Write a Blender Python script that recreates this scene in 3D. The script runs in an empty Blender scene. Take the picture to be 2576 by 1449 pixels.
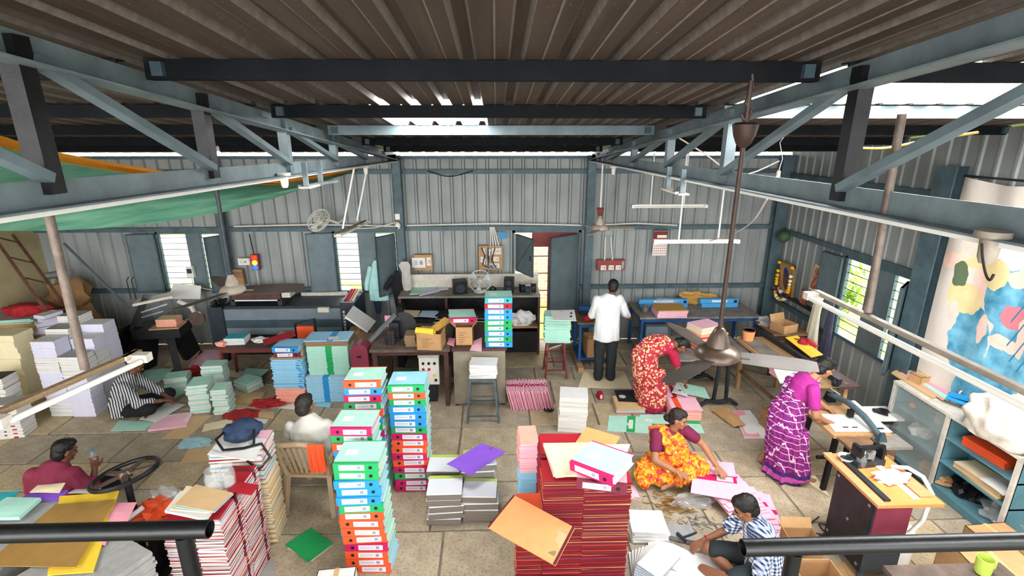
import bpy, bmesh, math, random
from mathutils import Vector, Matrix, noise
R = math.radians
scene = bpy.context.scene
COL = scene.collection
random.seed(7)
# ---------------------------------------------------------------- camera
FPX, PITCH, YAW, CAMZ = 1280.0, R(16.7), R(1.8), 3.7
cam = bpy.data.objects.new('camera', bpy.data.cameras.new('camera'))
COL.objects.link(cam)
cam.location = (0, 0, CAMZ)
cam.rotation_euler = (R(90) - PITCH, 0, -YAW)
cam.data.sensor_width = 36
cam.data.lens = FPX / 2576 * 36
cam.data.clip_start = .05
scene.camera = cam
# ---------------------------------------------------------------- world, exposure
wd = bpy.data.worlds.new('sky'); scene.world = wd; wd.use_nodes = True
wn = wd.node_tree; wn.nodes.clear()
_o = wn.nodes.new('ShaderNodeOutputWorld'); _b = wn.nodes.new('ShaderNodeBackground')
_b.inputs[0].default_value = (.98, .99, 1, 1); _b.inputs[1].default_value = 8.2
wn.links.new(_b.outputs[0], _o.inputs[0])
vs = scene.view_settings
vs.view_transform = 'Standard'; vs.look = 'None'; vs.gamma = 1; vs.exposure = .08
vs.use_curve_mapping = False
scene.cycles.max_bounces = 6; scene.cycles.diffuse_bounces = 3; scene.cycles.glossy_bounces = 2; scene.cycles.transmission_bounces = 2; scene.cycles.transparent_max_bounces = 8
scene.cycles.adaptive_threshold = .04
scene.cycles.use_light_tree = False
scene.cycles.caustics_reflective = False; scene.cycles.caustics_refractive = False
SKYLIGHT = 16.0
# ---------------------------------------------------------------- helpers
_cp, _sp, _cy, _sy = math.cos(PITCH), math.sin(PITCH), math.cos(YAW), math.sin(YAW)
def ray(px, py):
    a = (px - 1288) / FPX; b = (724.5 - py) / FPX
    return Vector((_sy*_cp, _cy*_cp, -_sp)) + a * Vector((_cy, -_sy, 0)) + b * Vector((_sy*_sp, _cy*_sp, _cp))
def at(px, py, z=0.0):
    "survey: the point of the photograph that lies at height z"
    d = ray(px, py); t = (z - CAMZ) / d.z
    return Vector((d.x*t, d.y*t, z))
def atY(px, py, y):
    d = ray(px, py); t = y / d.y
    return Vector((d.x*t, y, CAMZ + d.z*t))
def atX(px, py, x):
    d = ray(px, py); t = x / d.x
    return Vector((x, d.y*t, CAMZ + d.z*t))
def srgb(h):
    h = h.lstrip('#'); c = [int(h[i:i+2], 16) / 255 for i in (0, 2, 4)]
    return tuple(x/12.92 if x <= .04045 else ((x+.055)/1.055)**2.4 for x in c) + (1,)
MATS = {}
def mat(name, col, rough=.7, metal=0, var=0, scale=6, bump=0, emit=0, spec=.35, trans=0, alpha=1, col2=None, stretch=None):
    if name in MATS: return MATS[name]
    m = bpy.data.materials.new(name); m.use_nodes = True; MATS[name] = m
    nt = m.node_tree; p = nt.nodes['Principled BSDF']
    c = srgb(col)
    p.inputs['Base Color'].default_value = c; p.inputs['Roughness'].default_value = rough
    p.inputs['Metallic'].default_value = metal; p.inputs['Specular IOR Level'].default_value = spec
    if emit:
        p.inputs['Emission Color'].default_value = c; p.inputs['Emission Strength'].default_value = emit
    if trans: p.inputs['Transmission Weight'].default_value = trans; p.inputs['IOR'].default_value = 1.2
    if alpha < 1: p.inputs['Alpha'].default_value = alpha
    if var or bump or col2:
        tc = nt.nodes.new('ShaderNodeTexCoord'); nz = nt.nodes.new('ShaderNodeTexNoise')
        nz.inputs['Scale'].default_value = scale; nz.inputs['Detail'].default_value = 5; nz.inputs['Roughness'].default_value = .62
        if stretch:
            mp = nt.nodes.new('ShaderNodeMapping'); mp.inputs['Scale'].default_value = stretch
            nt.links.new(tc.outputs['Object'], mp.inputs[0]); nt.links.new(mp.outputs[0], nz.inputs['Vector'])
        else: nt.links.new(tc.outputs['Object'], nz.inputs['Vector'])
        if var or col2:
            cr = nt.nodes.new('ShaderNodeValToRGB'); e = cr.color_ramp.elements
            e[0].position = .32; e[1].position = .68
            if col2: e[0].color = c; e[1].color = srgb(col2)
            else:
                e[0].color = tuple(max(0, x*(1-var)) for x in c[:3]) + (1,); e[1].color = tuple(min(1, x*(1+var)) for x in c[:3]) + (1,)
            nt.links.new(nz.outputs[0], cr.inputs[0]); nt.links.new(cr.outputs[0], p.inputs['Base Color'])
        if bump:
            bp = nt.nodes.new('ShaderNodeBump'); bp.inputs['Strength'].default_value = bump; bp.inputs['Distance'].default_value = .02
            nt.links.new(nz.outputs[0], bp.inputs['Height']); nt.links.new(bp.outputs[0], p.inputs['Normal'])
    return m
class N:
    "small node-graph helper for the patterned materials"
    def __init__(s, name, rough=.8):
        s.m = bpy.data.materials.new(name); s.m.use_nodes = True; s.nt = s.m.node_tree; MATS[name] = s.m
        s.p = s.nt.nodes['Principled BSDF']; s.p.inputs['Roughness'].default_value = rough; s.p.inputs['Specular IOR Level'].default_value = .25
        s.tc = s.nt.nodes.new('ShaderNodeTexCoord')
        sx = s.nt.nodes.new('ShaderNodeSeparateXYZ'); s.nt.links.new(s.tc.outputs['Object'], sx.inputs[0]); s.x, s.y, s.z = sx.outputs
    def math(s, op, a, b=0.0, c=None):
        n = s.nt.nodes.new('ShaderNodeMath'); n.operation = op
        for i, v in enumerate((a, b) if c is None else (a, b, c)):
            if isinstance(v, (int, float)): n.inputs[i].default_value = v
            else: s.nt.links.new(v, n.inputs[i])
        return n.outputs[0]
    def noise(s, scale, detail=3, vec=None):
        n = s.nt.nodes.new('ShaderNodeTexNoise'); n.inputs['Scale'].default_value = scale; n.inputs['Detail'].default_value = detail
        s.nt.links.new(vec or s.tc.outputs['Object'], n.inputs['Vector']); return n.outputs[0]
    def vor(s, scale, feature='F1'):
        n = s.nt.nodes.new('ShaderNodeTexVoronoi'); n.inputs['Scale'].default_value = scale; n.feature = feature
        s.nt.links.new(s.tc.outputs['Object'], n.inputs['Vector']); return n
    def mix(s, f, a, b):
        n = s.nt.nodes.new('ShaderNodeMix'); n.data_type = 'RGBA'
        for i, v in ((0, f), (6, a), (7, b)):
            if isinstance(v, str): n.inputs[i].default_value = srgb(v)
            elif isinstance(v, (int, float)): n.inputs[i].default_value = v
            else: s.nt.links.new(v, n.inputs[i])
        return n.outputs[2]
    def band(s, v, lo, hi):
        return s.math('MULTIPLY', s.math('GREATER_THAN', v, lo), s.math('LESS_THAN', v, hi))
    def stripes(s, v, freq, duty):
        return s.math('LESS_THAN', s.math('FRACT', s.math('MULTIPLY', v, freq)), duty)
    def ell(s, u, v, cu, cv, ru, rv):
        a = s.math('DIVIDE', s.math('SUBTRACT', u, cu), ru); b = s.math('DIVIDE', s.math('SUBTRACT', v, cv), rv)
        return s.math('LESS_THAN', s.math('ADD', s.math('MULTIPLY', a, a), s.math('MULTIPLY', b, b)), 1.0)
    def out(s, col, bumpv=None, strength=.3):
        s.nt.links.new(col, s.p.inputs['Base Color'])
        if bumpv is not None:
            bp = s.nt.nodes.new('ShaderNodeBump'); bp.inputs['Strength'].default_value = strength; bp.inputs['Distance'].default_value = .02
            s.nt.links.new(bumpv, bp.inputs['Height']); s.nt.links.new(bp.outputs[0], s.p.inputs['Normal'])
        return s.m
def link(o, parent=None):
    COL.objects.link(o)
    if parent is not None: o.parent = parent
    return o
def tag(o, label=None, cat=None, group=None, kind=None):
    if label: o['label'] = label
    if cat: o['category'] = cat
    if group: o['group'] = group
    if kind: o['kind'] = kind
    return o
def T(name, label, cat, loc=(0, 0, 0), rz=0, group=None):
    o = bpy.data.objects.new(name, None); o.empty_display_size = .05
    o.location = loc; o.rotation_euler = (0, 0, R(rz)); link(o)
    return tag(o, label, cat, group)
def S(name):
    o = bpy.data.objects.new(name, None); o.empty_display_size = .05; link(o); o['kind'] = 'structure'; return o
class B:
    def __init__(s): s.v = []; s.f = []; s.mi = []; s.m = 0; s.X = None
    def add(s, vs, fs):
        k = len(s.v)
        s.v += [tuple(s.X @ Vector(p)) if s.X else tuple(p) for p in vs]
        s.f += [tuple(i + k for i in f) for f in fs]; s.mi += [s.m] * len(fs); return s
    def box(s, a, b, top=0):
        (x0, y0, z0), (x1, y1, z1) = a, b; t = top
        return s.add([(x0,y0,z0),(x1,y0,z0),(x1,y1,z0),(x0,y1,z0),(x0+t,y0+t,z1),(x1-t,y0+t,z1),(x1-t,y1-t,z1),(x0+t,y1-t,z1)],
              [(3,2,1,0),(4,5,6,7),(0,1,5,4),(1,2,6,5),(2,3,7,6),(3,0,4,7)])
    def cb(s, c, d, top=0):
        return s.box([c[i]-d[i]/2 for i in range(3)], [c[i]+d[i]/2 for i in range(3)], top)
    def bar(s, p, q, w, h=None, up=(0, 0, 1)):
        "rectangular bar from p to q"
        h = h or w; p, q = Vector(p), Vector(q); d = (q-p).normalized(); u = Vector(up)
        if abs(d.dot(u)) > .98: u = Vector((0, 1, 0))
        a = d.cross(u).normalized(); b = a.cross(d)
        vs = [e + i*a*w/2 + j*b*h/2 for e in (p, q) for i, j in ((-1,-1),(1,-1),(1,1),(-1,1))]
        return s.add(vs, [(3,2,1,0),(4,5,6,7),(0,1,5,4),(1,2,6,5),(2,3,7,6),(3,0,4,7)])
    def tube(s, p, q, r, r2=None, n=10, caps=True):
        return s.path([p, q], [r, r if r2 is None else r2], n, caps)
    def path(s, pts, r, n=8, caps=True):
        pts = [Vector(p) for p in pts]; rr = r if isinstance(r, (list, tuple)) else [r]*len(pts)
        vs = []; fs = []; a = None
        for i, p in enumerate(pts):
            d = (pts[min(i+1, len(pts)-1)] - pts[max(i-1, 0)]).normalized()
            if a is None:
                a = d.orthogonal().normalized()
            a = (a - d*a.dot(d)).normalized(); b = d.cross(a)
            vs += [p + rr[i]*(math.cos(2*math.pi*k/n)*a + math.sin(2*math.pi*k/n)*b) for k in range(n)]
        for i in range(len(pts)-1):
            for k in range(n):
                j = (k+1) % n; fs.append((i*n+k, i*n+j, (i+1)*n+j, (i+1)*n+k))
        if caps: fs.append(tuple(range(n-1, -1, -1))); fs.append(tuple((len(pts)-1)*n + k for k in range(n)))
        return s.add(vs, fs)
    def lathe(s, prof, n=20, c=(0, 0, 0), sx=1, sy=1):
        vs = []; fs = []
        for (r, z) in prof:
            vs += [(c[0]+sx*r*math.cos(2*math.pi*k/n), c[1]+sy*r*math.sin(2*math.pi*k/n), c[2]+z) for k in range(n)]
        for i in range(len(prof)-1):
            for k in range(n):
                j = (k+1) % n; fs.append((i*n+k, i*n+j, (i+1)*n+j, (i+1)*n+k))
        if prof[0][0] > 1e-4: fs.append(tuple(range(n-1, -1, -1)))
        if prof[-1][0] > 1e-4: fs.append(tuple((len(prof)-1)*n + k for k in range(n)))
        return s.add(vs, fs)
    def prism(s, poly, z0, z1, plane='xy'):
        n = len(poly)
        def m3(u, v, w): return {'xy': (u, v, w), 'xz': (u, w, v), 'yz': (w, u, v)}[plane]
        vs = [m3(u, v, z0) for u, v in poly] + [m3(u, v, z1) for u, v in poly]
        return s.add(vs, [tuple(range(n-1, -1, -1)), tuple(range(n, 2*n))] + [(i, (i+1) % n, n+(i+1) % n, n+i) for i in range(n)])
    def sheet(s, P, th=.002):
        "grid of points thickened along its normals"
        nr, nc = len(P), len(P[0]); P = [[Vector(p) for p in r] for r in P]; top = []; bot = []
        for i in range(nr):
            for j in range(nc):
                du = P[min(i+1, nr-1)][j] - P[max(i-1, 0)][j]; dv = P[i][min(j+1, nc-1)] - P[i][max(j-1, 0)]
                nn = du.cross(dv); nn = nn.normalized() if nn.length > 1e-9 else Vector((0, 0, 1))
                top.append(P[i][j] + nn*th/2); bot.append(P[i][j] - nn*th/2)
        m = nr*nc; fs = []
        for i in range(nr-1):
            for j in range(nc-1):
                a, b, c, d = i*nc+j, i*nc+j+1, (i+1)*nc+j+1, (i+1)*nc+j
                fs += [(d, c, b, a), (m+a, m+b, m+c, m+d)]
        ed = [i for i in range(nc)] + [i*nc+nc-1 for i in range(1, nr)] + [(nr-1)*nc+j for j in range(nc-2, -1, -1)] + [i*nc for i in range(nr-2, 0, -1)]
        for i in range(len(ed)):
            a, b = ed[i], ed[(i+1) % len(ed)]; fs.append((a, b, m+b, m+a))
        return s.add(top + bot, fs)
    def ico(s, c, r, sub=2, sc=(1, 1, 1), wob=0, seed=0):
        bm = bmesh.new(); bmesh.ops.create_icosphere(bm, subdivisions=sub, radius=1)
        vs = []
        for v in bm.verts:
            k = 1 + (wob*noise.noise(v.co*2.3 + Vector((seed*7.1, seed*3.3, 0))) if wob else 0)
            vs.append([c[i] + r*sc[i]*v.co[i]*k for i in range(3)])
        fs = [tuple(v.index for v in f.verts) for f in bm.faces]; bm.free()
        return s.add(vs, fs)
    def mesh(s, name, mats, smooth=False):
        me = bpy.data.meshes.new(name); me.from_pydata(s.v, [], s.f)
        mats = mats if isinstance(mats, (list, tuple)) else [mats]
        for m in mats: me.materials.append(MATS[m] if isinstance(m, str) else m)
        if len(mats) > 1: me.polygons.foreach_set('material_index', s.mi)
        if smooth:
            me.polygons.foreach_set('use_smooth', [True]*len(me.polygons)); 
            try: me.set_sharp_from_angle(angle=R(40))
            except Exception: pass
        me.update(); return me
    def o(s, name, mats, parent=None, loc=(0, 0, 0), rot=(0, 0, 0), smooth=False):
        ob = bpy.data.objects.new(name, s.mesh(name, mats, smooth)); ob.location = loc
        ob.rotation_euler = tuple(R(a) for a in rot); return link(ob, parent)
def inst(me, name, parent=None, loc=(0, 0, 0), rot=(0, 0, 0)):
    ob = bpy.data.objects.new(name, me); ob.location = loc; ob.rotation_euler = tuple(R(a) for a in rot); return link(ob, parent)
def rj(a): return random.uniform(-a, a)
ORD = ['topmost', 'second', 'third', 'fourth', 'fifth', 'sixth', 'seventh', 'eighth', 'ninth', 'tenth', 'eleventh', 'twelfth', 'thirteenth', 'fourteenth', 'fifteenth', 'sixteenth', 'seventeenth', 'eighteenth', 'nineteenth', 'twentieth']
# ---------------------------------------------------------------- materials of the shell
def wall_steel(name, base, hi, lo, axis):
    n = N(name, .55); n.p.inputs['Metallic'].default_value = .15
    mp = n.nt.nodes.new('ShaderNodeMapping'); mp.inputs['Scale'].default_value = (9, 9, .8) if axis == 'z' else (9, .9, 9)
    n.nt.links.new(n.tc.outputs['Object'], mp.inputs[0])
    a = n.noise(1.0, 4, mp.outputs[0]); b = n.noise(1.7, 3)
    c = n.mix(n.math('MULTIPLY_ADD', a, 2.4, -.7), lo, base)
    c = n.mix(n.math('MULTIPLY_ADD', b, 1.6, -.45), c, hi)
    return n.out(c, a, .08)
wall_steel('wall steel', '#979c9a', '#a5a9a6', '#7b7f7e', 'z')
def roof_steel():
    n = N('roof steel', .6); n.p.inputs['Metallic'].default_value = .1
    mp = n.nt.nodes.new('ShaderNodeMapping'); mp.inputs['Scale'].default_value = (14, .7, 3)
    n.nt.links.new(n.tc.outputs['Object'], mp.inputs[0])
    a = n.noise(1.0, 5, mp.outputs[0]); b = n.noise(2.3, 4); s = n.noise(60, 2)
    c = n.mix(n.math('MULTIPLY_ADD', a, 2.2, -.6), '#3b3029', '#584b41')
    c = n.mix(n.math('MULTIPLY_ADD', b, 1.8, -.5), c, '#453a33')
    c = n.mix(n.math('GREATER_THAN', s, .72), c, '#85796d')
    return n.out(c, a, .1)
roof_steel()
mat('roof rib edge', '#7d746c', .5, .2, var=.25, scale=20)
mat('paint teal', '#4b5e64', .5, .1, var=.25, scale=5)
mat('paint teal dark', '#3a4c53', .5, .1, var=.3, scale=5)
mat('paint blue grey', '#707d81', .5, .1, var=.3, scale=4)
mat('purlin dark', '#131517', .8, 0, var=.3, scale=4, spec=.12)
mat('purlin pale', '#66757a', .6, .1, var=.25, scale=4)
mat('shutter', '#627074', .5, .15, var=.18, scale=4)
mat('black iron', '#1c1c1d', .45, .3, var=.3, scale=12, bump=.15)
mat('dark iron', '#33363a', .5, .4, var=.3, scale=9, bump=.15)
mat('rail black', '#0c0e0f', .38, .1, var=.3, scale=30, bump=.06, spec=.5)
mat('white paint', '#e8e6e0', .5, var=.06, scale=9)
mat('dusty white', '#c9c3b6', .65, var=.15, scale=12)
mat('plaster beige', '#b3a67f', .9, var=.22, scale=1.6, bump=.2)
mat('mortar', '#7c7263', .95, var=.25, scale=8, bump=.3)
mat('red paint', '#8f3f3a', .55, var=.2, scale=8)
mat('grass', '#9db35a', .9, var=.4, scale=3, bump=.4)
mat('pale wall', '#ccd2da', .9, var=.1, scale=2)
mat('cream', '#e9dfb4', .8, var=.05)
mat('rust', '#6b4a3a', .8, .2, var=.4, scale=15, bump=.2)
mat('steel', '#9aa0a3', .35, .7, var=.15, scale=12)
mat('skylight sheet', '#ffffff', .6, emit=SKYLIGHT)
for i, (c1, c2) in enumerate((('#a2937b', '#bfb095'), ('#9a8e7c', '#b6a992'), ('#ac9a7c', '#c6b391'), ('#948977', '#afa48f'))):
    n = N('stone %d' % i, .75); a = n.noise(5, 6); b = n.noise(38, 4)
    c = n.mix(n.math('MULTIPLY_ADD', a, 2.6, -.8), c1, c2); c = n.mix(n.math('MULTIPLY_ADD', b, 2.5, -1.2), c, '#776b58')
    n.out(c, b, .25)
XL, XR, YB = -7.9, 5.08, 8.9
def roofz(y): return 3.445 + (YB - y) * .094
# ---------------------------------------------------------------- floor
fl = B().box((XL-.2, -3, -.2), (XR+.2, YB+.1, -.012)).o('floor', 'mortar'); fl['kind'] = 'structure'
rs = random.Random(3); y = 2.9; slab_cache = {}
while y < YB - .05:
    d = rs.choice((.5, .58, .62, .72)); d = min(d, YB - y); x = XL + rs.uniform(-.4, 0)
    while x < XR:
        w = rs.choice((.5, .6, .62, .75, .92, 1.1)); g = .007
        x0, x1 = max(x+g, XL), min(x+w-g, XR)
        if x1 - x0 > .1:
            h = rs.uniform(-.004, 0); bb = B(); t = .006
            q = lambda: rs.uniform(-.006, .006)
            bb.box((x0-x1, 0, -.03), (0, d-2*g, 0), 0); bb.v = [(vx+x1-x0, vy, vz) for vx, vy, vz in bb.v]
            bb.v = bb.v[:4] + [(vx + q() + (t if k in (0, 3) else -t), vy + q() + (t if k < 2 else -t), vz) for k, (vx, vy, vz) in enumerate(bb.v[4:])]
            bb.o('floor_slab', 'stone %d' % rs.randrange(4), fl, (x0, y+g, h))
        x += w
    y += d
# ---------------------------------------------------------------- corrugated walls
def profile(a, b, pitch, dep, flat):
    "trapezoid rib profile: list of (u, depth)"
    pts = []; u = a; r = pitch*.32
    while u < b:
        for du, dd in ((0, 0), (pitch-r, 0), (pitch-r*.72, dep), (pitch-r*.28, dep)):
            if u+du <= b: pts.append((u+du, dd))
        u += pitch
    pts.append((b, 0)); return pts
def corrugated(parent, name, a, b, z0, ztop, holes, place, material, pitch=.205, dep=.028, sheet=1.025):
    pts = profile(a, b, pitch, dep, 0); ex = sorted({h for H in holes for h in H[:2]})
    out = []
    for (u0, d0), (u1, d1) in zip(pts, pts[1:]):
        cuts = [u0] + [e for e in ex if u0 < e < u1] + [u1]
        for s, e in zip(cuts, cuts[1:]):
            f = lambda u: d0 + (d1-d0)*(u-u0)/max(u1-u0, 1e-6)
            out.append((s, f(s), e, f(e)))
    n = int((b-a)/sheet)+1
    for k in range(n):
        bb = B(); lo, hi = a+k*sheet, a+(k+1)*sheet
        for (s, ds, e, de) in out:
            if not (lo-1e-6 <= s < hi-1e-6): continue
            segs = [(z0, None)]; mid = (s+e)/2
            for H in holes:
                if H[0] <= mid <= H[1]: segs = [(z0, H[2]), (H[3], None)] if H[2] > z0 else [(H[3], None)]
            for (p, q) in segs:
                qs, qe = (ztop(s), ztop(e)) if q is None else (q, q)
                bb.add([place(s, ds, p), place(e, de, p), place(e, de, qe), place(s, ds, qs)], [(0, 1, 2, 3)])
        if bb.f:
            o = bb.o(name, material, parent)
            md = o.modifiers.new('t', 'SOLIDIFY'); md.thickness = .003; md.offset = 0
wb = S('wall_back')
HB = [(-5.86, -4.72, 1.06, 2.1), (-2.83, -1.75, 1.0, 2.1), (.33, 1.46, 0, 2.07)]
corrugated(wb, 'wall_sheet', XL, XR, 0, lambda u: 3.37, HB, lambda u, d, z: (u, YB + .035 - d, z), 'wall steel', dep=.036)
def girt(parent, p, q, m='paint teal'): B().bar(p, q, .05, .075).o('girt', m, parent)
for z in (2.14, 3.11): girt(wb, (XL, YB-.03, z), (XR, YB-.03, z))
for a, b in ((XL, -5.9), (-4.7, -2.85), (-1.73, .28), (1.5, XR)): girt(wb, (a, YB-.03, 1.05), (b, YB-.03, 1.05))
B().bar((XL, YB-.02, 3.345), (XR, YB-.02, 3.345), .06, .05).o('eave_girt', 'paint teal', wb)
wr = S('wall_right')
HR = [(5.78, 6.98, .86, 2.04)]
corrugated(wr, 'wall_sheet', -3, YB, 0, lambda u: roofz(u)-.02, HR, lambda u, d, z: (XR + .03 - d, u, z), 'wall steel', dep=.016)
for z in (2.1, 3.05): girt(wr, (XR-.03, -3, z), (XR-.03, YB, z))
for a, b in ((-3, 5.75), (7.0, YB)): girt(wr, (XR-.03, a, .84), (XR-.03, b, .84))
wl = B().box((XL-.2, -3, 0), (XL, YB+.12, 4.6)).o('wall_left', 'plaster beige'); wl['kind'] = 'structure'
# ---------------------------------------------------------------- roof
ce = S('ceiling')
SKY = [(-1.0, .02, 3.93, 5.16), (2.1, 4.9, 2.63, 3.86), (-6.9, -4.9, 0.2, 1.3), (-1.1, .9, -1.9, -.6), (2.3, 4.9, -1.2, 0.2)]  # last three sheets lie out of view, added to bring in more light
BAYS = [(-3, .1), (.1, 1.3), (1.3, 2.63), (2.63, 3.93), (3.93, 5.2), (5.2, 6.4), (6.4, 7.65), (7.65, 9.25)]
def roof_panel(u0, u1, y0, y1, name, mats):
    bb = B(); p = .225; u = u0; prof = []
    while u < u1 - .01:
        prof += [(u, 0, 0), (u+.058, 0, 0), (u+.066, .004, 1), (u+.074, 0, 0), (u+.132, 0, 1), (u+.146, .038, 0), (u+.196, .038, 1), (u+.21, 0, 0)]
        u += p
    prof.append((min(u, u1+.05), 0, 0))
    for (a, za, ma), (b, zb, mb) in zip(prof, prof[1:]):
        bb.m = ma if len(mats) > 1 else 0
        bb.add([(a, y0, roofz(y0)+za), (a, y1, roofz(y1)+za), (b, y1, roofz(y1)+zb), (b, y0, roofz(y0)+zb)], [(0, 1, 2, 3)])
    o = bb.o(name, mats, ce); md = o.modifiers.new('t', 'SOLIDIFY'); md.thickness = .003; md.offset = 0
    return o
# long sheets from eave to ridge, cut out where the translucent sheets lie
u = -8.17
while u < XR:
    u1 = min(u + .9, XR+.05)
    ys = [-3, 2.63, 5.2, 9.25]
    for (a, b) in ((-3, 3.98), (3.90, 9.25)):
        segs = [(a, b)]
        for (x0, x1, y0, y1) in SKY:
            if x0 - .01 <= u + .45 <= x1 + .01:
                ns = []
                for (s, e) in segs:
                    if y1 <= s or y0 >= e: ns.append((s, e))
                    else:
                        if s < y0: ns.append((s, y0+.05))
                        if e > y1: ns.append((y1-.05, e))
                segs = ns
        for (s, e) in segs: roof_panel(u, u1, s, e, 'roof_sheet', ['roof steel', 'roof rib edge'])
    u += .9
u = -8.17; cols = []
while u < XR: cols.append(u); u += .9
for (x0, x1, y0, y1) in SKY:
    for u in cols:
        if x0 - .01 <= u + .45 <= x1 + .01: roof_panel(u, u+.9, y0, y1, 'translucent_sheet', ['skylight sheet'])
for k, yy in enumerate((-1.4, 0, 1.3, 2.57, 3.9, 5.15, 6.4, 7.6)):
    for (a, b) in ((XL, -1.72), (-1.6, 1.55), (1.68, XR+.05)):
        pale = (yy == 5.15 and a == -1.6) or (yy == 3.9 and a == 1.68)  # skylight falling on these two purlins is painted in as a paler colour
        bb = B(); zt = roofz(yy) - .006
        bb.box((a, yy-.004, zt-.088), (b, yy+.004, zt)).box((a, yy, zt-.006), (b, yy+.055, zt)).box((a, yy, zt-.088), (b, yy+.055, zt-.082))
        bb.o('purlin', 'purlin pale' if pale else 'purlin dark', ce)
        for e in (a + .07, b - .07): B().cb((e, yy-.02, zt-.045), (.05, .03, .06)).o('purlin_cleat', 'paint teal dark', ce)
# ---------------------------------------------------------------- columns
def column(x, y, label, w=.1, top=3.38, axis='x'):
    t = T('steel_column', label, 'column', (x, y, 0))
    B().cb((0, 0, top/2), (.012, .13, top)).o('web', 'paint teal', t)
    for s in (-1, 1): B().cb((0, s*.068, top/2), (w, .01, top)).o('flange', 'paint teal', t)
    B().cb((0, 0, .006), (.2, .24, .012)).o('base_plate', 'paint teal dark', t)
    if axis == 'y': t.rotation_euler.z = R(90)
column(-1.65, YB-.13, 'teal steel column beside the window with the hanging mint shirt', .13)
column(1.62, YB-.13, 'teal steel column right of the open doorway', .13)
column(-4.66, YB-.13, 'teal steel column behind the left ceiling fan rod', .1)
column(4.98, YB-.1, 'dark teal steel column in the right back corner', .2)
column(XR-.13, 5.5, 'wide teal column on the right wall beside the painted cloth', .26, axis='y')
# ---------------------------------------------------------------- windows and door
def window(name, x0, x1, z0, z1, panes, place, nb=9, bar_m='dark iron'):
    w = S(name)
    def bx(nm, a, b, za, zb, m, th=.04, off=0):
        P = [place(u, off+dd, z) for u in (a, b) for dd in (-th/2, th/2) for z in (za, zb)]
        lo = [min(p[i] for p in P) for i in range(3)]; hi = [max(p[i] for p in P) for i in range(3)]
        return B().box(lo, hi).o(nm, m, w)
    for a, b, za, zb in ((x0-.03, x1+.03, z1-.03, z1+.02), (x0-.03, x1+.03, z0-.03, z0+.02), (x0-.03, x0+.01, z0, z1), (x1-.01, x1+.03, z0, z1)):
        bx('frame', a, b, za, zb, 'paint teal', .07)
    for (a, b, kind) in panes:
        if kind == 'panel':
            bx('shutter', a, b, z0+.02, z1-.03, 'shutter', .02, -.02)
        else:
            bx('mullion', a-.012, a+.012, z0, z1, 'paint teal', .05); bx('mullion', b-.012, b+.012, z0, z1, 'paint teal', .05)
            for k in range(nb):
                z = z0 + (k+1)*(z1-z0)/(nb+1)
                B().tube(place(a, 0, z), place(b, 0, z), .006, n=6).o('bar', bar_m, w)
    return w
pb = lambda u, d, z: (u, YB + d, z)
w1 = window('window_1', -5.86, -4.72, 1.06, 2.1, [(-5.85, -5.37, 'open'), (-5.37, -5.14, 'panel'), (-5.14, -4.73, 'open')], pb)
w2 = window('window_2', -2.83, -1.75, 1.0, 2.1, [(-2.82, -2.42, 'open'), (-2.42, -2.13, 'panel'), (-2.13, -1.76, 'open')], pb)
pr_ = lambda u, d, z: (XR + d, u, z)
w3 = window('window_3', 5.78, 6.98, .86, 2.04, [(6.5, 6.97, 'open'), (6.08, 6.5, 'panel'), (5.79, 6.08, 'open')], pr_)
def leaf(parent, hinge, w, z0, z1, ang, m='shutter', nm='shutter'):
    bb = B().box((0, -.012, z0), (w, .012, z1))
    o = bb.o(nm, m, parent, hinge, (0, 0, ang))
    B().box((0, -.018, z0), (.02, .018, z1)).box((w-.02, -.018, z0), (w, .018, z1)).box((0, -.018, z0), (w, .018, z0+.02)).box((0, -.018, z1-.02), (w, .018, z1)).o('leaf_rim', 'paint teal', o)
    B().bar((.02, -.016, z0+.05), (w-.02, -.016, z1-.05), .018, .01, (0, 1, 0)).o('brace', 'paint teal', o)
    B().cb((w-.03, -.03, (z0+z1)/2), (.02, .03, .08)).o('latch', 'dark iron', o); return o
leaf(w1, (-5.88, YB-.08, 0), .45, 1.06, 2.08, 186)
leaf(w1, (-4.72, YB-.06, 0), .33, 1.08, 2.06, 236)
leaf(w2, (-2.84, YB-.08, 0), .45, 1.0, 2.08, 190)
leaf(w2, (-1.78, YB-.06, 0), .42, 1.0, 2.06, 233)
leaf(w3, (XR-.08, 7.0, 0), .42, .86, 2.02, 94)
leaf(w3, (XR-.06, 5.8, 0), .42, .88, 2.0, 222)
d1 = S('door_1')
for a, b in ((.29, .33), (1.46, 1.5)): B().box((a, YB-.06, 0), (b, YB+.05, 2.1)).o('jamb', 'paint teal', d1)
B().box((.29, YB-.06, 2.06), (1.5, YB+.05, 2.12)).o('lintel', 'paint teal', d1)
B().box((.64, YB+.06, 1.78), (1.46, YB+.08, 2.05)).o('lintel_panel', 'red paint', d1)
leaf(d1, (.35, YB-.06, 0), .56, 1.38, 2.04, -62, nm='door_leaf')
leaf(d1, (1.45, YB-.06, 0), .66, .03, 2.04, 216, nm='door_leaf')
for x in (.66, .95, 1.2, 1.44): B().cb((x, YB+.1, .9), (.03, .03, 1.8)).o('gate_post', 'red paint', d1)
for z in (.3, .62, .95, 1.28, 1.6): B().cb((1.05, YB+.1, z), (.78, .015, .018)).o('gate_bar', 'red paint', d1)
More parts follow.
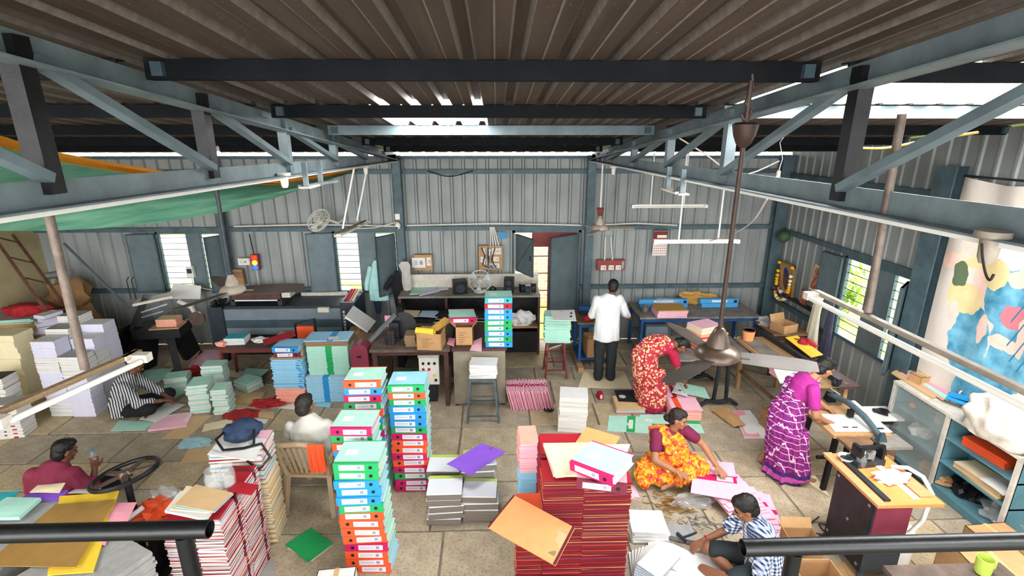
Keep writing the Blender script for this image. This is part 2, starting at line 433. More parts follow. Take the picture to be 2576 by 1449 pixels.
# ---------------------------------------------------------------- outdoors seen through the openings
g = B().box((-30, YB+.15, -.25), (30, 40, -.15)).o('ground_back', 'grass'); g['kind'] = 'structure'
g = B().box((XR+.15, -10, -.25), (40, YB+.1, -.15)).o('ground_right', 'grass'); g['kind'] = 'structure'
n = N('brick', .9); br = n.nt.nodes.new('ShaderNodeTexBrick'); br.inputs['Scale'].default_value = 1; br.inputs['Brick Width'].default_value = .2; br.inputs['Row Height'].default_value = .085; br.inputs['Mortar Size'].default_value = .012
br.inputs[1].default_value = srgb('#e8b9a4'); br.inputs[2].default_value = srgb('#d9a28c'); br.inputs[3].default_value = srgb('#ffffff')
cm = n.nt.nodes.new('ShaderNodeCombineXYZ'); n.nt.links.new(n.x, cm.inputs[0]); n.nt.links.new(n.z, cm.inputs[1]); n.nt.links.new(cm.outputs[0], br.inputs[0]); n.out(br.outputs[0])
tag(B().box((-.4, 11.6, -.2), (3.4, 11.8, 2.6)).o('boundary_wall', 'brick'), 'pale brick boundary wall outside the open door', 'wall')
tag(B().box((-12, 13.5, -.2), (-1.2, 13.7, 1.9)).o('boundary_wall', 'pale wall'), 'pale boundary wall outside the back windows', 'wall')
aw = T('awning', 'cream awning sheet outside the two back windows', 'awning', (-3.8, 9.75, 2.0))
B().box((-3.4, -.6, .12), (3.4, .5, .15)).o('sheet', 'cream', aw); B().box((-3.4, -.62, .0), (3.4, -.58, .15)).o('fascia', 'cream', aw)
for x in (-3.3, 0, 3.3): B().cb((x, .45, -1.02), (.06, .06, 2.3)).o('post', 'cream', aw)
for k in range(26):
    rs = random.Random(k); x = -9 + (k % 9)*.85 + rs.uniform(-.12, .12); yy = 10.5 + (k//9)*.95 + rs.uniform(-.12, .12)
    tag(B().ico((0, 0, 0), .2+.13*rs.random(), 2, (1, .8, .6), .5, k).o('rubble_stone', 'pale wall', None, (x, yy, -.08)), 'rubble stone lying on the grass outside the back windows', 'stone', 'rubble outside the windows')
mat('leaf', '#8fae4a', .6, var=.4, scale=2); mat('leaf dark', '#5d8038', .6, var=.4, scale=2)
def leaves(bb, c, r, n, seed, size=.12):
    q = random.Random(seed)
    for _ in range(n):
        p = Vector((q.gauss(0, .45)*r[0], q.gauss(0, .45)*r[1], q.gauss(0, .45)*r[2])) + Vector(c)
        M = Matrix.Rotation(q.uniform(0, 6.3), 3, 'Z') @ Matrix.Rotation(q.uniform(-1.2, 1.2), 3, 'X'); s = size*q.uniform(.6, 1.3)
        bb.add([p + M @ Vector(v) for v in ((-s*.35, 0, 0), (0, -s, .01), (s*.35, 0, 0), (0, s, .02))], [(0, 1, 2, 3)])
for k, (x, yy, h) in enumerate(((7.6, 7.2, 1.4), (10.6, 5.2, 1.9), (7.4, 10.2, 1.2), (7.6, 4.2, 1.5))):
    t = T('shrub', 'leafy green shrub outside the right-hand window', 'shrub', (x, yy, -.15), 0, 'shrubs outside the right window')
    bb = B(); leaves(bb, (0, 0, h*.55), (.62, .62, h*.45), 420, k); bb.o('foliage', 'leaf', t)
    B().path([(0, 0, 0), (.03, 0, h*.4), (-.04, .05, h*.9)], [.04, .03, .01], 6).o('stem', 'rust', t)
# ---------------------------------------------------------------- roof trusses
def truss(x, label, vy, zb, side):
    t = T('roof_truss', label, 'truss', (x, 0, 0))
    zt = lambda y: roofz(y) - .11
    zl = lambda y: zb + (3.35 - zb) * max(0, y - 1.5) / 7.2
    y0, y1 = -.5, YB - .14
    def angle_bar(p, q, w, nm, m, s=1):
        bb = B(); p, q = Vector(p), Vector(q)
        bb.bar(p, q, .008, w); off = Vector((s*w*.42, 0, -w*.46)); bb.bar(p+off, q+off, w*.85, .008); return bb.o(nm, m, t)
    angle_bar((0, y0, zt(y0)), (0, y1, zt(y1)), .12, 'top_chord', 'paint blue grey', side)
    angle_bar((0, y0, zl(y0)), (0, y1, zl(y1)), .1, 'bottom_chord', 'paint blue grey', side)
    for i, yv in enumerate(vy):
        m = 'black iron' if i == 1 or (side > 0 and i == 2) else 'paint blue grey'
        B().bar((0, yv, zl(yv)-.04), (0, yv, zt(yv)+.04), .07, .07).o('vertical_strut', m, t)
        if i + 1 < len(vy):
            yn = vy[i+1]; B().bar((.03*side, yv+.03, zt(yv)-.03), (.03*side, yn-.03, zl(yn)+.02), .055, .035).o('diagonal_strut', 'purlin pale', t)
    B().bar((side*.045, y0, zl(y0)-.06), (side*.045, y1, zl(y1)-.06), .03, .02).o('cable_trunking', 'white paint', t)
    return zl
zlL = truss(-1.65, 'blue-grey steel roof truss over the left half of the hall', (.9, 1.96, 3.07, 4.2, 5.43, 6.7, 7.8), 3.545, 1)
zlR = truss(1.62, 'blue-grey steel roof truss over the right half beside the bright skylight', (1.1, 2.36, 3.62, 4.85, 6.1, 7.3, 8.2), 3.46, -1)
# ---------------------------------------------------------------- ceiling fans
mat('dusty and backlit grey', '#8f8578', .7, var=.25, scale=10); mat('fan bronze', '#57473b', .35, .3, var=.35, scale=8, spec=.5); mat('fan brown', '#3a2a22', .5, .1, var=.4, scale=12); mat('fan blade', '#463e38', .5, .1, var=.25, scale=6)
mat('fan cream', '#b8a898', .5, .1, var=.2, scale=7); mat('fan red', '#7d3a34', .5, var=.2); mat('blade cream', '#cfc6b4', .5, var=.12)
def fan(loc, ztop, label, s, blades, mm, mr, mb, rodm, bl=.5, cap=True):
    t = T('ceiling_fan', label, 'fan', loc)
    h = ztop - loc[2]
    B().tube((0, 0, .1*s), (0, 0, h), .012, n=10).o('down_rod', rodm, t, smooth=True)
    if cap: B().path([(0, 0, h-.2), (.02, 0, h-.14), (-.015, 0, h-.1), (.012, 0, h-.03), (0, 0, h+.03)], .009, 8).o('hook', mr, t); B().path([(-.03, 0, h-.15), (0, 0, h-.19), (.0, 0, h-.2)], .008, 6).o('shackle', mr, t)
    if cap: B().lathe([(.013, h-.31), (.035, h-.29), (.052, h-.25), (.062, h-.2), (.045, h-.19)], 18).o('canopy_cup', mr, t, smooth=True)
    B().lathe([(.015, .2*s), (.032*s, .19*s), (.05*s, .15*s), (.07*s, .1*s), (.075*s, .07*s), (.06*s, .055*s)], 22).o('rod_cover', mm, t, smooth=True)
    B().lathe([(.02, .075*s), (.075*s, .07*s), (.12*s, .05*s), (.145*s, .015*s), (.145*s, -.005*s), (.11*s, -.03*s), (.04*s, -.045*s), (.0, -.05*s)], 28).o('motor', mm, t, smooth=True)
    for k, a in enumerate(blades):
        P = []; n = 7
        for i in range(n):
            r = .15*s + (bl-.15*s)*i/(n-1); w = .05 + .012*math.sin(math.pi*i/(n-1)) - (.012 if i == n-1 else 0)
            P.append([(r, -w, -.012), (r, 0, .004), (r, w, .012)])
        b = B().sheet(P, .003).o('blade', mb, t, (0, 0, 0), (0, 0, a), smooth=True)
        B().cb((.15*s, 0, .0), (.09, .03, .008)).o('blade_arm', mm, b)
    return t
f1 = atY(1803, 893, 2.57)
fan((f1.x, 2.57, f1.z), roofz(2.57)-.09, 'brown ceiling fan hanging on a long dark rod in front of the paisley saree', .83, (100, 220, 340), 'fan bronze', 'fan brown', 'fan blade', 'fan brown', .5)
B().path([(f1.x, 2.57, roofz(2.57)-.02), (f1.x+.03, 2.55, roofz(2.57)-.12), (f1.x-.02, 2.56, roofz(2.57)-.2), (f1.x, 2.57, roofz(2.57)-.14)], .008, 6)
f2 = atX(582, 725, -1.65)
fan((-1.65, 3.1, f2.z-.02), 3.42, 'dusty ceiling fan turning above the black printing press', .52, (8, 128, 248), 'dusty and backlit grey', 'dark iron', 'fan blade', 'dark iron', .42, False)
f3 = atX(1508, 575, 1.62)
fan((1.62, f3.y, f3.z), 3.4, 'cream ceiling fan with a red cup in front of the door column', .95, (4, 124, 244), 'fan cream', 'fan red', 'blade cream', 'white paint', .56, False)
B()
c3 = bpy.data.objects['ceiling_fan.002']; B().lathe([(.035, .2), (.05, .3), (.06, .32), (.015, .33)], 16).o('rod_cup', 'fan red', c3, smooth=True)
# ---------------------------------------------------------------- tube light fittings on pipes
mat('wood strip', '#8d7658', .7, var=.3, scale=12, stretch=(2, 12, 12)); mat('tube glass', '#e9e7dc', .25, spec=.5); mat('pipe rusty', '#6f6259', .6, .3, var=.35, scale=14)
def tube_fitting(p, q, label, pipes, m='wood strip', pm='pipe rusty', pr=.016):
    p, q = Vector(p), Vector(q); t = T('tube_light', label, 'lamp', tuple((p+q)/2)); o = -(p+q)/2
    d = (q-p).normalized(); s = d.cross(Vector((0, 0, 1))).normalized()
    B().bar(p+o, q+o, .026, .02).o('batten', m, t); sg = 1 if p.x < 0 else -1
    B().tube(p+o+d*.05+s*.055*sg+Vector((0, 0, -.02)), q+o-d*.05+s*.055*sg+Vector((0, 0, -.02)), .0125, n=10).o('tube', 'tube glass', t, smooth=True)
    for e, k in ((p, 1), (q, -1)): B().cb(e+o+d*.03*k+s*.028*sg+Vector((0, 0, -.012)), (.085, .04, .035)).o('end_cap', 'dusty white', t)
    B().cb(o+(p+q)/2+d*.25, (.02, .08, .02)).o('choke', 'dusty white', t)
    for (a, b) in pipes: B().tube(Vector(a)+o, Vector(b)+o, pr, n=12).o('hanger_pipe', pm, t, smooth=True)
_q = at(352, 884, 2.8); _p = at(-60, 1062, 2.8); _h = at(214, 928, 2.81)
tube_fitting(_p, _q, 'wooden tube light batten hanging over the white paper stacks on a rusty pipe', [((-1.65, 1.93, 3.44), tuple(_h))])
tube_fitting((1.6, .95, 2.96), (1.62, 2.42, 2.94), 'long dusty tube light batten hanging before the painted cloth on a grey pipe', [((1.62, 2.09, 3.78), (1.62, 2.05, 2.96))], 'dusty and backlit grey')
a = atX(842, 590, -1.9); b = atX(920, 555, -1.9)
h1 = atX(898, 555, -1.9); h2 = atX(862, 575, -1.9)
tube_fitting(a, b, 'tube light batten hanging on two white rods before the window with shirts', [((-1.68, h1.y, 3.38), tuple(h1)), ((-1.68, h2.y, 3.38), tuple(h2))], 'wood strip', 'white paint', .012)
def rod_frame(px0, px1, py, y, label, rods, ztop):
    p = atY(px0, py, y); q = atY(px1, py, y); q.z = p.z; c = (p+q)/2; t = T('tube_light', label, 'lamp', tuple(c))
    B().bar(p-c, q-c, .035, .045).o('batten', 'white paint', t)
    B().tube(p-c+Vector((.03, -.03, -.015)), q-c+Vector((-.03, -.03, -.015)), .013, n=10).o('tube', 'tube glass', t, smooth=True)
    for r in rods:
        h = atY(r, py, y); B().tube((h.x-c.x, 0, .02), (h.x-c.x, 0, ztop-c.z), .011, n=8).o('hanger_rod', 'white paint', t, smooth=True)
    for s, e in ((1, p), (-1, q)): B().cb((e-c+Vector((s*.02, -.02, -.005))), (.04, .05, .05)).o('end_cap', 'white paint', t)
rod_frame(1588, 1778, 518, 7.6, 'upper white tube light hanging on two rods in front of the back wall', (1636, 1720), roofz(7.6)-.11)
rod_frame(1643, 1858, 607, 6.4, 'lower white tube light hanging on two rods across the wall calendar', (1707, 1806), roofz(6.4)-.11)
# ---------------------------------------------------------------- bulbs, small fittings on the trusses
mat('bulb lit', '#fff2e8', .3, emit=30); mat('pvc', '#dcd8cf', .45)
def socket(px, py, x, label, lit=False, s=1.0):
    p = atX(px, py, x); t = T('lamp_holder', label, 'lamp', tuple(p))
    B().lathe([(.05*s, .05*s), (.05*s, .03*s), (.03*s, .02*s), (.026*s, -.04*s), (.018*s, -.06*s)], 14).o('holder', 'dusty and backlit grey' if s < 1 else 'pvc', t, smooth=True)  # the large holder's darker grey paints in its backlit shade
    if lit: B().ico((0, 0, -.075), .022, 2).o('bulb', 'bulb lit', t, smooth=True)
    return t
socket(715, 452, -1.6, 'white bulb holder under the left roof truss')
socket(920, 427, -1.62, 'small white bulb holder on the left truss near the back wall')
socket(1543, 428, 1.6, 'small white bulb holder on the right truss near the back wall')
socket(2490, 618, 1.56, 'large grey lamp holder under the right truss before the painted cloth', s=.95)
def lit_bulb(p, label, n):
    t = T('light_bulb', label, 'lamp', tuple(p)); B().ico((0, 0, 0), .028, 2).o('bulb', 'bulb lit', t, smooth=True)
    B().lathe([(.012, .09), (.02, .08), (.02, .03), (.012, .02)], 10).o('cap', 'dusty white', t)
    B().path([(0, 0, .09), (.02, 0, .2), (-.02, .02, .35), (0, 0, n)], .004, 6).o('flex', 'white paint', t)
p = atY(1956, 452, 5.0); lit_bulb(p, 'lit bare bulb on a flex above the right truss', roofz(5.1)-.12-p.z)
p = atY(550, 386, 7.0); lit_bulb(p, 'lit bare bulb under the roof behind the left truss', roofz(7.0)-.02-p.z)
def bracket(px, py, x, label):
    p = atX(px, py, x); t = T('fan_bracket', label, 'bracket', tuple(p))
    for yy in (-.18, .18): B().bar((0, yy, .0), (0, yy, .2), .04, .02).o('strap', 'paint blue grey', t)
    B().cb((0, 0, 0), (.09, .46, .015)).o('plate', 'dusty white', t)
    B().bar((-.05, -.2, .01), (.12, .26, .01), .03, .02).o('arm', 'steel', t)
bracket(790, 466, -1.55, 'steel fan bracket hanging under the left truss'); bracket(1697, 482, 1.55, 'steel fan bracket hanging under the right truss')
# ---------------------------------------------------------------- wires
mat('wire dark', '#26211d', .7); mat('wire pale', '#cfc6ba', .6); mat('wire yellow', '#c9a24a', .6)
def wire(pts, label, m='wire dark', r=.005, name='wire'):
    P = [Vector(p) for p in pts]; out = []
    for i in range(len(P)-1):
        for k in range(5):
            t = k/5; p0, p1, p2, p3 = P[max(i-1, 0)], P[i], P[i+1], P[min(i+2, len(P)-1)]
            out.append(.5*((2*p1) + (-p0+p2)*t + (2*p0-5*p1+4*p2-p3)*t*t + (-p0+3*p1-3*p2+p3)*t**3))
    out.append(P[-1]); c = out[0]
    o = B().path([q-c for q in out], r, 6).o(name, m, None, tuple(c), smooth=True); return tag(o, label, 'wire')
wire([atY(2155, 372, 3.2), atY(2230, 372, 3.0), atY(2320, 355, 2.8), atY(2460, 333, 2.5)], 'pale yellow wire slung under the roof right of the truss', 'wire yellow', .007)
wire([atY(1705, 345, 4.8), atY(1770, 385, 4.85), atY(1860, 440, 4.9), atY(1960, 405, 5.0)], 'pale wire looping behind the right truss', 'wire pale', .007)
wire([atX(1930, 500, 1.62), atY(1890, 560, 4.2), atY(1840, 590, 5.2), atY(1785, 606, 6.38)], 'pale wire running from the right truss to the lower tube light', 'wire pale', .006)
wire([atY(1075, 430, 8.8), atY(1130, 444, 8.8), atY(1190, 430, 8.8)], 'dark wire sagging from the upper girt of the back wall', 'wire dark', .009)
wire([atX(2470, 612, 1.5), atX(2472, 650, 1.5), atX(2480, 690, 1.5), atX(2490, 705, 1.5), atX(2500, 690, 1.5)], 'twisted wire dangling beside the large lamp holder', 'wire dark', .004)
# ---------------------------------------------------------------- green tarpaulin
n = N('tarpaulin', .45); a = n.noise(2.5, 5); m2 = n.nt.nodes.new('ShaderNodeMapping'); m2.inputs['Scale'].default_value = (1.2, 1.2, 14); n.nt.links.new(n.tc.outputs['Object'], m2.inputs[0])
b_ = n.noise(1.5, 5, m2.outputs[0]); n.out(n.mix(n.math('MULTIPLY_ADD', b_, 2.2, -.6), '#4f957a', '#93d0ad'), b_, .6)
n.p.inputs['Transmission Weight'].default_value = 0
mat('hem orange', '#e0912c', .5, var=.1)
tp = T('tarpaulin', 'green tarpaulin with an orange hem slung under the roof at left', 'tarpaulin', (-4, 6, 3))
up = [(-260, 300, 3.6), (0, 352, 4.3), (120, 388, 4.7), (250, 413, 5.1), (410, 438, 5.7), (590, 458, 6.5), (700, 461, 7.1), (800, 448, 7.8), (893, 426, 8.55)]
lo = [(-260, 575, 3.2), (0, 580, 3.8), (120, 580, 4.2), (250, 574, 4.6), (400, 560, 5.2), (560, 534, 6.0), (690, 498, 6.8), (800, 462, 7.6), (897, 428, 8.5)]
P = []
for k in range(41):
    f = k/40*8; i = min(int(f), 7); t = f - i
    U = atY(*up[i]).lerp(atY(*up[i+1]), t); L = atY(*lo[i]).lerp(atY(*lo[i+1]), t); row = []
    for j in range(15):
        v = j/14; q = U.lerp(L, v); bulge = .28*math.sin(math.pi*v)*math.sin(math.pi*min(1, .25+.75*(1-k/40)))
        q += Vector((.35, -.9, .1))*bulge*.6 + Vector((0, 0, -.03*math.sin(math.pi*v))) + Vector((0, -1, 0))*.02*math.sin(v*19+k*.35)*math.sin(math.pi*v)
        row.append(q - Vector((-4, 6, 3)))
    e = row[-1]
    for j in range(1, 5): row.append(e + Vector((-.12*j, .28*j, .03*j*j))*(1-k/40)**.7)
    P.append(row)
B().sheet(P, .004).o('sheet', 'tarpaulin', tp, smooth=True)
B().sheet([[r[0]+Vector((0, 0, .035)), r[0]+Vector((0, -.004, 0)), r[0].lerp(r[1], .9)+Vector((0, -.012, 0))] for r in P], .01).o('hem', 'hem orange', tp, smooth=True)
# ---------------------------------------------------------------- mezzanine edge and black railings
mz = B().box((XL, -3, 1.35), (XR, .9, 1.5)).o('mezzanine_floor', 'mortar'); mz['kind'] = 'structure'
def railing(xa, xb, z, posts, label, ext):
    t = T('railing', label, 'railing', ((xa+xb)/2, 1.3, 1.5)); c = Vector(((xa+xb)/2, 1.3, 1.5))
    bb = B(); n = 28; r = .027
    bb.path([Vector((xa, 1.3, z))-c, Vector((xb, 1.3, z))-c], r, n, caps=False)
    e = xb if ext == 'r' else xa; s = -1 if ext == 'r' else 1
    bb.path([Vector((e, 1.3, z))-c, Vector((e+s*.12, 1.3, z))-c], r*.86, n, caps=False)
    k = len(bb.v)
    bb.o('handrail', 'rail black', t, smooth=True)
    rim = B(); a = [(e-c.x, r*math.cos(2*math.pi*i/n), z-1.5+r*math.sin(2*math.pi*i/n)) for i in range(n)]; b2 = [(e-c.x, .86*r*math.cos(2*math.pi*i/n), z-1.5+.86*r*math.sin(2*math.pi*i/n)) for i in range(n)]
    rim.add(a+b2+[(e+s*.12-c.x, q[1], q[2]) for q in b2], [(i, (i+1) % n, n+(i+1) % n, n+i) for i in range(n)]+[(n+i, n+(i+1) % n, 2*n+(i+1) % n, 2*n+i) for i in range(n)]+[tuple(range(2*n, 3*n))]).o('pipe_end', 'rail black', t)
    for px in posts:
        B().tube((px-c.x, 0, z-1.5-.02), (px-c.x, 0, -.45), .024, n=20).o('post', 'rail black', t, smooth=True)
        B().cb((px-c.x, -.2, -.1), (.06, .45, .05)).o('post_bracket', 'rail black', t)
L0 = atY(528, 1331, 1.3); railing(-3.2, L0.x, L0.z, (atY(470, 1380, 1.3).x, -2.6), 'black pipe railing with an open end at the lower left', 'r')
R0 = atY(1868, 1378, 1.3); railing(R0.x, 3.2, R0.z, (atY(1992, 1420, 1.3).x, 2.8), 'black pipe railing at the lower right beside the checked shirt', 'l')
# ---------------------------------------------------------------- paper goods: colours
PC = dict(white='#dddcd8', mint='#a9d8c5', sky='#93c9e4', pink='#e9a9bd', rose='#e79aa8', green='#1fa35a', blue='#2590cf', orange='#e8562a', magenta='#c2185b', red='#a81a28', cream='#e3d3b0', buff='#c9a97c', kraft='#b08a5e', brown='#8d7458', yellow='#f0c93c', gold='#b98f45', purple='#7f4fc0', maroon='#6d2436', salmon='#f0a592', teal='#35a6b0', grey='#9c9b97', lavender='#cfcde2', bluegrey='#b7cfe0', peach='#ee9d62', darkred='#5f101c', black='#1b1a1b', palepink='#efb9c9', ivory='#e8dcb6', navy='#1d2a44', lime='#bcd25a', silver='#c6c9cc')
for k, c in PC.items(): mat('p ' + k, c, .6, var=.05, scale=9)
mat('p gloss', '#c49a58', .12, .35, var=.12, scale=5, spec=.8); mat('p board', '#9b9a97', .8, var=.12, scale=16)
mat('p edge', '#d8d5cc', .85, var=.14, scale=2, stretch=(1, 1, 90)); mat('print grey', '#8c97ab', .7); mat('print dark', '#2c2f36', .7); mat('print red', '#c0394b', .7)
def pm(c): return MATS['p ' + c]
MC = {}
def block(w, d, h, cover, edge, strip=None, sw=.05, soff=0):
    "flat book or folder, front edge towards -y; strip = coloured band across the front edge and the top"
    key = (w, d, h, cover, edge, strip, sw, soff)
    if key in MC: return MC[key]
    b = B(); mats = [pm(cover) if cover in PC else MATS[cover], pm(edge) if edge in PC else MATS[edge]]
    x0, x1 = -w/2, w/2
    def cell(a, c, m_top, m_front):
        k = len(b.v)
        hm = h*.84
        b.add([(u, v, z) for z in (0, hm, h) for u, v in ((a, -d/2), (c, -d/2), (c, d/2), (a, d/2))], [])
        q = [k+i for i in range(12)]
        for f, m in (((3, 2, 1, 0), 0), ((8, 9, 10, 11), m_top), ((0, 1, 5, 4), m_front), ((2, 3, 7, 6), 1), ((4, 5, 9, 8), m_top), ((6, 7, 11, 10), 0)): b.f.append(tuple(q[i] for i in f)); b.mi.append(m)
        return q
    if strip:
        mats.append(pm(strip)); s0, s1 = soff-sw/2, soff+sw/2
        qa = cell(x0, s0, 0, 1); cell(s0, s1, 2, 2); qb = cell(s1, x1, 0, 1)
    else: qa = qb = cell(x0, x1, 0, 1)
    b.f += [(qa[3], qa[0], qa[4], qa[7]), (qb[1], qb[2], qb[6], qb[5]), (qa[7], qa[4], qa[8], qa[11]), (qb[5], qb[6], qb[10], qb[9])]; b.mi += [1, 1, 0, 0]
    bm = bmesh.new(); me = b.mesh('block', mats); bm.from_mesh(me); bmesh.ops.remove_doubles(bm, verts=bm.verts, dist=1e-5); bm.to_mesh(me); bm.free()
    MC[key] = me; return me
def pile(name, x, y, z, n, size, styles, label, cat, group, rz=0, jit=.006, jr=1.5, lean=(0, 0), alt=False, side=None):
    "n things lying on one another; styles = list of (cover, edge, strip...) cycled; returns the height reached"
    w, d, h = size
    for i in range(n):
        st = styles[i % len(styles)] if not callable(styles) else styles(i)
        hh = h*random.uniform(.86, 1.0) if side is None else h
        o = inst(block(w, d, h, *st), name, None, (x+rj(jit)+lean[0]*i/n, y+rj(jit)+lean[1]*i/n, z), (0, 0, rz+rj(jr)+(180 if alt and (i//alt) % 2 else 0)))
        tag(o, label(i, n) if callable(label) else label, cat, group); z += h
    return z
def quad(name, c, th, m, label, cat, group=None, sag=0, nu=4, nv=4, edge=None):
    "sheet, board or folder through four surveyed corners (px, py, z)"
    C = [p if isinstance(p, Vector) else at(*p) for p in c]; o = sum(C, Vector())/4; P = []
    for i in range(nv+1):
        r = []
        for j in range(nu+1):
            u, v = j/nu, i/nv
            p = (C[0]*(1-u)+C[1]*u)*(1-v) + (C[3]*(1-u)+C[2]*u)*v
            p = p + Vector((0, 0, th/2 + sag*math.sin(math.pi*u)*math.sin(math.pi*v) + .25*sag*math.sin(5*u+3*v)*.5)); r.append(p-o)
        P.append(r)
    ob = B().sheet(P, th).o(name, pm(m) if m in PC else MATS[m], None, tuple(o)); ob['C'] = 0; del ob['C']
    if label: tag(ob, label, cat, group)
    return ob, [q-o for q in C], th
def band(Q, nm, m, u0, v0, u1, v1, lift=.0012):
    "printed band or pasted label on a quad"
    ob, C, th = Q; f = lambda u, v: (C[0]*(1-u)+C[1]*u)*(1-v) + (C[3]*(1-u)+C[2]*u)*v + Vector((0, 0, th+lift))
    return B().sheet([[f(u0, v0), f(u1, v0)], [f(u0, v1), f(u1, v1)]], .0008).o(nm, pm(m) if m in PC else MATS[m], ob)
# ---------------------------------------------------------------- lever arch files
BW, BD, BH = .37, .33, .079
def binder_mesh(col, board):
    key = ('binder', col, board)
    if key in MC: return MC[key]
    b = B(); t = .004
    b.m = 0; b.box((-BW/2, .03, BH-t), (BW/2, BD, BH)); b.box((-BW/2, .03, 0), (BW/2, BD, t))
    b.m = 1; b.box((-BW/2, 0, BH-t), (BW/2, .03, BH)); b.box((-BW/2, 0, 0), (BW/2, .03, t)); b.box((-BW/2, 0, t), (BW/2, t, BH-t))
    b.m = 1; b.box((-BW/2, BD-.012, BH), (BW/2, BD, BH+.0005))
    me = b.mesh('binder', [pm(board), pm(col)]); MC[key] = me; return me
_pb = {e: B().box((-BW/2+.012, .012, .006), (BW/2-.012, BD-.015, BH-.007)).mesh('pages', pm(e)) for e in ('white', 'mint', 'pink', 'sky', 'palepink')}
mat('spine label', '#e3dfe6', .6)
_lb = B().box((-.105, -.0012, .014), (.105, 0, BH-.014)).mesh('spine_label', 'spine label')
_lp = B().box((-.09, -.002, .034), (.03, -.0012, .037)).box((-.09, -.002, .045), (.03, -.0012, .048)).mesh('label_lines', 'print grey')
_lr = B().box((.045, -.002, .026), (.075, -.0012, .054)).mesh('label_mark', 'print grey')
_rg = B(); _rg.X = Matrix.Rotation(R(90), 4, 'X'); _rg.lathe([(.006, 0), (.015, 0), (.015, .003), (.006, .003)], 14); _rg = _rg.mesh('ring', 'p black')
_cl = B().box((-.12, .12, BH), (-.02, .2, BH+.0008)).mesh('cover_label', 'spine label')
def binder(loc, rz, col, board, flip, label, group=None, top=False, pages='white', rot=None):
    o = inst(binder_mesh(col, board), 'lever_arch_file', None, loc, rot or (0, 0, rz)); tag(o, label, 'file', group)
    s = -1 if flip else 1
    inst(_pb[pages], 'page_block', o); l = inst(_lb, 'spine_label', o, (-.035*s, 0, 0)); inst(_lp, 'printed_lines', l); inst(_lr, 'printed_mark', l, (0, 0, 0))
    inst(_rg, 'finger_ring', o, (.12*s, .0, BH/2))
    if top: inst(_cl, 'cover_label', o)
    return o
def tower(x, y, spec, where, group, z=0, jit=.012, drift=(0, 0), rz0=0):
    n = len(spec); h = BH + .0008
    for i, s in enumerate(reversed(spec)):
        k = n-1-i; col = {'g': 'green', 'b': 'blue', 'o': 'orange', 'm': 'magenta', 'r': 'red', 't': 'teal'}[s[0].lower()]; flip = s[0].isupper()
        board = s[1:] or random.choice(('mint', 'mint', 'sky', 'mint'))
        nm = {'magenta': 'crimson', 'red': 'red'}.get(col, col)
        lab = '%s lever arch file, %s %s' % (nm, ORD[k] if k < len(ORD) else 'low down', ('in ' if k == 0 else 'from the top of ') + where)
        binder((x+rj(jit)+drift[0]*i/n, y+rj(jit*.8)+drift[1]*i/n, z), rz0+rj(2.2), col, board, flip, lab, group, k == 0, random.choice(('white', 'pink', 'mint', 'sky', 'white')))
        z += h
    return z
pA = at(930, 1436); tower(pA.x, 3.62, ['gmint', 'g', 'b', 'b', 'b', 'g', 'o', 'O', 'O', 'O', 'M', 'O', 'O', 'O'], 'the nearest tower of files', 'nearest tower of lever arch files', drift=(-.03, 0))
pA2 = at(940, 1330); tower(-1.33, 4.04, ['Mmint', 'G', 'o', 'B', 'o', 'm', 'g', 'b', 'O', 'g', 'm', 'b', 'o', 'g', 'b'], 'the middle tower of files', 'middle tower of lever arch files', drift=(.02, 0))
tower(-1.36, 4.63, ['Omint', 'b', 'm', 'G', 'o', 'b', 'g', 'm', 'B', 'o', 'g', 'b', 'm', 'o', 'g', 'b', 'o'], 'the left rear tower of files', 'left rear tower of lever arch files')
tower(-.93, 4.68, ['gsky', 'o', 'g', 'b', 'b', 'b', 'g', 'M', 'O', 'O', 'M', 'O', 'M', 'G', 'M', 'M'], 'the right rear tower of files', 'right rear tower of lever arch files', drift=(0, 0), z=0)
# ---------------------------------------------------------------- coloured stacks left of the towers
W_ = 'left of the file towers'
z = pile('paper_folder', -2.98, 6.83, 0, 13, (.42, .3, .017), [('salmon', 'salmon')], 'salmon folder in the low part of the blue stack', 'folder', 'salmon folders under the blue stack', jit=.008)
z = pile('paper_folder', -2.98, 6.83, z, 26, (.43, .31, .0175), [('sky', 'sky', 'blue', .06, .17), ('sky', 'sky')], 'sky-blue folder in the stack under the maroon file', 'folder', 'sky-blue folders under the maroon file', jit=.014)
z = pile('cardboard_sheet', -2.98, 6.83, z, 2, (.44, .32, .012), [('buff', 'brown')], lambda i, n: ('lower' if i == 0 else 'upper') + ' brown board between the sky-blue folders and the maroon file', 'board', None)
binder((-2.95, 6.68, z), 2, 'maroon', 'buff', False, 'maroon lever arch file on the sky-blue folders'); z += .08
binder((-2.97, 6.67, z), -3, 'blue', 'sky', False, 'blue lever arch file under the crooked red folder'); z += .082
quad('folder', [(660, 855, z+.0), (735, 832, z+.03), (745, 845, z+.03), (665, 868, z-.0)], .004, 'red', 'narrow red folder lying crooked on top of the blue file', 'folder')
z = pile('paper_folder', -2.44, 6.86, 0, 21, (.6, .38, .0185), [('bluegrey', 'sky', 'blue', .085, -.02)], 'pale blue folder with a blue band in the wide stack', 'folder', 'pale blue folders with blue bands', jit=.005, jr=.6)
z2 = z
z = pile('paper_folder', -2.42, 6.93, z, 24, (.58, .34, .0185), [('mint', 'mint', 'green', .09, .02)], 'mint folder with a green band in the wide stack', 'folder', 'mint folders with green bands', jit=.007, jr=.8)
for i in range(3): z = pile('cardboard_sheet', -2.42, 6.93, z, 1, (.6, .34, .026), [('brown', 'brown')], ['lowest', 'middle', 'upper'][i] + ' thick brown board on the mint banded folders', 'board', None, jit=.012)
z = pile('paper_folder', -2.42, 6.93, z, 1, (.62, .35, .014), [('sky', 'sky', 'blue', .09, .05)], 'sky-blue folder with a blue band topping the wide stack', 'folder', None)
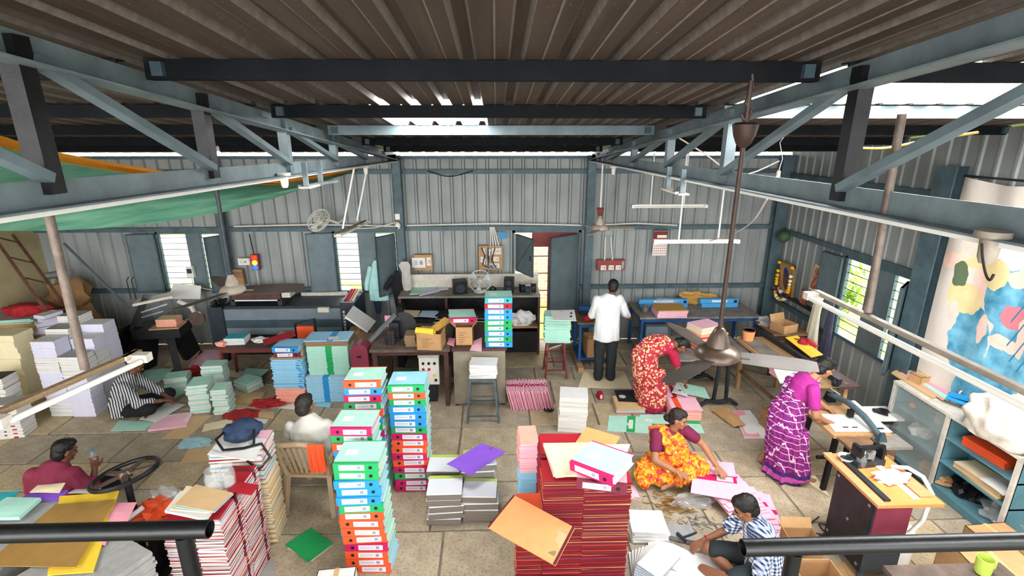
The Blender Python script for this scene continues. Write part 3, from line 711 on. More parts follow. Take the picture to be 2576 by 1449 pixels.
quad('paper_label', [(825, 855, z), (850, 853, z), (852, 846, z), (828, 847, z)], .001, 'white', 'white slip pasted in the band of the sky-blue folder', 'label')
# ---------------------------------------------------------------- white book stacks at far left
rs = random.Random(11)
G_ = 'white books in the tall stacks at left'
def white_col(x, y, n, rz0, z=0, label=None, side=1):
    i = 0
    while i < n:
        k = min(rs.choice((8, 9, 10)), n-i); rz = rz0 + (90 if (i//9) % 2 else 0)*0
        dx, dy = rs.uniform(-.006, .006), rs.uniform(-.008, .008)
        z = pile('white_book', x+dx, y+dy, z, k, (.30, .235, .0235), [('white', 'lavender')] if rs.random() < .6 else [('grey', 'white')], label or 'white book in the tall stacks behind the man in stripes', 'book', G_, rz, .004, 1.2); i += k
    return z
cols = [(-5.98, 6.42, 50), (-5.66, 6.40, 39), (-6.0, 6.68, 44), (-5.68, 6.67, 47), (-5.70, 6.93, 40), (-6.02, 6.94, 52)]
cols = [(-5.98, 6.50, 47), (-5.66, 6.48, 38), (-5.68, 6.75, 44), (-6.0, 6.77, 50), (-5.70, 7.01, 49), (-6.02, 7.03, 54)]
for c, w_ in zip(cols, ('front left', 'front right', 'middle right', 'middle left', 'rear right', 'rear left')):
    G_ = 'white books in the %s stack' % w_; white_col(c[0], c[1], c[2], 0, label='white book in the %s one of the tall white stacks' % w_)
# left edge: magazines, cream stack, cartons behind
z = pile('magazine', -6.22, 5.98, 0, 26, (.3, .24, .018), [('white', 'p edge', 'red', .05, .06), ('grey', 'white'), ('white', 'p edge', 'maroon', .03, -.04)], 'red and white magazine in the front stack at the left edge', 'magazine', 'front magazines at the left edge', 8)
z = pile('magazine', -6.5, 6.2, 0, 40, (.3, .24, .018), [('grey', 'white'), ('white', 'p edge', 'maroon', .06, .05), ('white', 'white'), ('black', 'p edge')], 'dark magazine in the rear stack at the left edge', 'magazine', 'rear magazines at the left edge', 5)
z = pile('cream_ream', -6.75, 6.75, 0, 13, (.42, .3, .085), [('ivory', 'ivory')], 'cream paper ream in the stack at the left edge', 'ream', 'cream reams at the left edge', jit=.012)
# ---------------------------------------------------------------- mint reams on the floor at left
def mint_pile(px, py, n, w, d, rz, where, grp, h=.028):
    p = at(px, py); return pile('paper_ream', p.x, p.y+d/2, 0, n, (w, d, h), [('mint', 'white'), ('mint', 'mint'), ('mint', 'white')], 'mint and white paper pad in ' + where, 'paper pad', grp, rz, .012, 4)
mint_pile(500, 1040, 15, .26, .3, 12, 'the tallest floor stack near the red cloth', 'pads in the tallest floor stack')
mint_pile(556, 1042, 13, .2, .24, 8, 'the narrow floor stack in front', 'pads in the narrow floor stack')
mint_pile(540, 985, 15, .3, .22, 6, 'the floor stack behind the narrow one', 'pads in the rear floor stack')
mint_pile(440, 985, 8, .3, .24, 15, 'the low floor stack beside the man in stripes', 'pads in the low floor stack')
mint_pile(617, 985, 5, .3, .26, -28, 'the flat floor stack before the red-legged table', 'pads in the flat floor stack')
for i, (c, m) in enumerate([
    ([(370, 1000, .01), (430, 1008, .01), (470, 985, .01), (400, 975, .01)], 'mint'), ([(345, 960, .02), (400, 962, .02), (440, 925, .02), (365, 932, .02)], 'mint'),
    ([(278, 1085, 0), (365, 1083, 0), (395, 1062, 0), (300, 1058, 0)], 'mint'), ([(350, 1055, .03), (390, 1062, .03), (468, 1018, .03), (415, 1012, .03)], 'white'), ([(372, 1086, 0), (470, 1075, 0), (486, 1040, 0), (402, 1050, 0)], 'palepink'),
    ([(405, 1105, 0), (470, 1104, 0), (535, 1045, 0), (480, 1048, 0)], 'buff'), ([(508, 1087, .002), (580, 1072, .002), (588, 1052, .002), (515, 1068, .002)], 'cream'), ([(455, 1164, 0), (545, 1160, 0), (545, 1118, 0), (480, 1122, 0)], 'buff'),
    ([(545, 1115, 0), (640, 1090, 0), (650, 1072, 0), (560, 1085, 0)], 'buff'), ([(590, 1014, 0), (650, 1014, 0), (670, 985, 0), (612, 990, 0)], 'buff'), ([(650, 1050, 0), (688, 1054, 0), (690, 1036, 0), (650, 1036, 0)], 'buff'),
    ([(618, 1059, .001), (668, 1066, .001), (676, 1056, .001), (630, 1050, .001)], 'white'), ([(700, 1027, 0), (750, 1012, 0), (790, 1028, .002), (740, 1030, .0)], 'white'), ([(790, 1022, 0), (830, 1026, 0), (832, 1014, 0), (800, 1012, 0)], 'sky'),
    ([(595, 960, .05), (640, 962, .05), (678, 930, .05), (620, 925, .05)], 'mint'), ([(570, 948, 0), (600, 950, 0), (612, 935, 0), (578, 932, 0)], 'cream')]):
    loc = ['beside the seated man in stripes', 'between the mint stacks', 'in front of the seated man', 'leaning on the pink pad', 'under the white sheet', 'under the pink pad', 'right of the pink pad', 'beside the blue cloth', 'behind the navy bag', 'before the salmon folders', 'beside the red rag', 'lying before the seated man in white', 'beside the salmon folders', 'under the pale blue stack', 'behind the flat mint stack', 'under the table with red legs'][i]
    nm = {'mint': 'mint green', 'buff': 'brown card', 'palepink': 'pale pink', 'cream': 'cream card', 'sky': 'sky blue'}.get(m, m)
    Q = quad('paper_sheet', c, .006 if i not in (4,) else .025, m, '%s sheet on the floor %s' % (nm, loc), 'paper', None, .006)
    if i == 4: band(Q, 'printed_strip', 'white', .05, .35, .97, .95); band(Q, 'pen', 'print grey', .3, .6, .55, .66)
# ---------------------------------------------------------------- brochure stacks, lower left
G_ = 'catalogues in the near red-edged stacks'
def catst(i): return [('red', 'grey', 'darkred', .035, .09), ('red', 'bluegrey', 'maroon', .03, .09), ('darkred', 'white', 'darkred', .035, .09), ('red', 'p edge', 'maroon', .04, .09), ('maroon', 'salmon')][(i*7+i//3) % 5]
for (x, y, n, rz, lab) in ((-2.2, 3.38, 57, 90, 'near'), (-2.2, 3.70, 58, 90, 'middle'), (-2.43, 3.38, 55, 90, 'outer')):
    pile('catalogue', x, y, 0, n, (.31, .21, .0165), catst, 'red-edged catalogue in the %s stack by the black railing' % lab, 'catalogue', 'red-edged catalogues in the %s stack' % lab, rz, .007, 1.6)
z = pile('catalogue', -2.33, 4.12, 0, 38, (.44, .30, .0185), [('cream', 'buff'), ('grey', 'cream'), ('buff', 'ivory')], 'buff catalogue low in the stack under the navy bag', 'catalogue', 'buff catalogues under the navy bag', 4, .01, 1.5)
ZB = pile('catalogue', -2.33, 4.1, z, 20, (.44, .31, .017), [('white', 'p edge'), ('palepink', 'brown'), ('red', 'white'), ('sky', 'white'), ('mint', 'grey'), ('salmon', 'white')], 'mixed colour catalogue high in the stack under the navy bag', 'catalogue', 'mixed catalogues under the navy bag', 4, .012, 2.5)
zt = .94
for i, (c, m, lab, th) in enumerate([
    ([(415, 1290, zt+.03), (520, 1312, zt+.03), (560, 1255, zt+.03), (455, 1240, zt+.03)], 'white', 'white speckled folder under the buff card on the catalogues', .02),
    ([(428, 1284, zt+.06), (528, 1292, zt+.06), (575, 1240, zt+.06), (470, 1225, zt+.06)], 'ivory', 'thick ivory board under the buff card', .012),
    ([(440, 1276, zt+.085), (540, 1290, zt+.085), (588, 1244, zt+.085), (495, 1220, zt+.085)], 'sky', 'sky-blue folder peeping out below the buff card', .006),
    ([(438, 1271, zt+.1), (536, 1288, zt+.1), (586, 1241, zt+.1), (492, 1220, zt+.1)], 'buff', 'buff card topping the near catalogues', .006),
    ([(570, 1237, zt+.04), (632, 1246, zt+.04), (652, 1222, zt+.04), (598, 1212, zt+.04)], 'red', 'red card on the catalogues beside the plastic jars', .006)]):
    quad('card', c, th, m, lab, 'card', None, .004)
# ---------------------------------------------------------------- grey board stack with gold sheets, lower left corner
pile('grey_board', -2.98, 2.86, 0, 34, (.62, .8, .0235), [('p board', 'p board')], 'grey board in the stack by the lower left railing', 'board', 'grey boards by the lower left railing', -27, .01, .8)
pile('grey_board', -3.78, 3.28, 0, 34, (.6, .72, .0235), [('p board', 'p board')], 'grey board in the rear stack under the mauve sheet', 'board', 'grey boards in the rear left stack', 0, .01, .8)
zg = .81
for i, (c, m, lab, th) in enumerate([
    ([(120, 1449, zg), (235, 1440, zg), (300, 1237, zg), (150, 1250, zg)], 'yellow', 'yellow sheet lying under the glossy gold sheet', .008),
    ([(-40, 1425, zg+.03), (190, 1428, zg+.03), (290, 1258, zg+.03), (140, 1270, zg+.03)], 'p gloss', 'glossy gold sheet on the yellow sheets', .006),
    ([(-60, 1312, zg+.02), (50, 1308, zg+.02), (105, 1260, zg+.02), (20, 1258, zg+.02)], 'mint', 'pale grey-green sheet left of the gold sheet', .03),
    ([(-20, 1290, zg), (28, 1262, zg), (50, 1236, zg), (-20, 1240, zg)], 'teal', 'teal sheet at the lower left edge', .006),
    ([(45, 1258, zg+.0), (155, 1262, zg+.0), (172, 1234, zg+.0), (80, 1240, zg+.0)], 'purple', 'mauve sheet above the grey-green sheet', .005),
    ([(75, 1240, zg+.02), (150, 1240, zg+.02), (165, 1216, zg+.02), (95, 1222, zg+.02)], 'cream', 'cream card sticking up behind the mauve sheet', .006),
    ([(255, 1318, zg), (320, 1316, zg), (344, 1265, zg), (285, 1266, zg)], 'rose', 'pink sheet with a white label right of the gold sheet', .005),
    ([(235, 1370, zg), (265, 1372, zg), (275, 1345, zg), (250, 1345, zg)], 'rose', 'small pink sheet below the railing', .004),
    ([(170, 1242, zg+.01), (250, 1242, zg+.01), (255, 1228, zg+.01), (190, 1232, zg+.01)], 'grey', 'grey card behind the yellow sheet', .006)]):
    Q = quad('card_sheet', c, th, m, lab, 'sheet', None, .012)
    if i == 6: band(Q, 'white_label', 'white', .4, .35, .85, .75)
# ---------------------------------------------------------------- shrink-wrapped packets and purple folder
n = N('packet edge', .25); a = n.noise(3, 3); s = n.stripes(n.z, 95, .5); n.out(n.mix(s, '#8b827a', '#5b524b')); n.p.inputs['Specular IOR Level'].default_value = .8
n = N('packet top', .12); n.p.inputs['Specular IOR Level'].default_value = .9; g_ = n.math('GREATER_THAN', n.y, .09); n.out(n.mix(g_, '#dfe3e6', '#b7c95f')); n.nt.nodes.new('ShaderNodeTexNoise')
def packet(px, py, n, z0, lab, grp, rz=0):
    p = at(px, py); return pile('shrink_wrapped_packet', p.x, p.y+.14, z0, n, (.34, .28, .075), [('packet top', 'packet edge')], 'shrink-wrapped packet of notebooks in ' + lab, 'packet', grp, rz, .012, 3)
zp = packet(1120, 1322, 5, 0, 'the front left pile', 'packets in the front left pile', 2)
packet(1210, 1312, 4, 0, 'the front right pile', 'packets in the front right pile', -2)
zq = packet(1120, 1262, 5, 0, 'the rear left pile', 'packets in the rear left pile', 1)
zr = packet(1205, 1262, 6, 0, 'the rear right pile under the purple folder', 'packets under the purple folder', 2)
Q = quad('plastic_folder', [(1124, 1168, .5), (1184, 1196, .47), (1272, 1137, .5), (1212, 1116, .52)], .006, 'purple', 'purple plastic folder lying on the wrapped packets', 'folder', None, .008)
band(Q, 'clip', 'white', .4, .08, .46, .5); band(Q, 'crease', 'maroon', .47, 0, .5, 1); band(Q, 'label', 'lavender', .7, .5, .78, .85)
# ---------------------------------------------------------------- tall red folder stack
G_ = 'red folders in the tall stack'
def reds(i): return [('red', 'darkred'), ('orange', 'darkred'), ('red', 'darkred'), ('peach', 'darkred'), ('red', 'maroon'), ('orange', 'darkred')][(i*5+i//4) % 6]
def goldy(i): return ('gold', 'darkred') if i % 2 else ('peach', 'maroon')
for (x, w, z0, n, st, w_) in ((.52, .33, 0, 62, reds, 'left column of'), (.87, .38, 0, 30, reds, 'lower right part of')):
    zz = pile('red_folder', x, 3.53, z0, n, (w, .27, .0175), st, 'red folder in the %s the tall stack under the crimson file' % w_, 'folder', 'red folders in the %s the tall stack' % w_, 0, .006, 1)
zz = pile('red_folder', .87, 3.53, zz, 14, (.38, .27, .0175), goldy, 'red folder with gold edge in the tall stack', 'folder', 'gold-edged folders in the tall red stack', 0, .006, 1)
zz = pile('red_folder', .87, 3.53, zz, 17, (.38, .27, .0175), reds, 'red folder near the top of the tall stack', 'folder', 'red folders near the top of the tall stack', 0, .008, 1.2)
zz = pile('red_folder', .55, 3.85, 0, 64, (.38, .3, .0175), [('red', 'darkred')], 'red folder in the rear column of the tall stack', 'folder', 'red folders in the rear column', 0, .012, 2)
pile('red_folder', .25, 3.55, 0, 42, (.21, .3, .0175), reds, 'red folder in the low stack under the orange folder', 'folder', 'red folders in the low stack', 0, .006, 1.2)
pile('pink_folder', .28, 4.2, 0, 26, (.16, .3, .026), [('sky', 'sky'), ('bluegrey', 'sky')], 'sky-blue folder behind the tall red stack', 'folder', 'sky-blue folders behind the red stack', 2, .008, 2)
pile('pink_folder', .28, 4.2, .68, 12, (.17, .3, .026), [('salmon', 'palepink')], 'salmon folder above the sky-blue ones behind the red stack', 'folder', 'salmon folders behind the red stack', 2, .008, 2)
Q = quad('orange_folder', [(1292, 1247, .80), (1446, 1329, .92), (1397, 1425, .86), (1226, 1328, .78)], .008, 'peach', 'large orange folder sticking out of the red stack', 'folder', None, .006)
band(Q, 'red_edge', 'darkred', .965, 0, 1, 1); band(Q, 'red_edge', 'darkred', 0, 0, .025, 1)
band(Q, 'printed_panel', 'p buff', .7, .25, .96, .62); band(Q, 'printed_line', 'brown', .72, .3, .73, .58, .002); band(Q, 'printed_text', 'brown', .84, .72, .94, .84)
zt = 1.14
Q = quad('card', [(1430, 1140, zt), (1530, 1150, zt), (1560, 1100, zt), (1475, 1075, zt)], .006, 'peach', 'peach card behind the crimson file on the red stack', 'card')
quad('card', [(1392, 1200, zt-.02), (1500, 1200, zt-.02), (1500, 1120, zt-.02), (1366, 1122, zt-.02)], .03, 'cream', 'cream card pad left of the crimson file', 'card', None, .004)
quad('card', [(1398, 1203, zt+.02), (1560, 1185, zt+.02), (1585, 1120, zt+.02), (1368, 1124, zt+.02)], .012, 'ivory', 'ivory card pad under the crimson file', 'card', None, .004)
c = at(1510, 1240, zt-.015); binder((c.x, c.y-.03, zt+.02), -9, 'maroon', 'rose', False, 'dull red lever arch file under the crimson one', rot=(0, 0, -12))
c = at(1497, 1222, zt+.06); binder((c.x-.03, c.y+.02, zt+.11), 0, 'magenta', 'mint', False, 'crimson lever arch file with a mint cover on the tall red stack', top=True, rot=(3, -5, -42), pages='white')
# ---------------------------------------------------------------- pink folders leaning in a row
for i in range(34):
    f = i/33; x = .2 + .57*f; a = -8 - 26*f
    o = inst(block(.34, .0125, .3 + .006*(i % 3), *((('palepink', 'pink', 'magenta', .05, .0), ('pink', 'rose', 'red', .05, .0))[i % 2])), 'pink_folder', None, (x, 6.52 + .025*math.sin(i*2.4), .004), (0, 0, 90)); o.rotation_euler = (R(-14), R(0), R(90+.6*math.sin(i*1.7)))
    tag(o, 'pink folder with a crimson band in the leaning row beside the iron stool', 'folder', 'pink folders leaning in a row')
# ---------------------------------------------------------------- white thick books
p = at(1443, 1088); zz = 0
for i in range(8):
    o = inst(block(.36, .3, .062, 'white', 'p edge'), 'thick_book', None, (p.x+rj(.012), p.y+.15+rj(.012), zz), (0, 0, -6+rj(3))); zz += .0625
    tag(o, 'thick white paper book, %s in the stack beside the pink folders' % ('topmost' if i == 7 else ORD[7-i] + ' from the top'), 'book', 'thick white books on the floor')
# ---------------------------------------------------------------- tower on the bench, file on carton
zb = .895
tower(.02, 6.50, ['tmint', 'rmint', 'b', 'b', 'g', 'g', 'b', 'g', 'b'], 'the tower on the work bench', 'lever arch files on the work bench', z=zb, jit=.006)
# ---------------------------------------------------------------- furniture and machines
mat('kraft card', '#b78f62', .8, var=.12, scale=7); mat('kraft inside', '#9c774f', .85, var=.15, scale=7); mat('tape', '#c8a878', .3)
mat('bench top', '#5f5148', .8, var=.35, scale=7, bump=.2); mat('bench brown', '#4e3530', .6, var=.3, scale=9); mat('cabinet drab', '#8d8472', .7, var=.2, scale=5); mat('cutter black', '#232324', .5, .2, var=.35, scale=8)
mat('table grey', '#7e7a73', .7, var=.3, scale=6, bump=.1); mat('sealer blue', '#4aa0d8', .4, var=.08); mat('frame blue', '#1f4f86', .5, var=.2); mat('ply', '#b08a5f', .7, var=.22, scale=9, stretch=(2, 14, 14)); mat('ply dark', '#7d5f45', .75, var=.25, scale=9)
mat('machine grey', '#6f7b85', .5, var=.12, scale=5); mat('machine dark', '#2b323a', .45, var=.2, scale=6); mat('stool grey', '#56646b', .5, .2, var=.25, scale=12); mat('stool red', '#6e2f2a', .55, var=.25, scale=12)
mat('chair tan', '#a88f70', .5, var=.08, scale=6); mat('orange top', '#d98a4c', .5, var=.12); mat('cab teal', '#5d8791', .5, var=.2, scale=5); mat('sack', '#d6cdbf', .85, var=.08, scale=18, bump=.4); mat('cloth white', '#e9e7e3', .9, var=.06, scale=10, bump=.25); mat('cloth red', '#a02328', .9, var=.25, scale=14, bump=.4); mat('cloth blue', '#9fc6cf', .9, var=.15, scale=14, bump=.4)
mat('clear film', '#e8ecec', .08, alpha=.28, spec=.9); mat('clear jar', '#dfe6e6', .06, alpha=.16, spec=.9); mat('cast iron', '#2e3438', .5, .35, var=.3, scale=10, bump=.1); mat('maroon paint', '#7c2f42', .5, var=.12); mat('plastic black', '#161617', .4)
mat('glass pane', '#cfdcd8', .05, alpha=.22, spec=1.0)
def carton(loc, w, d, h, label, rz=0, flaps=(70, 60, 50, 80), open_=True, text=True, m='kraft card', group=None):
    t = T('cardboard_box', label, 'box', loc, rz, group); th = .006
    b = B(); b.box((-w/2, -d/2, 0), (w/2, d/2, th)).box((-w/2, -d/2, 0), (w/2, -d/2+th, h)).box((-w/2, d/2-th, 0), (w/2, d/2, h)).box((-w/2, -d/2, 0), (-w/2+th, d/2, h)).box((w/2-th, -d/2, 0), (w/2, d/2, h))
    if not open_: b.box((-w/2, -d/2, h-th), (w/2, d/2, h))
    bm = b.o('carton_body', m, t)
    if open_:
        f = d*.42
        for k, (px, py, L, rzf) in enumerate(((0, -d/2, w, 180), (0, d/2, w, 0), (-w/2, 0, d, 90), (w/2, 0, d, -90))):
            if flaps[k] is None: continue
            B().box((-L/2, 0, 0), (L/2, f, th*.7)).o('flap', m, t, (px, py, h), (-(flaps[k]-90)*-1 if False else 90-flaps[k], 0, rzf))
    else: B().box((-.02, -d/2-.001, h), (.02, d/2+.001, h+.001)).o('tape', 'tape', t)
    if text:
        for i in range(5): B().box((-w*.3, -d/2-.001, h*(.2+.12*i)), (w*(-.05+.3*((i*37) % 5)/5), -d/2, h*(.225+.12*i))).o('printed_line', 'ply dark', t)
    return t
def lump(name, p, r, sc, m, label, cat, wob=.5, seed=1, sub=3, group=None):
    b = B().ico((0, 0, 0), r, sub, sc, wob, seed); z0 = -r*sc[2]*.55
    b.v = [(x, y, max(z, z0)-z0) for x, y, z in b.v]
    return tag(b.o(name, m, None, tuple(p), smooth=True), label, cat, group)
def table(loc, w, d, h, label, top, legm, tt=.03, leg=.045, rz=0, apron=True, cat='table', name='table', inset=.03, group=None):
    t = T(name, label, cat, loc, rz, group)
    B().box((-w/2, -d/2, h-tt), (w/2, d/2, h)).o('table_top', top, t)
    for sx in (-1, 1):
        for sy in (-1, 1): B().cb((sx*(w/2-inset-leg/2), sy*(d/2-inset-leg/2), (h-tt)/2), (leg, leg, h-tt)).o('leg', legm, t)
    if apron:
        for sy in (-1, 1): B().cb((0, sy*(d/2-inset-leg/2), h-tt-.035), (w-2*inset-2*leg, leg*.6, .06)).o('rail', legm, t)
        for sx in (-1, 1): B().cb((sx*(w/2-inset-leg/2), 0, h-tt-.035), (leg*.6, d-2*inset-2*leg, .06)).o('rail', legm, t)
    return t
# wall bench with back board
t = T('wall_bench', 'long grey bench with a back board under the switch boards', 'bench', (-.46, 8.45, 0))
B().box((-1.2, -.25, 1.07), (1.2, .28, 1.105)).o('shelf_top', 'table grey', t); B().box((-1.2, .25, 1.1), (1.2, .28, 1.35)).o('back_board', 'dusty white', t)
for x in (-1.18, -.4, .42, 1.18): B().box((x-.02, -.22, 0), (x+.02, .25, 1.07)).o('upright', 'bench brown', t)
B().box((-1.16, .2, .1), (1.16, .24, 1.07)).o('back_panel', 'cutter black', t); B().box((-1.16, -.22, .5), (1.16, .22, .53)).o('lower_shelf', 'ply', t); B().box((.44, -.24, .06), (1.16, -.2, .44)).o('black_panel', 'cutter black', t)
t = T('paper_cutter', 'dark paper cutting machine behind the brown work bench', 'machine', (-.9, 7.95, 0))
B().box((-.75, -.16, .5), (.75, .22, .74)).o('bed', 'cutter black', t); B().box((-.78, -.2, .74), (-.1, -.05, .86)).o('clamp_cover', 'dark iron', t)
for x in (-.8, -.1): 
    q = B(); q.X = Matrix.Translation((x, -.21, .78)) @ Matrix.Rotation(R(90), 4, 'X'); q.lathe([(.04, 0), (.045, .02), (.02, .03)], 14); q.o('knob', 'steel', t)
for z in (.78, .83): B().tube((-.1, -.12, z), (.8, -.12, z), .014, n=8).o('guide_rod', 'steel', t)
for x in (-.7, .7): B().box((x-.05, -.15, 0), (x+.05, .2, .5)).o('leg', 'cutter black', t)
B().box((-.1, -.18, .86), (.8, .2, .9)).o('cutter_beam', 'cutter black', t)
for x in (-.7, .75): B().box((x-.05, .0, .7), (x+.05, .2, 1.0)).o('beam_post', 'cutter black', t)
# brown work bench and drab steel cabinet
bench = table((-1.2, 6.98, 0), 1.1, 1.02, .89, 'long brown work bench carrying cartons and a flywheel press', 'bench top', 'bench brown', .04, .06)
t = T('steel_cabinet', 'drab steel cabinet under the tower of files', 'cabinet', (-.25, 6.98, 0))
B().box((-.36, -.48, .03), (.36, .5, .85)).o('cabinet_body', 'cabinet drab', t); B().box((-.38, -.5, .85), (.38, .51, .89)).o('cabinet_top', 'bench brown', t)
B().box((-.33, -.49, .08), (.33, -.48, .8)).o('door', 'cabinet drab', t)
for x in (-.33, .33): B().box((x-.025, -.47, 0), (x+.025, -.42, .03)).o('foot', 'bench brown', t)
t = T('control_panel', 'white machine control panel with red buttons under the bench', 'control panel', (-.97, 6.62, .28))
B().box((-.14, 0, 0), (.14, .12, .42)).o('panel_box', 'white paint', t); B().box((-.15, -.01, .42), (.15, .13, .46)).o('cap', 'dusty white', t); B().cb((0, .06, -.14), (.2, .1, .28)).o('stand', 'dark iron', t)
for i, (x, z, m) in enumerate(((-.08, .33, 'plastic black'), (0, .33, 'plastic black'), (.08, .33, 'plastic black'), (-.08, .24, 'p red'), (0, .24, 'p red'), (.07, .15, 'p yellow'), (-.07, .13, 'plastic black'), (.09, .07, 'plastic black'))):
    q = B(); q.X = Matrix.Translation((x, 0, z)) @ Matrix.Rotation(R(90), 4, 'X'); q.lathe([(.02, 0), (.02, .01), (.014, .018)], 12); q.o('button', m, t)
t = T('flywheel_press', 'dark bench press with a flywheel and slanted arm on the work bench', 'press', (-1.5, 6.85, .89))
q = B(); q.X = Matrix.Translation((.14, .1, .17)) @ Matrix.Rotation(R(80), 4, 'X'); q.lathe([(.11, 0), (.2, 0), (.2, .035), (.11, .035)], 28).lathe([(.0, .01), (.11, .01), (.11, .02), (.0, .02)], 20); q.o('flywheel', 'black iron', t, smooth=True)
B().box((-.1, -.1, 0), (.12, .1, .05)).o('press_base', 'dark iron', t); B().bar((-.28, -.2, .06), (.05, .05, .36), .045, .05).o('arm', 'steel', t); B().box((-.02, -.05, .05), (.1, .06, .26)).o('press_body', 'dark iron', t)
for i in range(5): B().box((-.03+.022*i, -.22, 0), (-.015+.022*i, -.14, .22)).o('type_bar', 'bench brown' if i % 2 else 'dark iron', t)
t = T('guard_box', 'maroon rounded machine guard at the bench end', 'machine guard', (-1.9, 6.6, .0))
pts = [(-.12, 0), (.12, 0), (.12, .24)] + [(.12*math.cos(a), .24+.1*math.sin(a)) for a in [R(k) for k in range(20, 180, 20)]] + [(-.12, .24)]
B().prism(pts, -.1, .1, 'xz').o('guard', 'maroon paint', t, (0, 0, .62)); B().cb((0, -.105, .78), (.06, .012, .02)).o('slot', 'black iron', t); B().cb((0, 0, .31), (.2, .18, .62)).o('pedestal', 'bench brown', t)
# cartons etc. on the bench
zb = .891
c = at(1082, 884, zb); carton((c.x, c.y+.18, zb), .34, .3, .24, 'open carton with a gold sheet and yellow roll on the bench', -6, (None, None, None, 30))
quad('gold_sheet', [(1078, 828, zb+.27), (1100, 833, zb+.24), (1140, 806, zb+.33), (1118, 798, zb+.36)], .004, 'gold', 'gold sheet sticking out of the open carton', 'sheet', None, .01)
q = B(); q.path([(-.13, 0, 0), (.13, 0, 0)], [.05, .052], 18, caps=False).path([(.13, 0, 0), (-.12, 0, 0)], [.038, .038], 18, caps=False); c2 = at(1070, 834, zb+.25)
tag(q.o('paper_roll', 'p yellow', None, (c2.x, c2.y, zb+.25), (0, 0, -15), True), 'yellow cardboard tube on the open carton', 'roll')
c = at(1168, 870, zb); carton((c.x, c.y+.13, zb), .24, .24, .27, 'upright carton with flaps out carrying the red file', 0, (None, None, 40, 40))
c = at(1162, 815, zb+.28); binder((c.x+.02, c.y+.0, zb+.29), 8, 'magenta', 'mint', False, 'crimson lever arch file balanced on the upright carton', rot=(4, 3, 10))
for i in range(4): tag(inst(block(.15, .22, .04, 'brown', 'brown'), 'cardboard_block', None, (-1.2+rj(.008), 6.68, zb+.041*i), (0, 0, rj(4))), 'small brown board block beside the open carton, %s' % ('lowest', 'second lowest', 'third lowest', 'topmost')[i], 'board', 'small brown board blocks')
for i, (c, m, lab) in enumerate((([(1010, 795, zb), (1050, 798, zb), (1058, 782, zb), (1018, 780, zb)], 'cream', 'cream paper at the back of the bench'), ([(1052, 797, zb), (1100, 800, zb), (1112, 782, zb), (1062, 782, zb)], 'bluegrey', 'blue-grey paper at the back of the bench'), ([(1124, 866, zb), (1142, 872, zb), (1146, 852, zb), (1130, 850, zb)], 'rose', 'pink card between the two cartons'), ([(1182, 882, zb), (1212, 884, zb), (1212, 850, zb+.02), (1192, 858, zb)], 'palepink', 'pale pink wrapping paper beside the file tower'))): quad('paper_sheet', c, .006, m, lab, 'paper', None, .01)
# things on the wall bench
zs = 1.106
def speaker_box(px, py, y, w, h, d, label, rz=0, cones=1, m='plastic black'):
    p = atY(px, py, y); t = T('speaker', label, 'speaker', (p.x, y, zs), rz)
    B().box((-w/2, -d/2, 0), (w/2, d/2, h)).o('cabinet', m, t)
    for k in range(cones):
        q = B(); q.X = Matrix.Translation((0, -d/2-.001, h*(k+.5)/cones)) @ Matrix.Rotation(R(90), 4, 'X'); r = min(w, h/cones)*.36; q.lathe([(r, 0), (r, .006), (r*.7, .002), (r*.3, .006), (0, .008)], 18); q.o('cone', 'machine dark', t, smooth=True)
speaker_box(1157, 735, 8.4, .24, .22, .22, 'large black speaker box on the wall bench', 10, 1); speaker_box(1281, 733, 8.42, .17, .25, .18, 'tall black speaker right of the table fan', -6, 2)
speaker_box(1314, 730, 8.42, .09, .14, .09, 'left one of three small black speakers', 20); speaker_box(1327, 731, 8.36, .09, .13, .09, 'middle one of three small black speakers', 0); speaker_box(1343, 729, 8.42, .09, .16, .09, 'right one of three small black speakers', -15)
p = atY(1240, 730, 8.4); lump('clock', (p.x, 8.4, zs), .07, (.8, .6, 1.1), 'plastic black', 'small black bag beside the table fan', 'bag', .4, 4, 2)
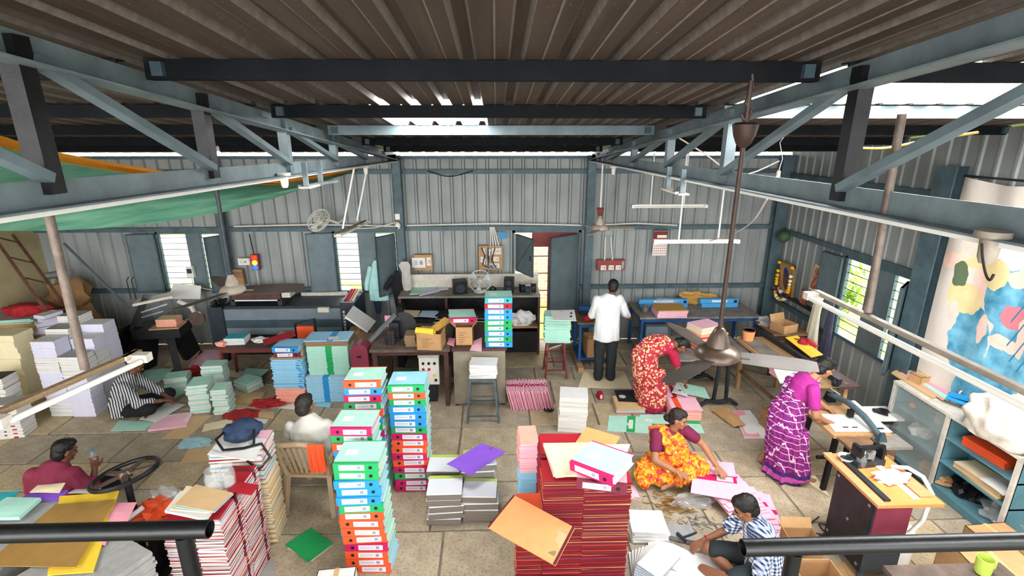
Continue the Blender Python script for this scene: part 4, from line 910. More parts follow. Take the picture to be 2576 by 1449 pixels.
def table_fan(p, r, label, rz, mg, mb, mh, base=True, tilt=0):
    t = T('table_fan', label, 'fan', tuple(p), rz)
    def ring(rad, y): 
        return [(rad*math.cos(2*math.pi*k/24), y, rad*math.sin(2*math.pi*k/24)) for k in range(25)]
    hd = bpy.data.objects.new('head', None); link(hd, t); hd.rotation_euler.x = R(tilt)
    zc = r*1.12 if base else 0
    g = B()
    for rad, y in ((r, 0), (r, -.03), (r*.6, -.05), (r*.25, -.055)): g.path([Vector(q)+Vector((0, 0, zc)) for q in ring(rad, y)], .0035 if rad < r else .006, 5, False)
    for k in range(16):
        a = 2*math.pi*k/16; g.path([(r*f*math.cos(a), y, zc+r*f*math.sin(a)) for f, y in ((1, -.03), (.6, -.05), (.15, -.057))], .0025, 4, False); g.path([(r*f*math.cos(a), y, zc+r*f*math.sin(a)) for f, y in ((1, 0), (.6, .04), (.2, .06))], .0025, 4, False)
    g = g.o('guard', mg, t); g['kind'] = 'stuff'; g.parent = hd
    for k in range(3):
        a = 120*k+20; P = []
        for i in range(5):
            f = .15+.75*i/4; w = .1+.5*f
            P.append([(r*f*math.cos(R(a)+s*w*.55), .012*s*1.5-.01, zc+r*f*math.sin(R(a)+s*w*.55)) for s in (-1, 0, 1)])
        B().sheet(P, .003).o('blade', mb, hd, smooth=True)
    q = B(); q.X = Matrix.Translation((0, -.04, zc)) @ Matrix.Rotation(R(-90), 4, 'X'); q.lathe([(0, -.01), (.03, 0), (.035, .05), (.05, .06), (.055, .16), (.03, .18), (0, .185)], 18); q.o('motor', mh, hd, smooth=True)
    if base: B().tube((0, .06, 0), (0, .06, zc-.02), .018, n=10).o('stem', mh, t); B().lathe([(.1, 0), (.1, .015), (.03, .03), (0, .03)], 20, (0, .06, 0)).o('base', mh, t)
    return t
p = atY(1208, 738, 8.38); table_fan((p.x, 8.38, zs), .19, 'table fan with pale blue blades on the wall bench', 8, 'dusty white', 'p bluegrey', 'dusty white')
for i, (c, m, lab) in enumerate((([(1030, 742, zs), (1080, 738, zs), (1098, 722, zs), (1040, 724, zs)], 'mint', 'pale green papers on the wall bench'), ([(1055, 745, zs+.005), (1105, 733, zs+.005), (1096, 725, zs+.005), (1062, 730, zs+.005)], 'lavender', 'white papers lying across the green ones'), ([(1098, 732, zs), (1128, 728, zs), (1130, 717, zs), (1105, 716, zs)], 'white', 'folded white papers left of the black speaker box'))): quad('paper_sheet', c, .012, m, lab, 'paper', None, .004)
lump('cloth_bundle', (.42, 8.38, .531), .2, (1.1, .7, .75), 'cloth white', 'white cloth bundle on the lower shelf of the wall bench', 'cloth', .6, 3)
# iron stools
def stool(loc, w, h, label, m, top=None, rz=0, spread=.05, rungs=(.15,)):
    t = T('stool', label, 'stool', loc, rz); s = w/2
    B().box((-s-.01, -s-.01, h-.02), (s+.01, s+.01, h)).o('seat', top or m, t)
    for sx in (-1, 1):
        for sy in (-1, 1): B().bar((sx*(s+spread), sy*(s+spread), 0), (sx*s, sy*s, h-.02), .026).o('leg', m, t)
    for r in rungs:
        k = s+spread*(1-r/h)
        for q in ((-1, -1, 1, -1), (-1, 1, 1, 1), (-1, -1, -1, 1), (1, -1, 1, 1)): B().bar((q[0]*k, q[1]*k, r), (q[2]*k, q[3]*k, r), .018).o('rung', m, t)
stool((-.2, 6.24, 0), .32, .62, 'grey iron stool carrying tied white papers', 'stool grey', rungs=(.1, .38))
z = .62
for i in range(6): z = pile('paper_bundle', -.19, 6.24, z, 1, (.36, .26, .03), [('white', 'white')], 'folded white paper bundle on the grey stool, %s' % ('lowest', 'second lowest', 'third lowest', 'third from the top', 'second from the top', 'topmost')[i], 'paper', None, jit=.02, jr=6)
B().path([(-.19, 6.09, .62), (-.185, 6.09, z+.004), (-.18, 6.38, z+.004)], .004, 5)
pp = at(1398, 952); stool((pp.x, pp.y+.16, 0), .24, .6, 'tall brown iron stool carrying a pale green paper stack', 'stool red', rungs=(.14, .34))
pile('paper_folder', pp.x+.02, pp.y+.16, .6, 24, (.4, .3, .0185), [('mint', 'mint')], 'pale green sheet pad in the stack on the tall brown stool', 'paper pad', 'pale green pads on the tall stool', -3, .012, 2)
Q = quad('printed_sheet', [(1392, 806, 1.06), (1450, 808, 1.06), (1445, 780, 1.06), (1385, 782, 1.06)], .006, 'white', 'printed white sheet on top of the tall stool stack', 'paper'); band(Q, 'printed_mark', 'print dark', .75, .3, .85, .45); band(Q, 'printed_mark', 'print dark', .8, .6, .88, .75); band(Q, 'printed_mark', 'print grey', .4, .8, .5, .85)
# round black lid, red stapler box, notebooks on the floor in the middle
p = at(1380, 1031); tag(B().lathe([(0, 0), (.07, 0), (.075, .012), (.066, .02), (.06, .014), (0, .014)], 24).o('round_lid', 'plastic black', None, tuple(p), smooth=True), 'round black lid on the floor beside the white books', 'lid')
p = at(1509, 1002); t = T('glue_stick_box', 'small red box with a white label on the floor', 'box', tuple(p), 10); B().box((-.035, -.05, 0), (.035, .05, .1), .004).o('body', 'p red', t); B().box((-.015, -.052, .02), (.015, -.05, .08)).o('label', 'white paint', t)
for i, (m, e) in enumerate((('buff', 'brown'), ('palepink', 'pink'), ('bluegrey', 'sky'), ('buff', 'buff'), ('buff', 'buff'))): tag(inst(block(.4, .36, .016, m, e), 'notebook', None, (1.85+rj(.01), 6.38, .0165*i), (0, 0, -5+rj(3))), 'notebook in the low pile left of the bending woman, %s' % ('lowest', 'second', 'third', 'fourth', 'topmost under the black pad')[i], 'notebook', 'notebooks left of the bending woman')
Q = quad('black_pad', [(1556, 1010, .084), (1604, 1012, .084), (1594, 982, .084), (1545, 982, .084)], .006, 'black', 'black printed cover with a round emblem on the notebook pile', 'cover'); 
q = B().lathe([(0, 0), (.05, 0), (.05, .001), (0, .001)], 20).o('round_emblem', 'dusty white', Q[0], (-.06, -.03, .009))
quad('floor_board', [(1455, 975, .0), (1590, 978, .0), (1570, 935, .0), (1470, 930, .0)], .01, 'cream', 'pale board on the floor under the standing man', 'board')
for i, (c, m, lab, st) in enumerate((
    ([(1527, 1085, 0), (1640, 1092, 0), (1640, 1050, 0), (1532, 1046, 0)], 'mint', 'mint folder with a green label left of the seated woman', (.43, .62)), ([(1690, 1086, 0), (1772, 1090, 0), (1742, 1022, 0), (1680, 1024, 0)], 'mint', 'mint folder with a green label behind the seated woman', (.3, .55)),
    ([(1607, 1065, .002), (1690, 1068, .002), (1672, 1044, .002), (1610, 1044, .002)], 'mint', 'speckled mint folder between the two labelled ones', None))):
    Q = quad('open_folder', c, .008, m, lab, 'folder', None, .002)
    if st and i == 0: band(Q, 'green_band', 'green', st[0], 0, st[1], 1); band(Q, 'white_label', 'white', .47, .2, .57, .75, .002)
    elif st: band(Q, 'green_band', 'green', 0, st[0], 1, st[1]); band(Q, 'white_label', 'white', .08, .35, .4, .5, .002)
    else: band(Q, 'label', 'white', .2, .2, .45, .5)
# blue-framed punching table behind the standing man
t = table((1.62, 8.0, 0), .62, .66, .8, 'blue-framed table left of the standing man', 'ply dark', 'frame blue', .03, .04)
B().box((-.28, -.28, .12), (.28, .28, .15)).o('low_shelf', 'frame blue', t)
carton((1.66, 7.92, .151), .36, .34, .32, 'open carton under the blue-framed table', 3, (40, None, None, None), True, False)
t = T('impulse_sealer', 'dark blue sealer on the blue-framed table', 'sealer', (1.6, 8.12, .8)); B().box((-.22, -.05, .06), (.22, .05, .14)).o('arm', 'frame blue', t); B().box((-.2, -.08, 0), (.2, .08, .06)).o('base', 'machine dark', t)
lump('glue_pot', (1.48, 7.78, .8), .06, (1, 1, 1), 'p red', 'red rounded pot on the blue-framed table', 'pot', .15, 2, 2)
for x in (1.36, 1.9): tag(B().bar((x, 7.5, .04), (x+.0, 8.3, .04), .09, .08).o('wooden_runner', 'ply', None), 'wooden runner on the floor %s the blue-framed table' % ('left of' if x < 1.5 else 'right under'), 'beam')
# long back table with sealers
t = table((3.42, 8.35, 0), 2.05, .82, .78, 'long table with two blue sealers along the back wall', 'table grey', 'frame blue', .035, .045)
B().box((-.98, -.38, .3), (-.5, .3, .34)).o('low_shelf', 'machine grey', t)
zt = .781
for i in range(2):
    B(); tag(B().box((-.19, -.25, 0), (.19, .25, .12), .005).o('metal_drawer_box', 'machine grey', None, (2.72, 8.25, .341+.125*i)), ('lower' if i == 0 else 'upper') + ' grey metal box under the long back table', 'box')
for k, (px0, px1, lab) in enumerate(((1604, 1727, 'left light blue sealer wrapped in film on the back table'), (1757, 1852, 'right light blue sealer on the back table'))):
    a = atY(px0, 778, 8.5); b = atY(px1, 778, 8.5); w = b.x-a.x; t = T('impulse_sealer', lab, 'sealer', ((a.x+b.x)/2, 8.5, zt))
    B().box((-w/2, -.05, .07), (w/2, .05, .14), .006).o('arm', 'sealer blue', t); B().box((-w/2+.02, -.08, 0), (w/2-.02, .06, .07)).o('base', 'sealer blue', t)
    B().cb((w/2-.06, -.055, .1), (.05, .012, .04)).o('switch', 'plastic black', t); B().box((-w*.2, -.052, .085), (w*.2, -.05, .125)).o('label', 'white paint', t)
    if k == 0: lump('film_wrap', (0, 0, 0), .1, (2.6, .8, .75), 'clear film', '', '', .4, 5).parent = t; [o for o in t.children if o.name.startswith('film')][0].location = (.05, -.02, .04); o_ = [o for o in t.children if o.name.startswith('film')][0]
lump('yellow_cloth', (3.6, 8.66, zt), .16, (2.1, .5, .8), 'p gold', 'yellow plastic bag behind the sealers', 'bag', .7, 6)
p = atY(1622, 795, 8.2); t = T('steel_pot', 'small shiny steel pot on the back table', 'pot', (2.55, 8.22, zt)); B().lathe([(.05, 0), (.065, .03), (.065, .09), (.045, .11), (.055, .125)], 20).o('pot_body', 'steel', t, smooth=True); B().lathe([(.058, .125), (.04, .135), (.01, .14), (0, .15)], 16).o('lid', 'steel', t, smooth=True)
zz = pile('paper_folder', 2.93, 8.08, zt, 5, (.5, .36, .022), [('palepink', 'palepink')], 'pale pink folder under the yellow card on the back table', 'folder', 'pale pink folders on the back table', 0, .01, 2)
pile('card', 2.93, 8.09, zz, 1, (.51, .37, .02), [('gold', 'buff')], 'yellow card topping the pink folders on the back table', 'card', None)
# dark grey table on cast iron legs with the orange bundle
t = T('cast_iron_table', 'dark grey table on black cast-iron legs', 'table', (3.15, 6.75, 0)); 
B().box((-.72, -.36, .69), (.46, .5, .72)).o('table_top', 'table grey', t)
for sx, yy in ((0, -.36), (-.02, .42)):
    b = B(); b.bar((sx-.08, yy, .08), (sx-.05, yy, .69), .035, .05).bar((sx+.1, yy, .08), (sx+.07, yy, .69), .035, .05).path([(sx-.26, yy-.02, .02), (sx-.16, yy, .09), (sx, yy, .06), (sx+.16, yy, .09), (sx+.26, yy-.02, .02)], [.025, .03, .03, .03, .025], 8)
    b.o('cast_leg', 'cast iron', t)
z = .721
z = pile('orange_folder', 3.05, 6.85, z, 10, (.46, .36, .026), [('salmon', 'salmon'), ('orange', 'rose'), ('peach', 'orange')], 'orange folder in the bundle on the cast-iron table', 'folder', 'orange folders on the cast-iron table', 12, .02, 6)
pile('paper_folder', 3.02, 6.84, z, 4, (.38, .3, .026), [('palepink', 'cream')], 'pink pad on top of the orange bundle', 'paper pad', 'pink pads on the orange bundle', 20, .012, 3)
# long board-cutting table along the right wall with blade
t = T('board_cutter', 'long narrow board-cutting table along the right wall', 'machine', (4.02, 6.2, 0), 3)
B().box((-.38, -.72, .74), (.12, .85, .78)).o('table_top', 'ply', t); B().box((-.34, -.7, .78), (-.1, .84, .79)).o('steel_bed', 'table grey', t); B().bar((.05, -.8, .86), (.03, .85, .84), .05, .07).o('blade_beam', 'dark iron', t); B().box((.14, -.7, .7), (.42, .8, .74)).o('side_shelf', 'bench brown', t)
B().lathe([(.04, 0), (.05, .05), (.03, .1)], 12, (.05, -.74, .78)).o('pivot', 'dark iron', t)
for (x, yy) in ((-.32, -.6), (-.32, .75), (.3, -.6), (.3, .75)): B().bar((x-.02, yy-.06, 0), (x, yy, .74), .05).o('leg', 'ply', t)
B().bar((-.32, -.6, .3), (-.32, .75, .3), .04).o('stretcher', 'ply dark', t)
quad('yellow_sheet', [(1975, 850, .80), (2040, 900, .80), (2070, 893, .80), (2005, 845, .80)], .01, 'yellow', 'yellow sheet on the board-cutting table', 'sheet')
z = pile('pink_folder', 3.67, 5.62, .792, 9, (.36, .46, .02), [('palepink', 'pink', 'magenta', .06, -.05)], 'pink folder in the slanting pile on the board-cutting table', 'folder', 'pink folders on the board-cutting table', 4, .012, 2)
Q = quad('printed_sheet', [(1962, 965, z), (2036, 968, z), (2002, 905, z), (1932, 897, z)], .004, 'white', 'printed white sheet on the slanting pink pile', 'paper'); band(Q, 'printed_mark', 'print dark', .2, .8, .25, .83); band(Q, 'printed_mark', 'print grey', .7, .7, .8, .78)
p = at(1900, 850, .79); t = T('paper_cup', 'small bucket with a brown rim on the board-cutting table', 'bucket', (3.72, 6.9, .792)); B().lathe([(.07, 0), (.09, .16), (.085, .16), (.066, .01), (0, .01)], 20).o('bucket', 'p peach', t, smooth=True); B().lathe([(.09, .15), (.095, .17), (.085, .17), (.08, .15)], 20).o('rim', 'bench brown', t)
lump('red_cloth', (4.5, 6.75, .742), .13, (1.1, 1.2, .5), 'p red', 'bright red plastic bag on the side shelf at the right wall', 'bag', .6, 8)
carton((4.55, 7.42, .722), .3, .26, .14, 'flat open carton by the corner column', 20, (None, 20, None, None), True, False)
t = table((4.62, 7.55, 0), .6, .62, .72, 'brown side table in the right back corner', 'ply dark', 'bench brown', .03, .04); t.location.y = 7.58
lump('plastic_bag', (4.42, 7.72, .721), .12, (1, 1, .7), 'clear film', 'crumpled clear bag on the corner side table', 'bag', .8, 9)
# board shear with printed sheets
t = T('board_shear', 'board shear with a teal blade beam and printed sheets', 'machine', (3.86, 4.72, 0), 0)
B().box((-.4, -.24, .7), (.22, .36, .735)).o('table_top', 'ply', t); B().box((-.36, -.46, .69), (-.05, -.2, .72)).o('wood_extension', 'ply dark', t); B().box((.0, -.44, .69), (.28, -.2, .72)).o('grey_extension', 'table grey', t)
B().path([(.02, .5, .80), (.03, .2, .86), (.03, -.05, .84), (.04, -.3, .76)], [.03, .034, .034, .026], 8).o('blade_beam', 'paint teal', t); B().cb((.03, .5, .78), (.1, .1, .12), .02).o('counterweight', 'black iron', t); B().cb((.04, -.32, .76), (.09, .07, .1), .025).o('handle_block', 'paint teal dark', t); B().cb((-.02, .08, .8), (.05, .05, .08)).o('clamp_foot', 'black iron', t)
for (x, yy) in ((-.3, -.15), (-.3, .3), (.2, -.15), (.2, .3)): B().bar((x*1.15, yy*1.1, 0), (x, yy, .7), .045).o('leg', 'black iron', t)
B().bar((-.3, .08, .25), (.2, .08, .25), .03).o('stretcher', 'black iron', t)
Q = quad('printed_sheet', [(2100, 1086, .737), (2192, 1086, .737), (2165, 1045, .737), (2065, 1042, .737)], .004, 'white', 'printed white sheet left of the teal shear blade', 'paper'); band(Q, 'printed_mark', 'print dark', .3, .2, .45, .26); band(Q, 'printed_mark', 'print dark', .55, .2, .7, .26)
Q = quad('printed_sheet', [(2205, 1088, .737), (2246, 1088, .737), (2150, 1008, .737), (2122, 1010, .737)], .004, 'white', 'printed white sheet right of the teal shear blade', 'paper'); band(Q, 'printed_mark', 'print dark', .2, .08, .7, .13)
p = at(2105, 975, .6); t = table((4.62, 5.3, 0), .34, .3, .5, 'small low table with a white tray of scraps by the right wall', 'white paint', 'dark iron', .03, .03); lump('scraps', (4.62, 5.3, .501), .07, (1.1, 1, .4), 'plastic black', 'dark scraps on the small white tray table', 'scraps', .8, 3, 2)
for i in range(5): tag(B().bar((4.55+.05*i, 4.95+.05*i, .03+.03*i), (4.92-.02*i, 5.42-.03*i, .05+.03*i), .07, .02).o('wood_offcut', 'ply' if i % 2 else 'ply dark', None), 'wooden offcut on the floor behind the shear, %s of the pile' % ('lowest', 'second', 'third', 'fourth', 'topmost')[i], 'plank', 'offcuts behind the shear')
# riveting machine table, lower right
t = T('riveting_table', 'orange-topped riveting table with a dark panelled body', 'machine', (3.3, 3.68, 0), 0)
B().box((-.25, -.36, .82), (.3, .34, .85)).o('table_top', 'orange top', t); B().box((-.26, -.37, .85), (-.18, .35, .856)).o('edge_strip', 'ply', t); B().box((-.17, -.32, .851), (-.12, .2, .87)).o('fence', 'dark iron', t)
B().box((-.2, -.28, .08), (.12, .2, .82)).o('body', 'machine dark', t); B().box((-.19, -.292, .5), (.11, -.28, .76)).o('maroon_panel', 'maroon paint', t); B().box((-.212, -.27, .1), (-.2, .19, .8)).o('side_panel', 'cutter black', t)
for (yy, z) in ((-.24, .15), (-.24, .75), (.15, .15), (.15, .75), (-.05, .45)): B().cb((-.216, yy, z), (.008, .022, .022)).o('bolt', 'steel', t)
for x in (-.16, .08):
    for yy in (-.24, .16): B().bar((x*1.3, yy*1.3, 0), (x, yy, .1), .05).o('leg', 'dark iron', t)
B().box((.08, -.3, .851), (.14, .15, .86)).o('cream_strip', 'cream', t); B().box((.16, -.28, .851), (.27, -.05, .862)).o('wood_pad', 'ply', t)
t = T('riveting_machine', 'black riveting machine on the orange-topped table', 'machine', (3.33, 3.86, .85), 8)
B().box((-.14, -.06, 0), (.14, .08, .06)).o('base', 'machine dark', t); B().box((-.12, -.05, .06), (-.09, .06, .19)).o('left_frame', 'black iron', t); B().box((.1, -.05, .06), (.13, .06, .17)).o('right_frame', 'black iron', t)
B().bar((-.13, -.02, .18), (.16, .0, .16), .03).o('upper_arm', 'black iron', t); B().bar((-.12, .04, .15), (.15, .05, .13), .025).o('lower_arm', 'dark iron', t); B().tube((.02, -.03, .06), (.02, -.03, .15), .02, n=10).o('plunger', 'steel', t); B().cb((-.02, -.04, .11), (.06, .03, .05)).o('die_block', 'steel', t)
p = at(2113, 1152, .85); t = T('rivet_bowl', 'white plastic bowl of rivets on the orange table', 'bowl', (3.17, 3.9, .851)); B().lathe([(.035, 0), (.065, .045), (.068, .05), (.06, .046), (.03, .006), (0, .006)], 22).o('bowl', 'white paint', t, smooth=True); b_ = B().lathe([(.05, .03), (.03, .036), (0, .038)], 18).o('rivets', 'dark iron', t); b_['kind'] = 'stuff'
t = T('plastic_bottle', 'squat clear plastic bottle beside the rivet bowl', 'bottle', (3.25, 3.82, .851)); B().lathe([(.035, 0), (.042, .02), (.042, .09), (.02, .12), (.018, .14)], 18).o('bottle_body', 'clear jar', t, smooth=True); B().lathe([(.02, .138), (.02, .155), (0, .155)], 14).o('cap', 'white paint', t)
lump('plastic_bag', (3.38, 3.62, .851), .1, (1.3, .7, .55), 'cloth white', 'crumpled white bag on the orange table', 'bag', .7, 12)
tag(B().path([(3.5, 3.78, .87), (3.6, 3.72, .9), (3.66, 3.62, .88), (3.66, 3.5, .8), (3.62, 3.48, .55), (3.55, 3.5, .4)], .018, 12).o('hose', 'white paint', None, smooth=True), 'thick white hose beside the orange table', 'hose')
t = T('water_can', 'white plastic drum standing on the floor beside the riveting table', 'drum', (3.58, 3.62, 0)); B().lathe([(.1, 0), (.12, .02), (.125, .12), (.125, .3), (.09, .38), (.05, .4)], 24).o('drum_body', 'white paint', t, smooth=True); B().lathe([(.05, .4), (.05, .43), (0, .43)], 16).o('cap', 'white paint', t); B().box((-.02, -.128, .2), (.04, -.12, .25)).o('printed_mark', 'print dark', t)
# glass-front cabinet along the right wall
t = T('glass_cabinet', 'teal glass-fronted cabinet along the right wall under the painted cloth', 'cabinet', (4.9, 4.52, 0), 0)
x0, x1, y0, y1, zc = -.2, .15, -.74, .78, .93
B().box((x0-.02, y0, zc-.03), (x1, y1, zc)).o('cabinet_top', 'dusty white', t); B().box((x1-.02, y0, .05), (x1, y1, zc)).o('back_panel', 'cab teal', t); B().box((x0, y0, .0), (x1, y1, .08)).o('plinth', 'cab teal', t)
for yy in (y0, .02, y1-.03): B().box((x0-.01, yy, 0), (x0+.03, yy+.035, zc-.03)).o('post', 'dusty white', t)
for yy in (y0, .02, y1-.015): B().box((x0+.02, yy, .05), (x1, yy+.015, zc-.03)).o('divider', 'cab teal', t)
for z in (.36, .64): B().box((x0+.02, y0, z), (x1, y1, z+.018)).o('shelf', 'cab teal', t)
B().box((x0-.004, .04, .08), (x0, y1-.03, zc-.04)).o('glass_door', 'glass pane', t)
B().box((x0-.012, .1, .0), (x0-.004, y1, .03)).o('door_track', 'dark iron', t)
zc = .931
for i, (c, m, lab, th) in enumerate((([(2242, 940, zc), (2345, 1005, zc), (2370, 995, zc), (2262, 930, zc)], 'buff', 'buff sheets at the front edge of the glass cabinet', .02), ([(2265, 940, zc+.02), (2372, 1008, zc+.02), (2395, 1000, zc+.02), (2290, 930, zc+.02)], 'salmon', 'salmon and cream folders on the glass cabinet', .012), ([(2275, 938, zc+.035), (2385, 1010, zc+.035), (2400, 1000, zc+.035), (2300, 928, zc+.035)], 'mint', 'mint folder edge on the glass cabinet', .008), ([(2285, 938, zc+.045), (2390, 998, zc+.045), (2430, 985, zc+.045), (2320, 928, zc+.045)], 'rose', 'pink folder under the brown card on the glass cabinet', .01), ([(2320, 950, zc+.058), (2392, 985, zc+.058), (2425, 975, zc+.058), (2340, 935, zc+.058)], 'buff', 'brown card under the blue stapler', .006))): quad('folder', c, th, m, lab, 'folder', None, .002)
t = T('stapler', 'large blue stapler on the glass cabinet', 'stapler', (4.88, 4.66, zc+.066), -65); B().box((-.11, -.04, 0), (.11, .04, .03), .008).o('base', 'p blue', t); B().bar((-.1, 0, .05), (.11, 0, .075), .05, .04).o('arm', 'p blue', t)
t = T('tape_dispenser', 'red tape dispenser with a white roll behind the stapler', 'dispenser', (4.98, 4.72, zc+.066), -65); B().box((-.1, -.03, 0), (.1, .03, .03), .006).o('base', 'p red', t); q = B(); q.X = Matrix.Translation((0, .03, .06)) @ Matrix.Rotation(R(90), 4, 'X'); q.lathe([(.03, 0), (.045, 0), (.045, .05), (.03, .05), (.03, 0)], 20); q.o('tape_roll', 'white paint', t, smooth=True)
carton((4.92, 5.2, zc), .2, .14, .12, 'small kraft carton on the far end of the glass cabinet', 10, open_=False, text=False); 
lump('sack', (4.77, 4.12, zc+.001), .32, (.6, 1.05, .75), 'sack', 'large white woven sack lying on the glass cabinet', 'sack', .35, 5, 4)
lump('sack', (4.78, 3.6, .932), .18, (.8, 1.0, .6), 'sack', 'second white sack at the right edge of the picture', 'sack', .3, 6, 3)
# things inside the cabinet
zz = .38
for i in range(4): tag(inst(block(.24, .5, .02, 'cream', 'buff'), 'paper_pad', None, (4.86, 4.15, .379+.021*i), (0, 0, rj(3))), 'buff pad on the middle cabinet shelf, %s' % ('lowest', 'second', 'third', 'topmost')[i], 'paper pad', 'buff pads in the cabinet')
Q = quad('paper_sheet', [Vector((4.72, 3.85, .47)), Vector((4.72, 4.1, .47)), Vector((4.98, 4.1, .47)), Vector((4.98, 3.85, .47))], .012, 'white', 'loose white papers on the buff pads in the cabinet', 'paper', None, .01)
for i in range(4): tag(inst(block(.2, .44, .022, 'orange', 'orange'), 'orange_file', None, (4.88, 4.2, .66+.0225*i), (0, 0, rj(6))), 'orange file on the upper cabinet shelf, %s' % ('lowest', 'second', 'third', 'topmost')[i], 'file', 'orange files in the cabinet')
lump('film_bag', (4.88, 3.95, .083), .13, (.8, 1.2, .8), 'clear film', 'clear plastic bag at the bottom of the cabinet', 'bag', .8, 15); lump('film_bag', (4.9, 4.35, .083), .12, (.8, 1.2, .8), 'plastic black', 'dark bag at the bottom of the cabinet', 'bag', .7, 16)
lump('film_bag', (4.9, 4.75, .659), .09, (.8, 1.5, .8), 'clear film', 'clear bag on the glazed upper shelf', 'bag', .8, 17); lump('film_bag', (4.88, 5.0, .379), .1, (.9, 1.1, .8), 'cloth white', 'pale bag on the glazed middle shelf', 'bag', .7, 18); lump('orange_tin', (4.85, 5.15, .659), .04, (1, 1, 1), 'orange top', 'small orange tin on the glazed upper shelf', 'tin', .2, 19, 2)
lump('carton_scraps', (4.85, 4.65, .083), .12, (.9, 1.8, .5), 'kraft card', 'flattened brown carton at the bottom of the cabinet', 'box', .5, 20)
# cartons lower right
c = at(2500, 1395, .45); carton((c.x, c.y, 0), .5, .42, .44, 'large kraft carton at the lower right edge', -6, open_=False, text=False)
c = at(2545, 1300, .35); carton((4.45, 3.55, 0), .4, .3, .3, 'kraft carton with a red band beside the cabinet', 4, open_=False, text=False); B().box((-.2, -.151, .18), (.2, -.15, .23)).o('red_band', 'p red', bpy.data.objects['cardboard_box.006'] if 'cardboard_box.006' in bpy.data.objects else None)
c = at(2010, 1345, .2); carton((c.x+.02, c.y-.02, 0), .28, .22, .2, 'small open carton of metal strips behind the railing post', -4, (None, 30, 30, None), True, False); 
c = at(2060, 1440, .3); carton((c.x, c.y, 0), .34, .28, .3, 'open carton below the railing beside the checked shirt', -3, (None, None, None, None), True, False)
t = table((3.32, 2.75, 0), .9, .42, .62, 'brown desk at the lower right corner', 'bench top', 'bench brown', .04, .05)
t = T('green_mug', 'green plastic mug on the brown desk', 'mug', tuple(at(2470, 1440, .63))); B().lathe([(.045, 0), (.05, .02), (.055, .13), (.05, .13), (.044, .015), (0, .015)], 22).o('mug', 'p lime', t, smooth=True); B().path([(.052, 0, .11), (.085, 0, .09), (.085, 0, .04), (.05, 0, .025)], .008, 8).o('handle', 'p lime', t)
# plastic chair
t = T('plastic_chair', 'tan slatted plastic chair of the seated man in white', 'chair', (-1.9, 4.62, 0), -4)
B().box((-.23, -.2, .4), (.23, .24, .43)).o('seat', 'chair tan', t)
for sx in (-1, 1):
    B().bar((sx*.25, -.28, 0), (sx*.21, -.19, .44), .045, .05).o('leg', 'chair tan', t); B().bar((sx*.24, .3, 0), (sx*.21, .22, .42), .045, .05).o('leg', 'chair tan', t)
    B().path([(sx*.21, -.19, .42), (sx*.235, -.25, .62), (sx*.24, -.29, .84)], [.026, .024, .02], 8).o('back_post', 'chair tan', t); B().path([(sx*.24, -.25, .64), (sx*.28, -.05, .66), (sx*.27, .2, .64), (sx*.23, .24, .43)], [.02, .024, .024, .02], 8).o('armrest', 'chair tan', t)
for i in range(7): B().bar((-.15+.05*i, -.2, .46), (-.18+.06*i, -.29, .8), .03, .012).o('back_slat', 'chair tan', t)
B().path([(-.24, -.29, .82), (0, -.315, .86), (.24, -.29, .82)], .026, 8).o('top_rail', 'chair tan', t)
c = B().sheet([[(.1+.02*i, -.34+.006*math.sin(i*2), .88), (.1+.02*i, -.345+.012*math.sin(i*2), .72), (.1+.022*i, -.35+.014*math.sin(i*2+1), .58)] for i in range(9)], .006)
tag(c.o('orange_cloth', 'p orange', None, (-1.9, 4.62, 0), (0, 0, -4)), 'orange cloth hanging over the plastic chair back', 'cloth')
# ---------------------------------------------------------------- left-hand machines
t = T('flatbed_printer', 'long grey flatbed printer with black ends below the back windows', 'machine', (-3.55, 8.38, 0))
B().box((-.98, -.3, .5), (.98, .42, .95)).o('bed_body', 'machine grey', t); B().box((-.96, -.26, .95), (.96, .4, .985)).o('bed_top', 'machine dark', t); B().box((-.98, -.305, .62), (.98, -.3, .76)).o('front_stripe', 'paint teal dark', t); B().box((-.9, -.22, .1), (.9, .38, .5)).o('base', 'cutter black', t)
B().box((-1.2, -.34, .3), (-.96, .3, 1.0)).o('left_end', 'machine dark', t); B().box((.96, -.34, .3), (1.2, .34, 1.06)).o('right_end', 'machine dark', t); B().box((1.0, -.346, .5), (1.03, -.34, .92)).o('maker_plate', 'dusty white', t)
for i in range(7): B().box((1.005, -.349, .52+.055*i), (1.025, -.346, .55+.055*i)).o('plate_letter', 'print dark', t)
B().box((-.85, -.2, 1.08), (-.05, .22, 1.2)).o('gantry', 'bench brown', t); B().box((-.85, -.21, 1.06), (-.05, -.2, 1.08)).o('gantry_trim', 'white paint', t); B().box((-.87, -.21, .985), (-.8, .22, 1.08)).o('gantry_foot', 'machine dark', t); B().box((-.1, -.21, .985), (-.03, .22, 1.08)).o('gantry_foot', 'machine dark', t); B().box((-.04, -.16, 1.1), (.1, .05, 1.2)).o('print_head', 'dusty white', t)
for i in range(4): B().tube((1.02+.045*i, -.24, 1.06), (1.02+.045*i, .22, 1.12), .02, n=10).o('ink_tube', ('p red', 'p magenta', 'p peach', 'white paint')[i], t)
for i in range(4): B().lathe([(.022, 0), (.022, .03), (.01, .04)], 10, (1.02+.045*i, .28, 1.06)).o('ink_cap', 'white paint', t)
B().box((.6, -.36, .9), (.78, -.3, .98)).o('switch_panel', 'dusty white', t); B().box((.1, .3, .985), (.9, .36, 1.04)).o('rear_rail', 'dusty white', t)
for x in (-1.08, 1.08):
    for yy in (-.2, .2): B().cb((x, yy, .15), (.08, .08, .3)).o('foot', 'cutter black', t)
lump('roller_parts', (-4.63, 8.2, 1.002), .09, (1.1, 1.6, .6), 'plastic black', 'dark oily machine parts on the left end of the flatbed printer', 'parts', .8, 22, 3)
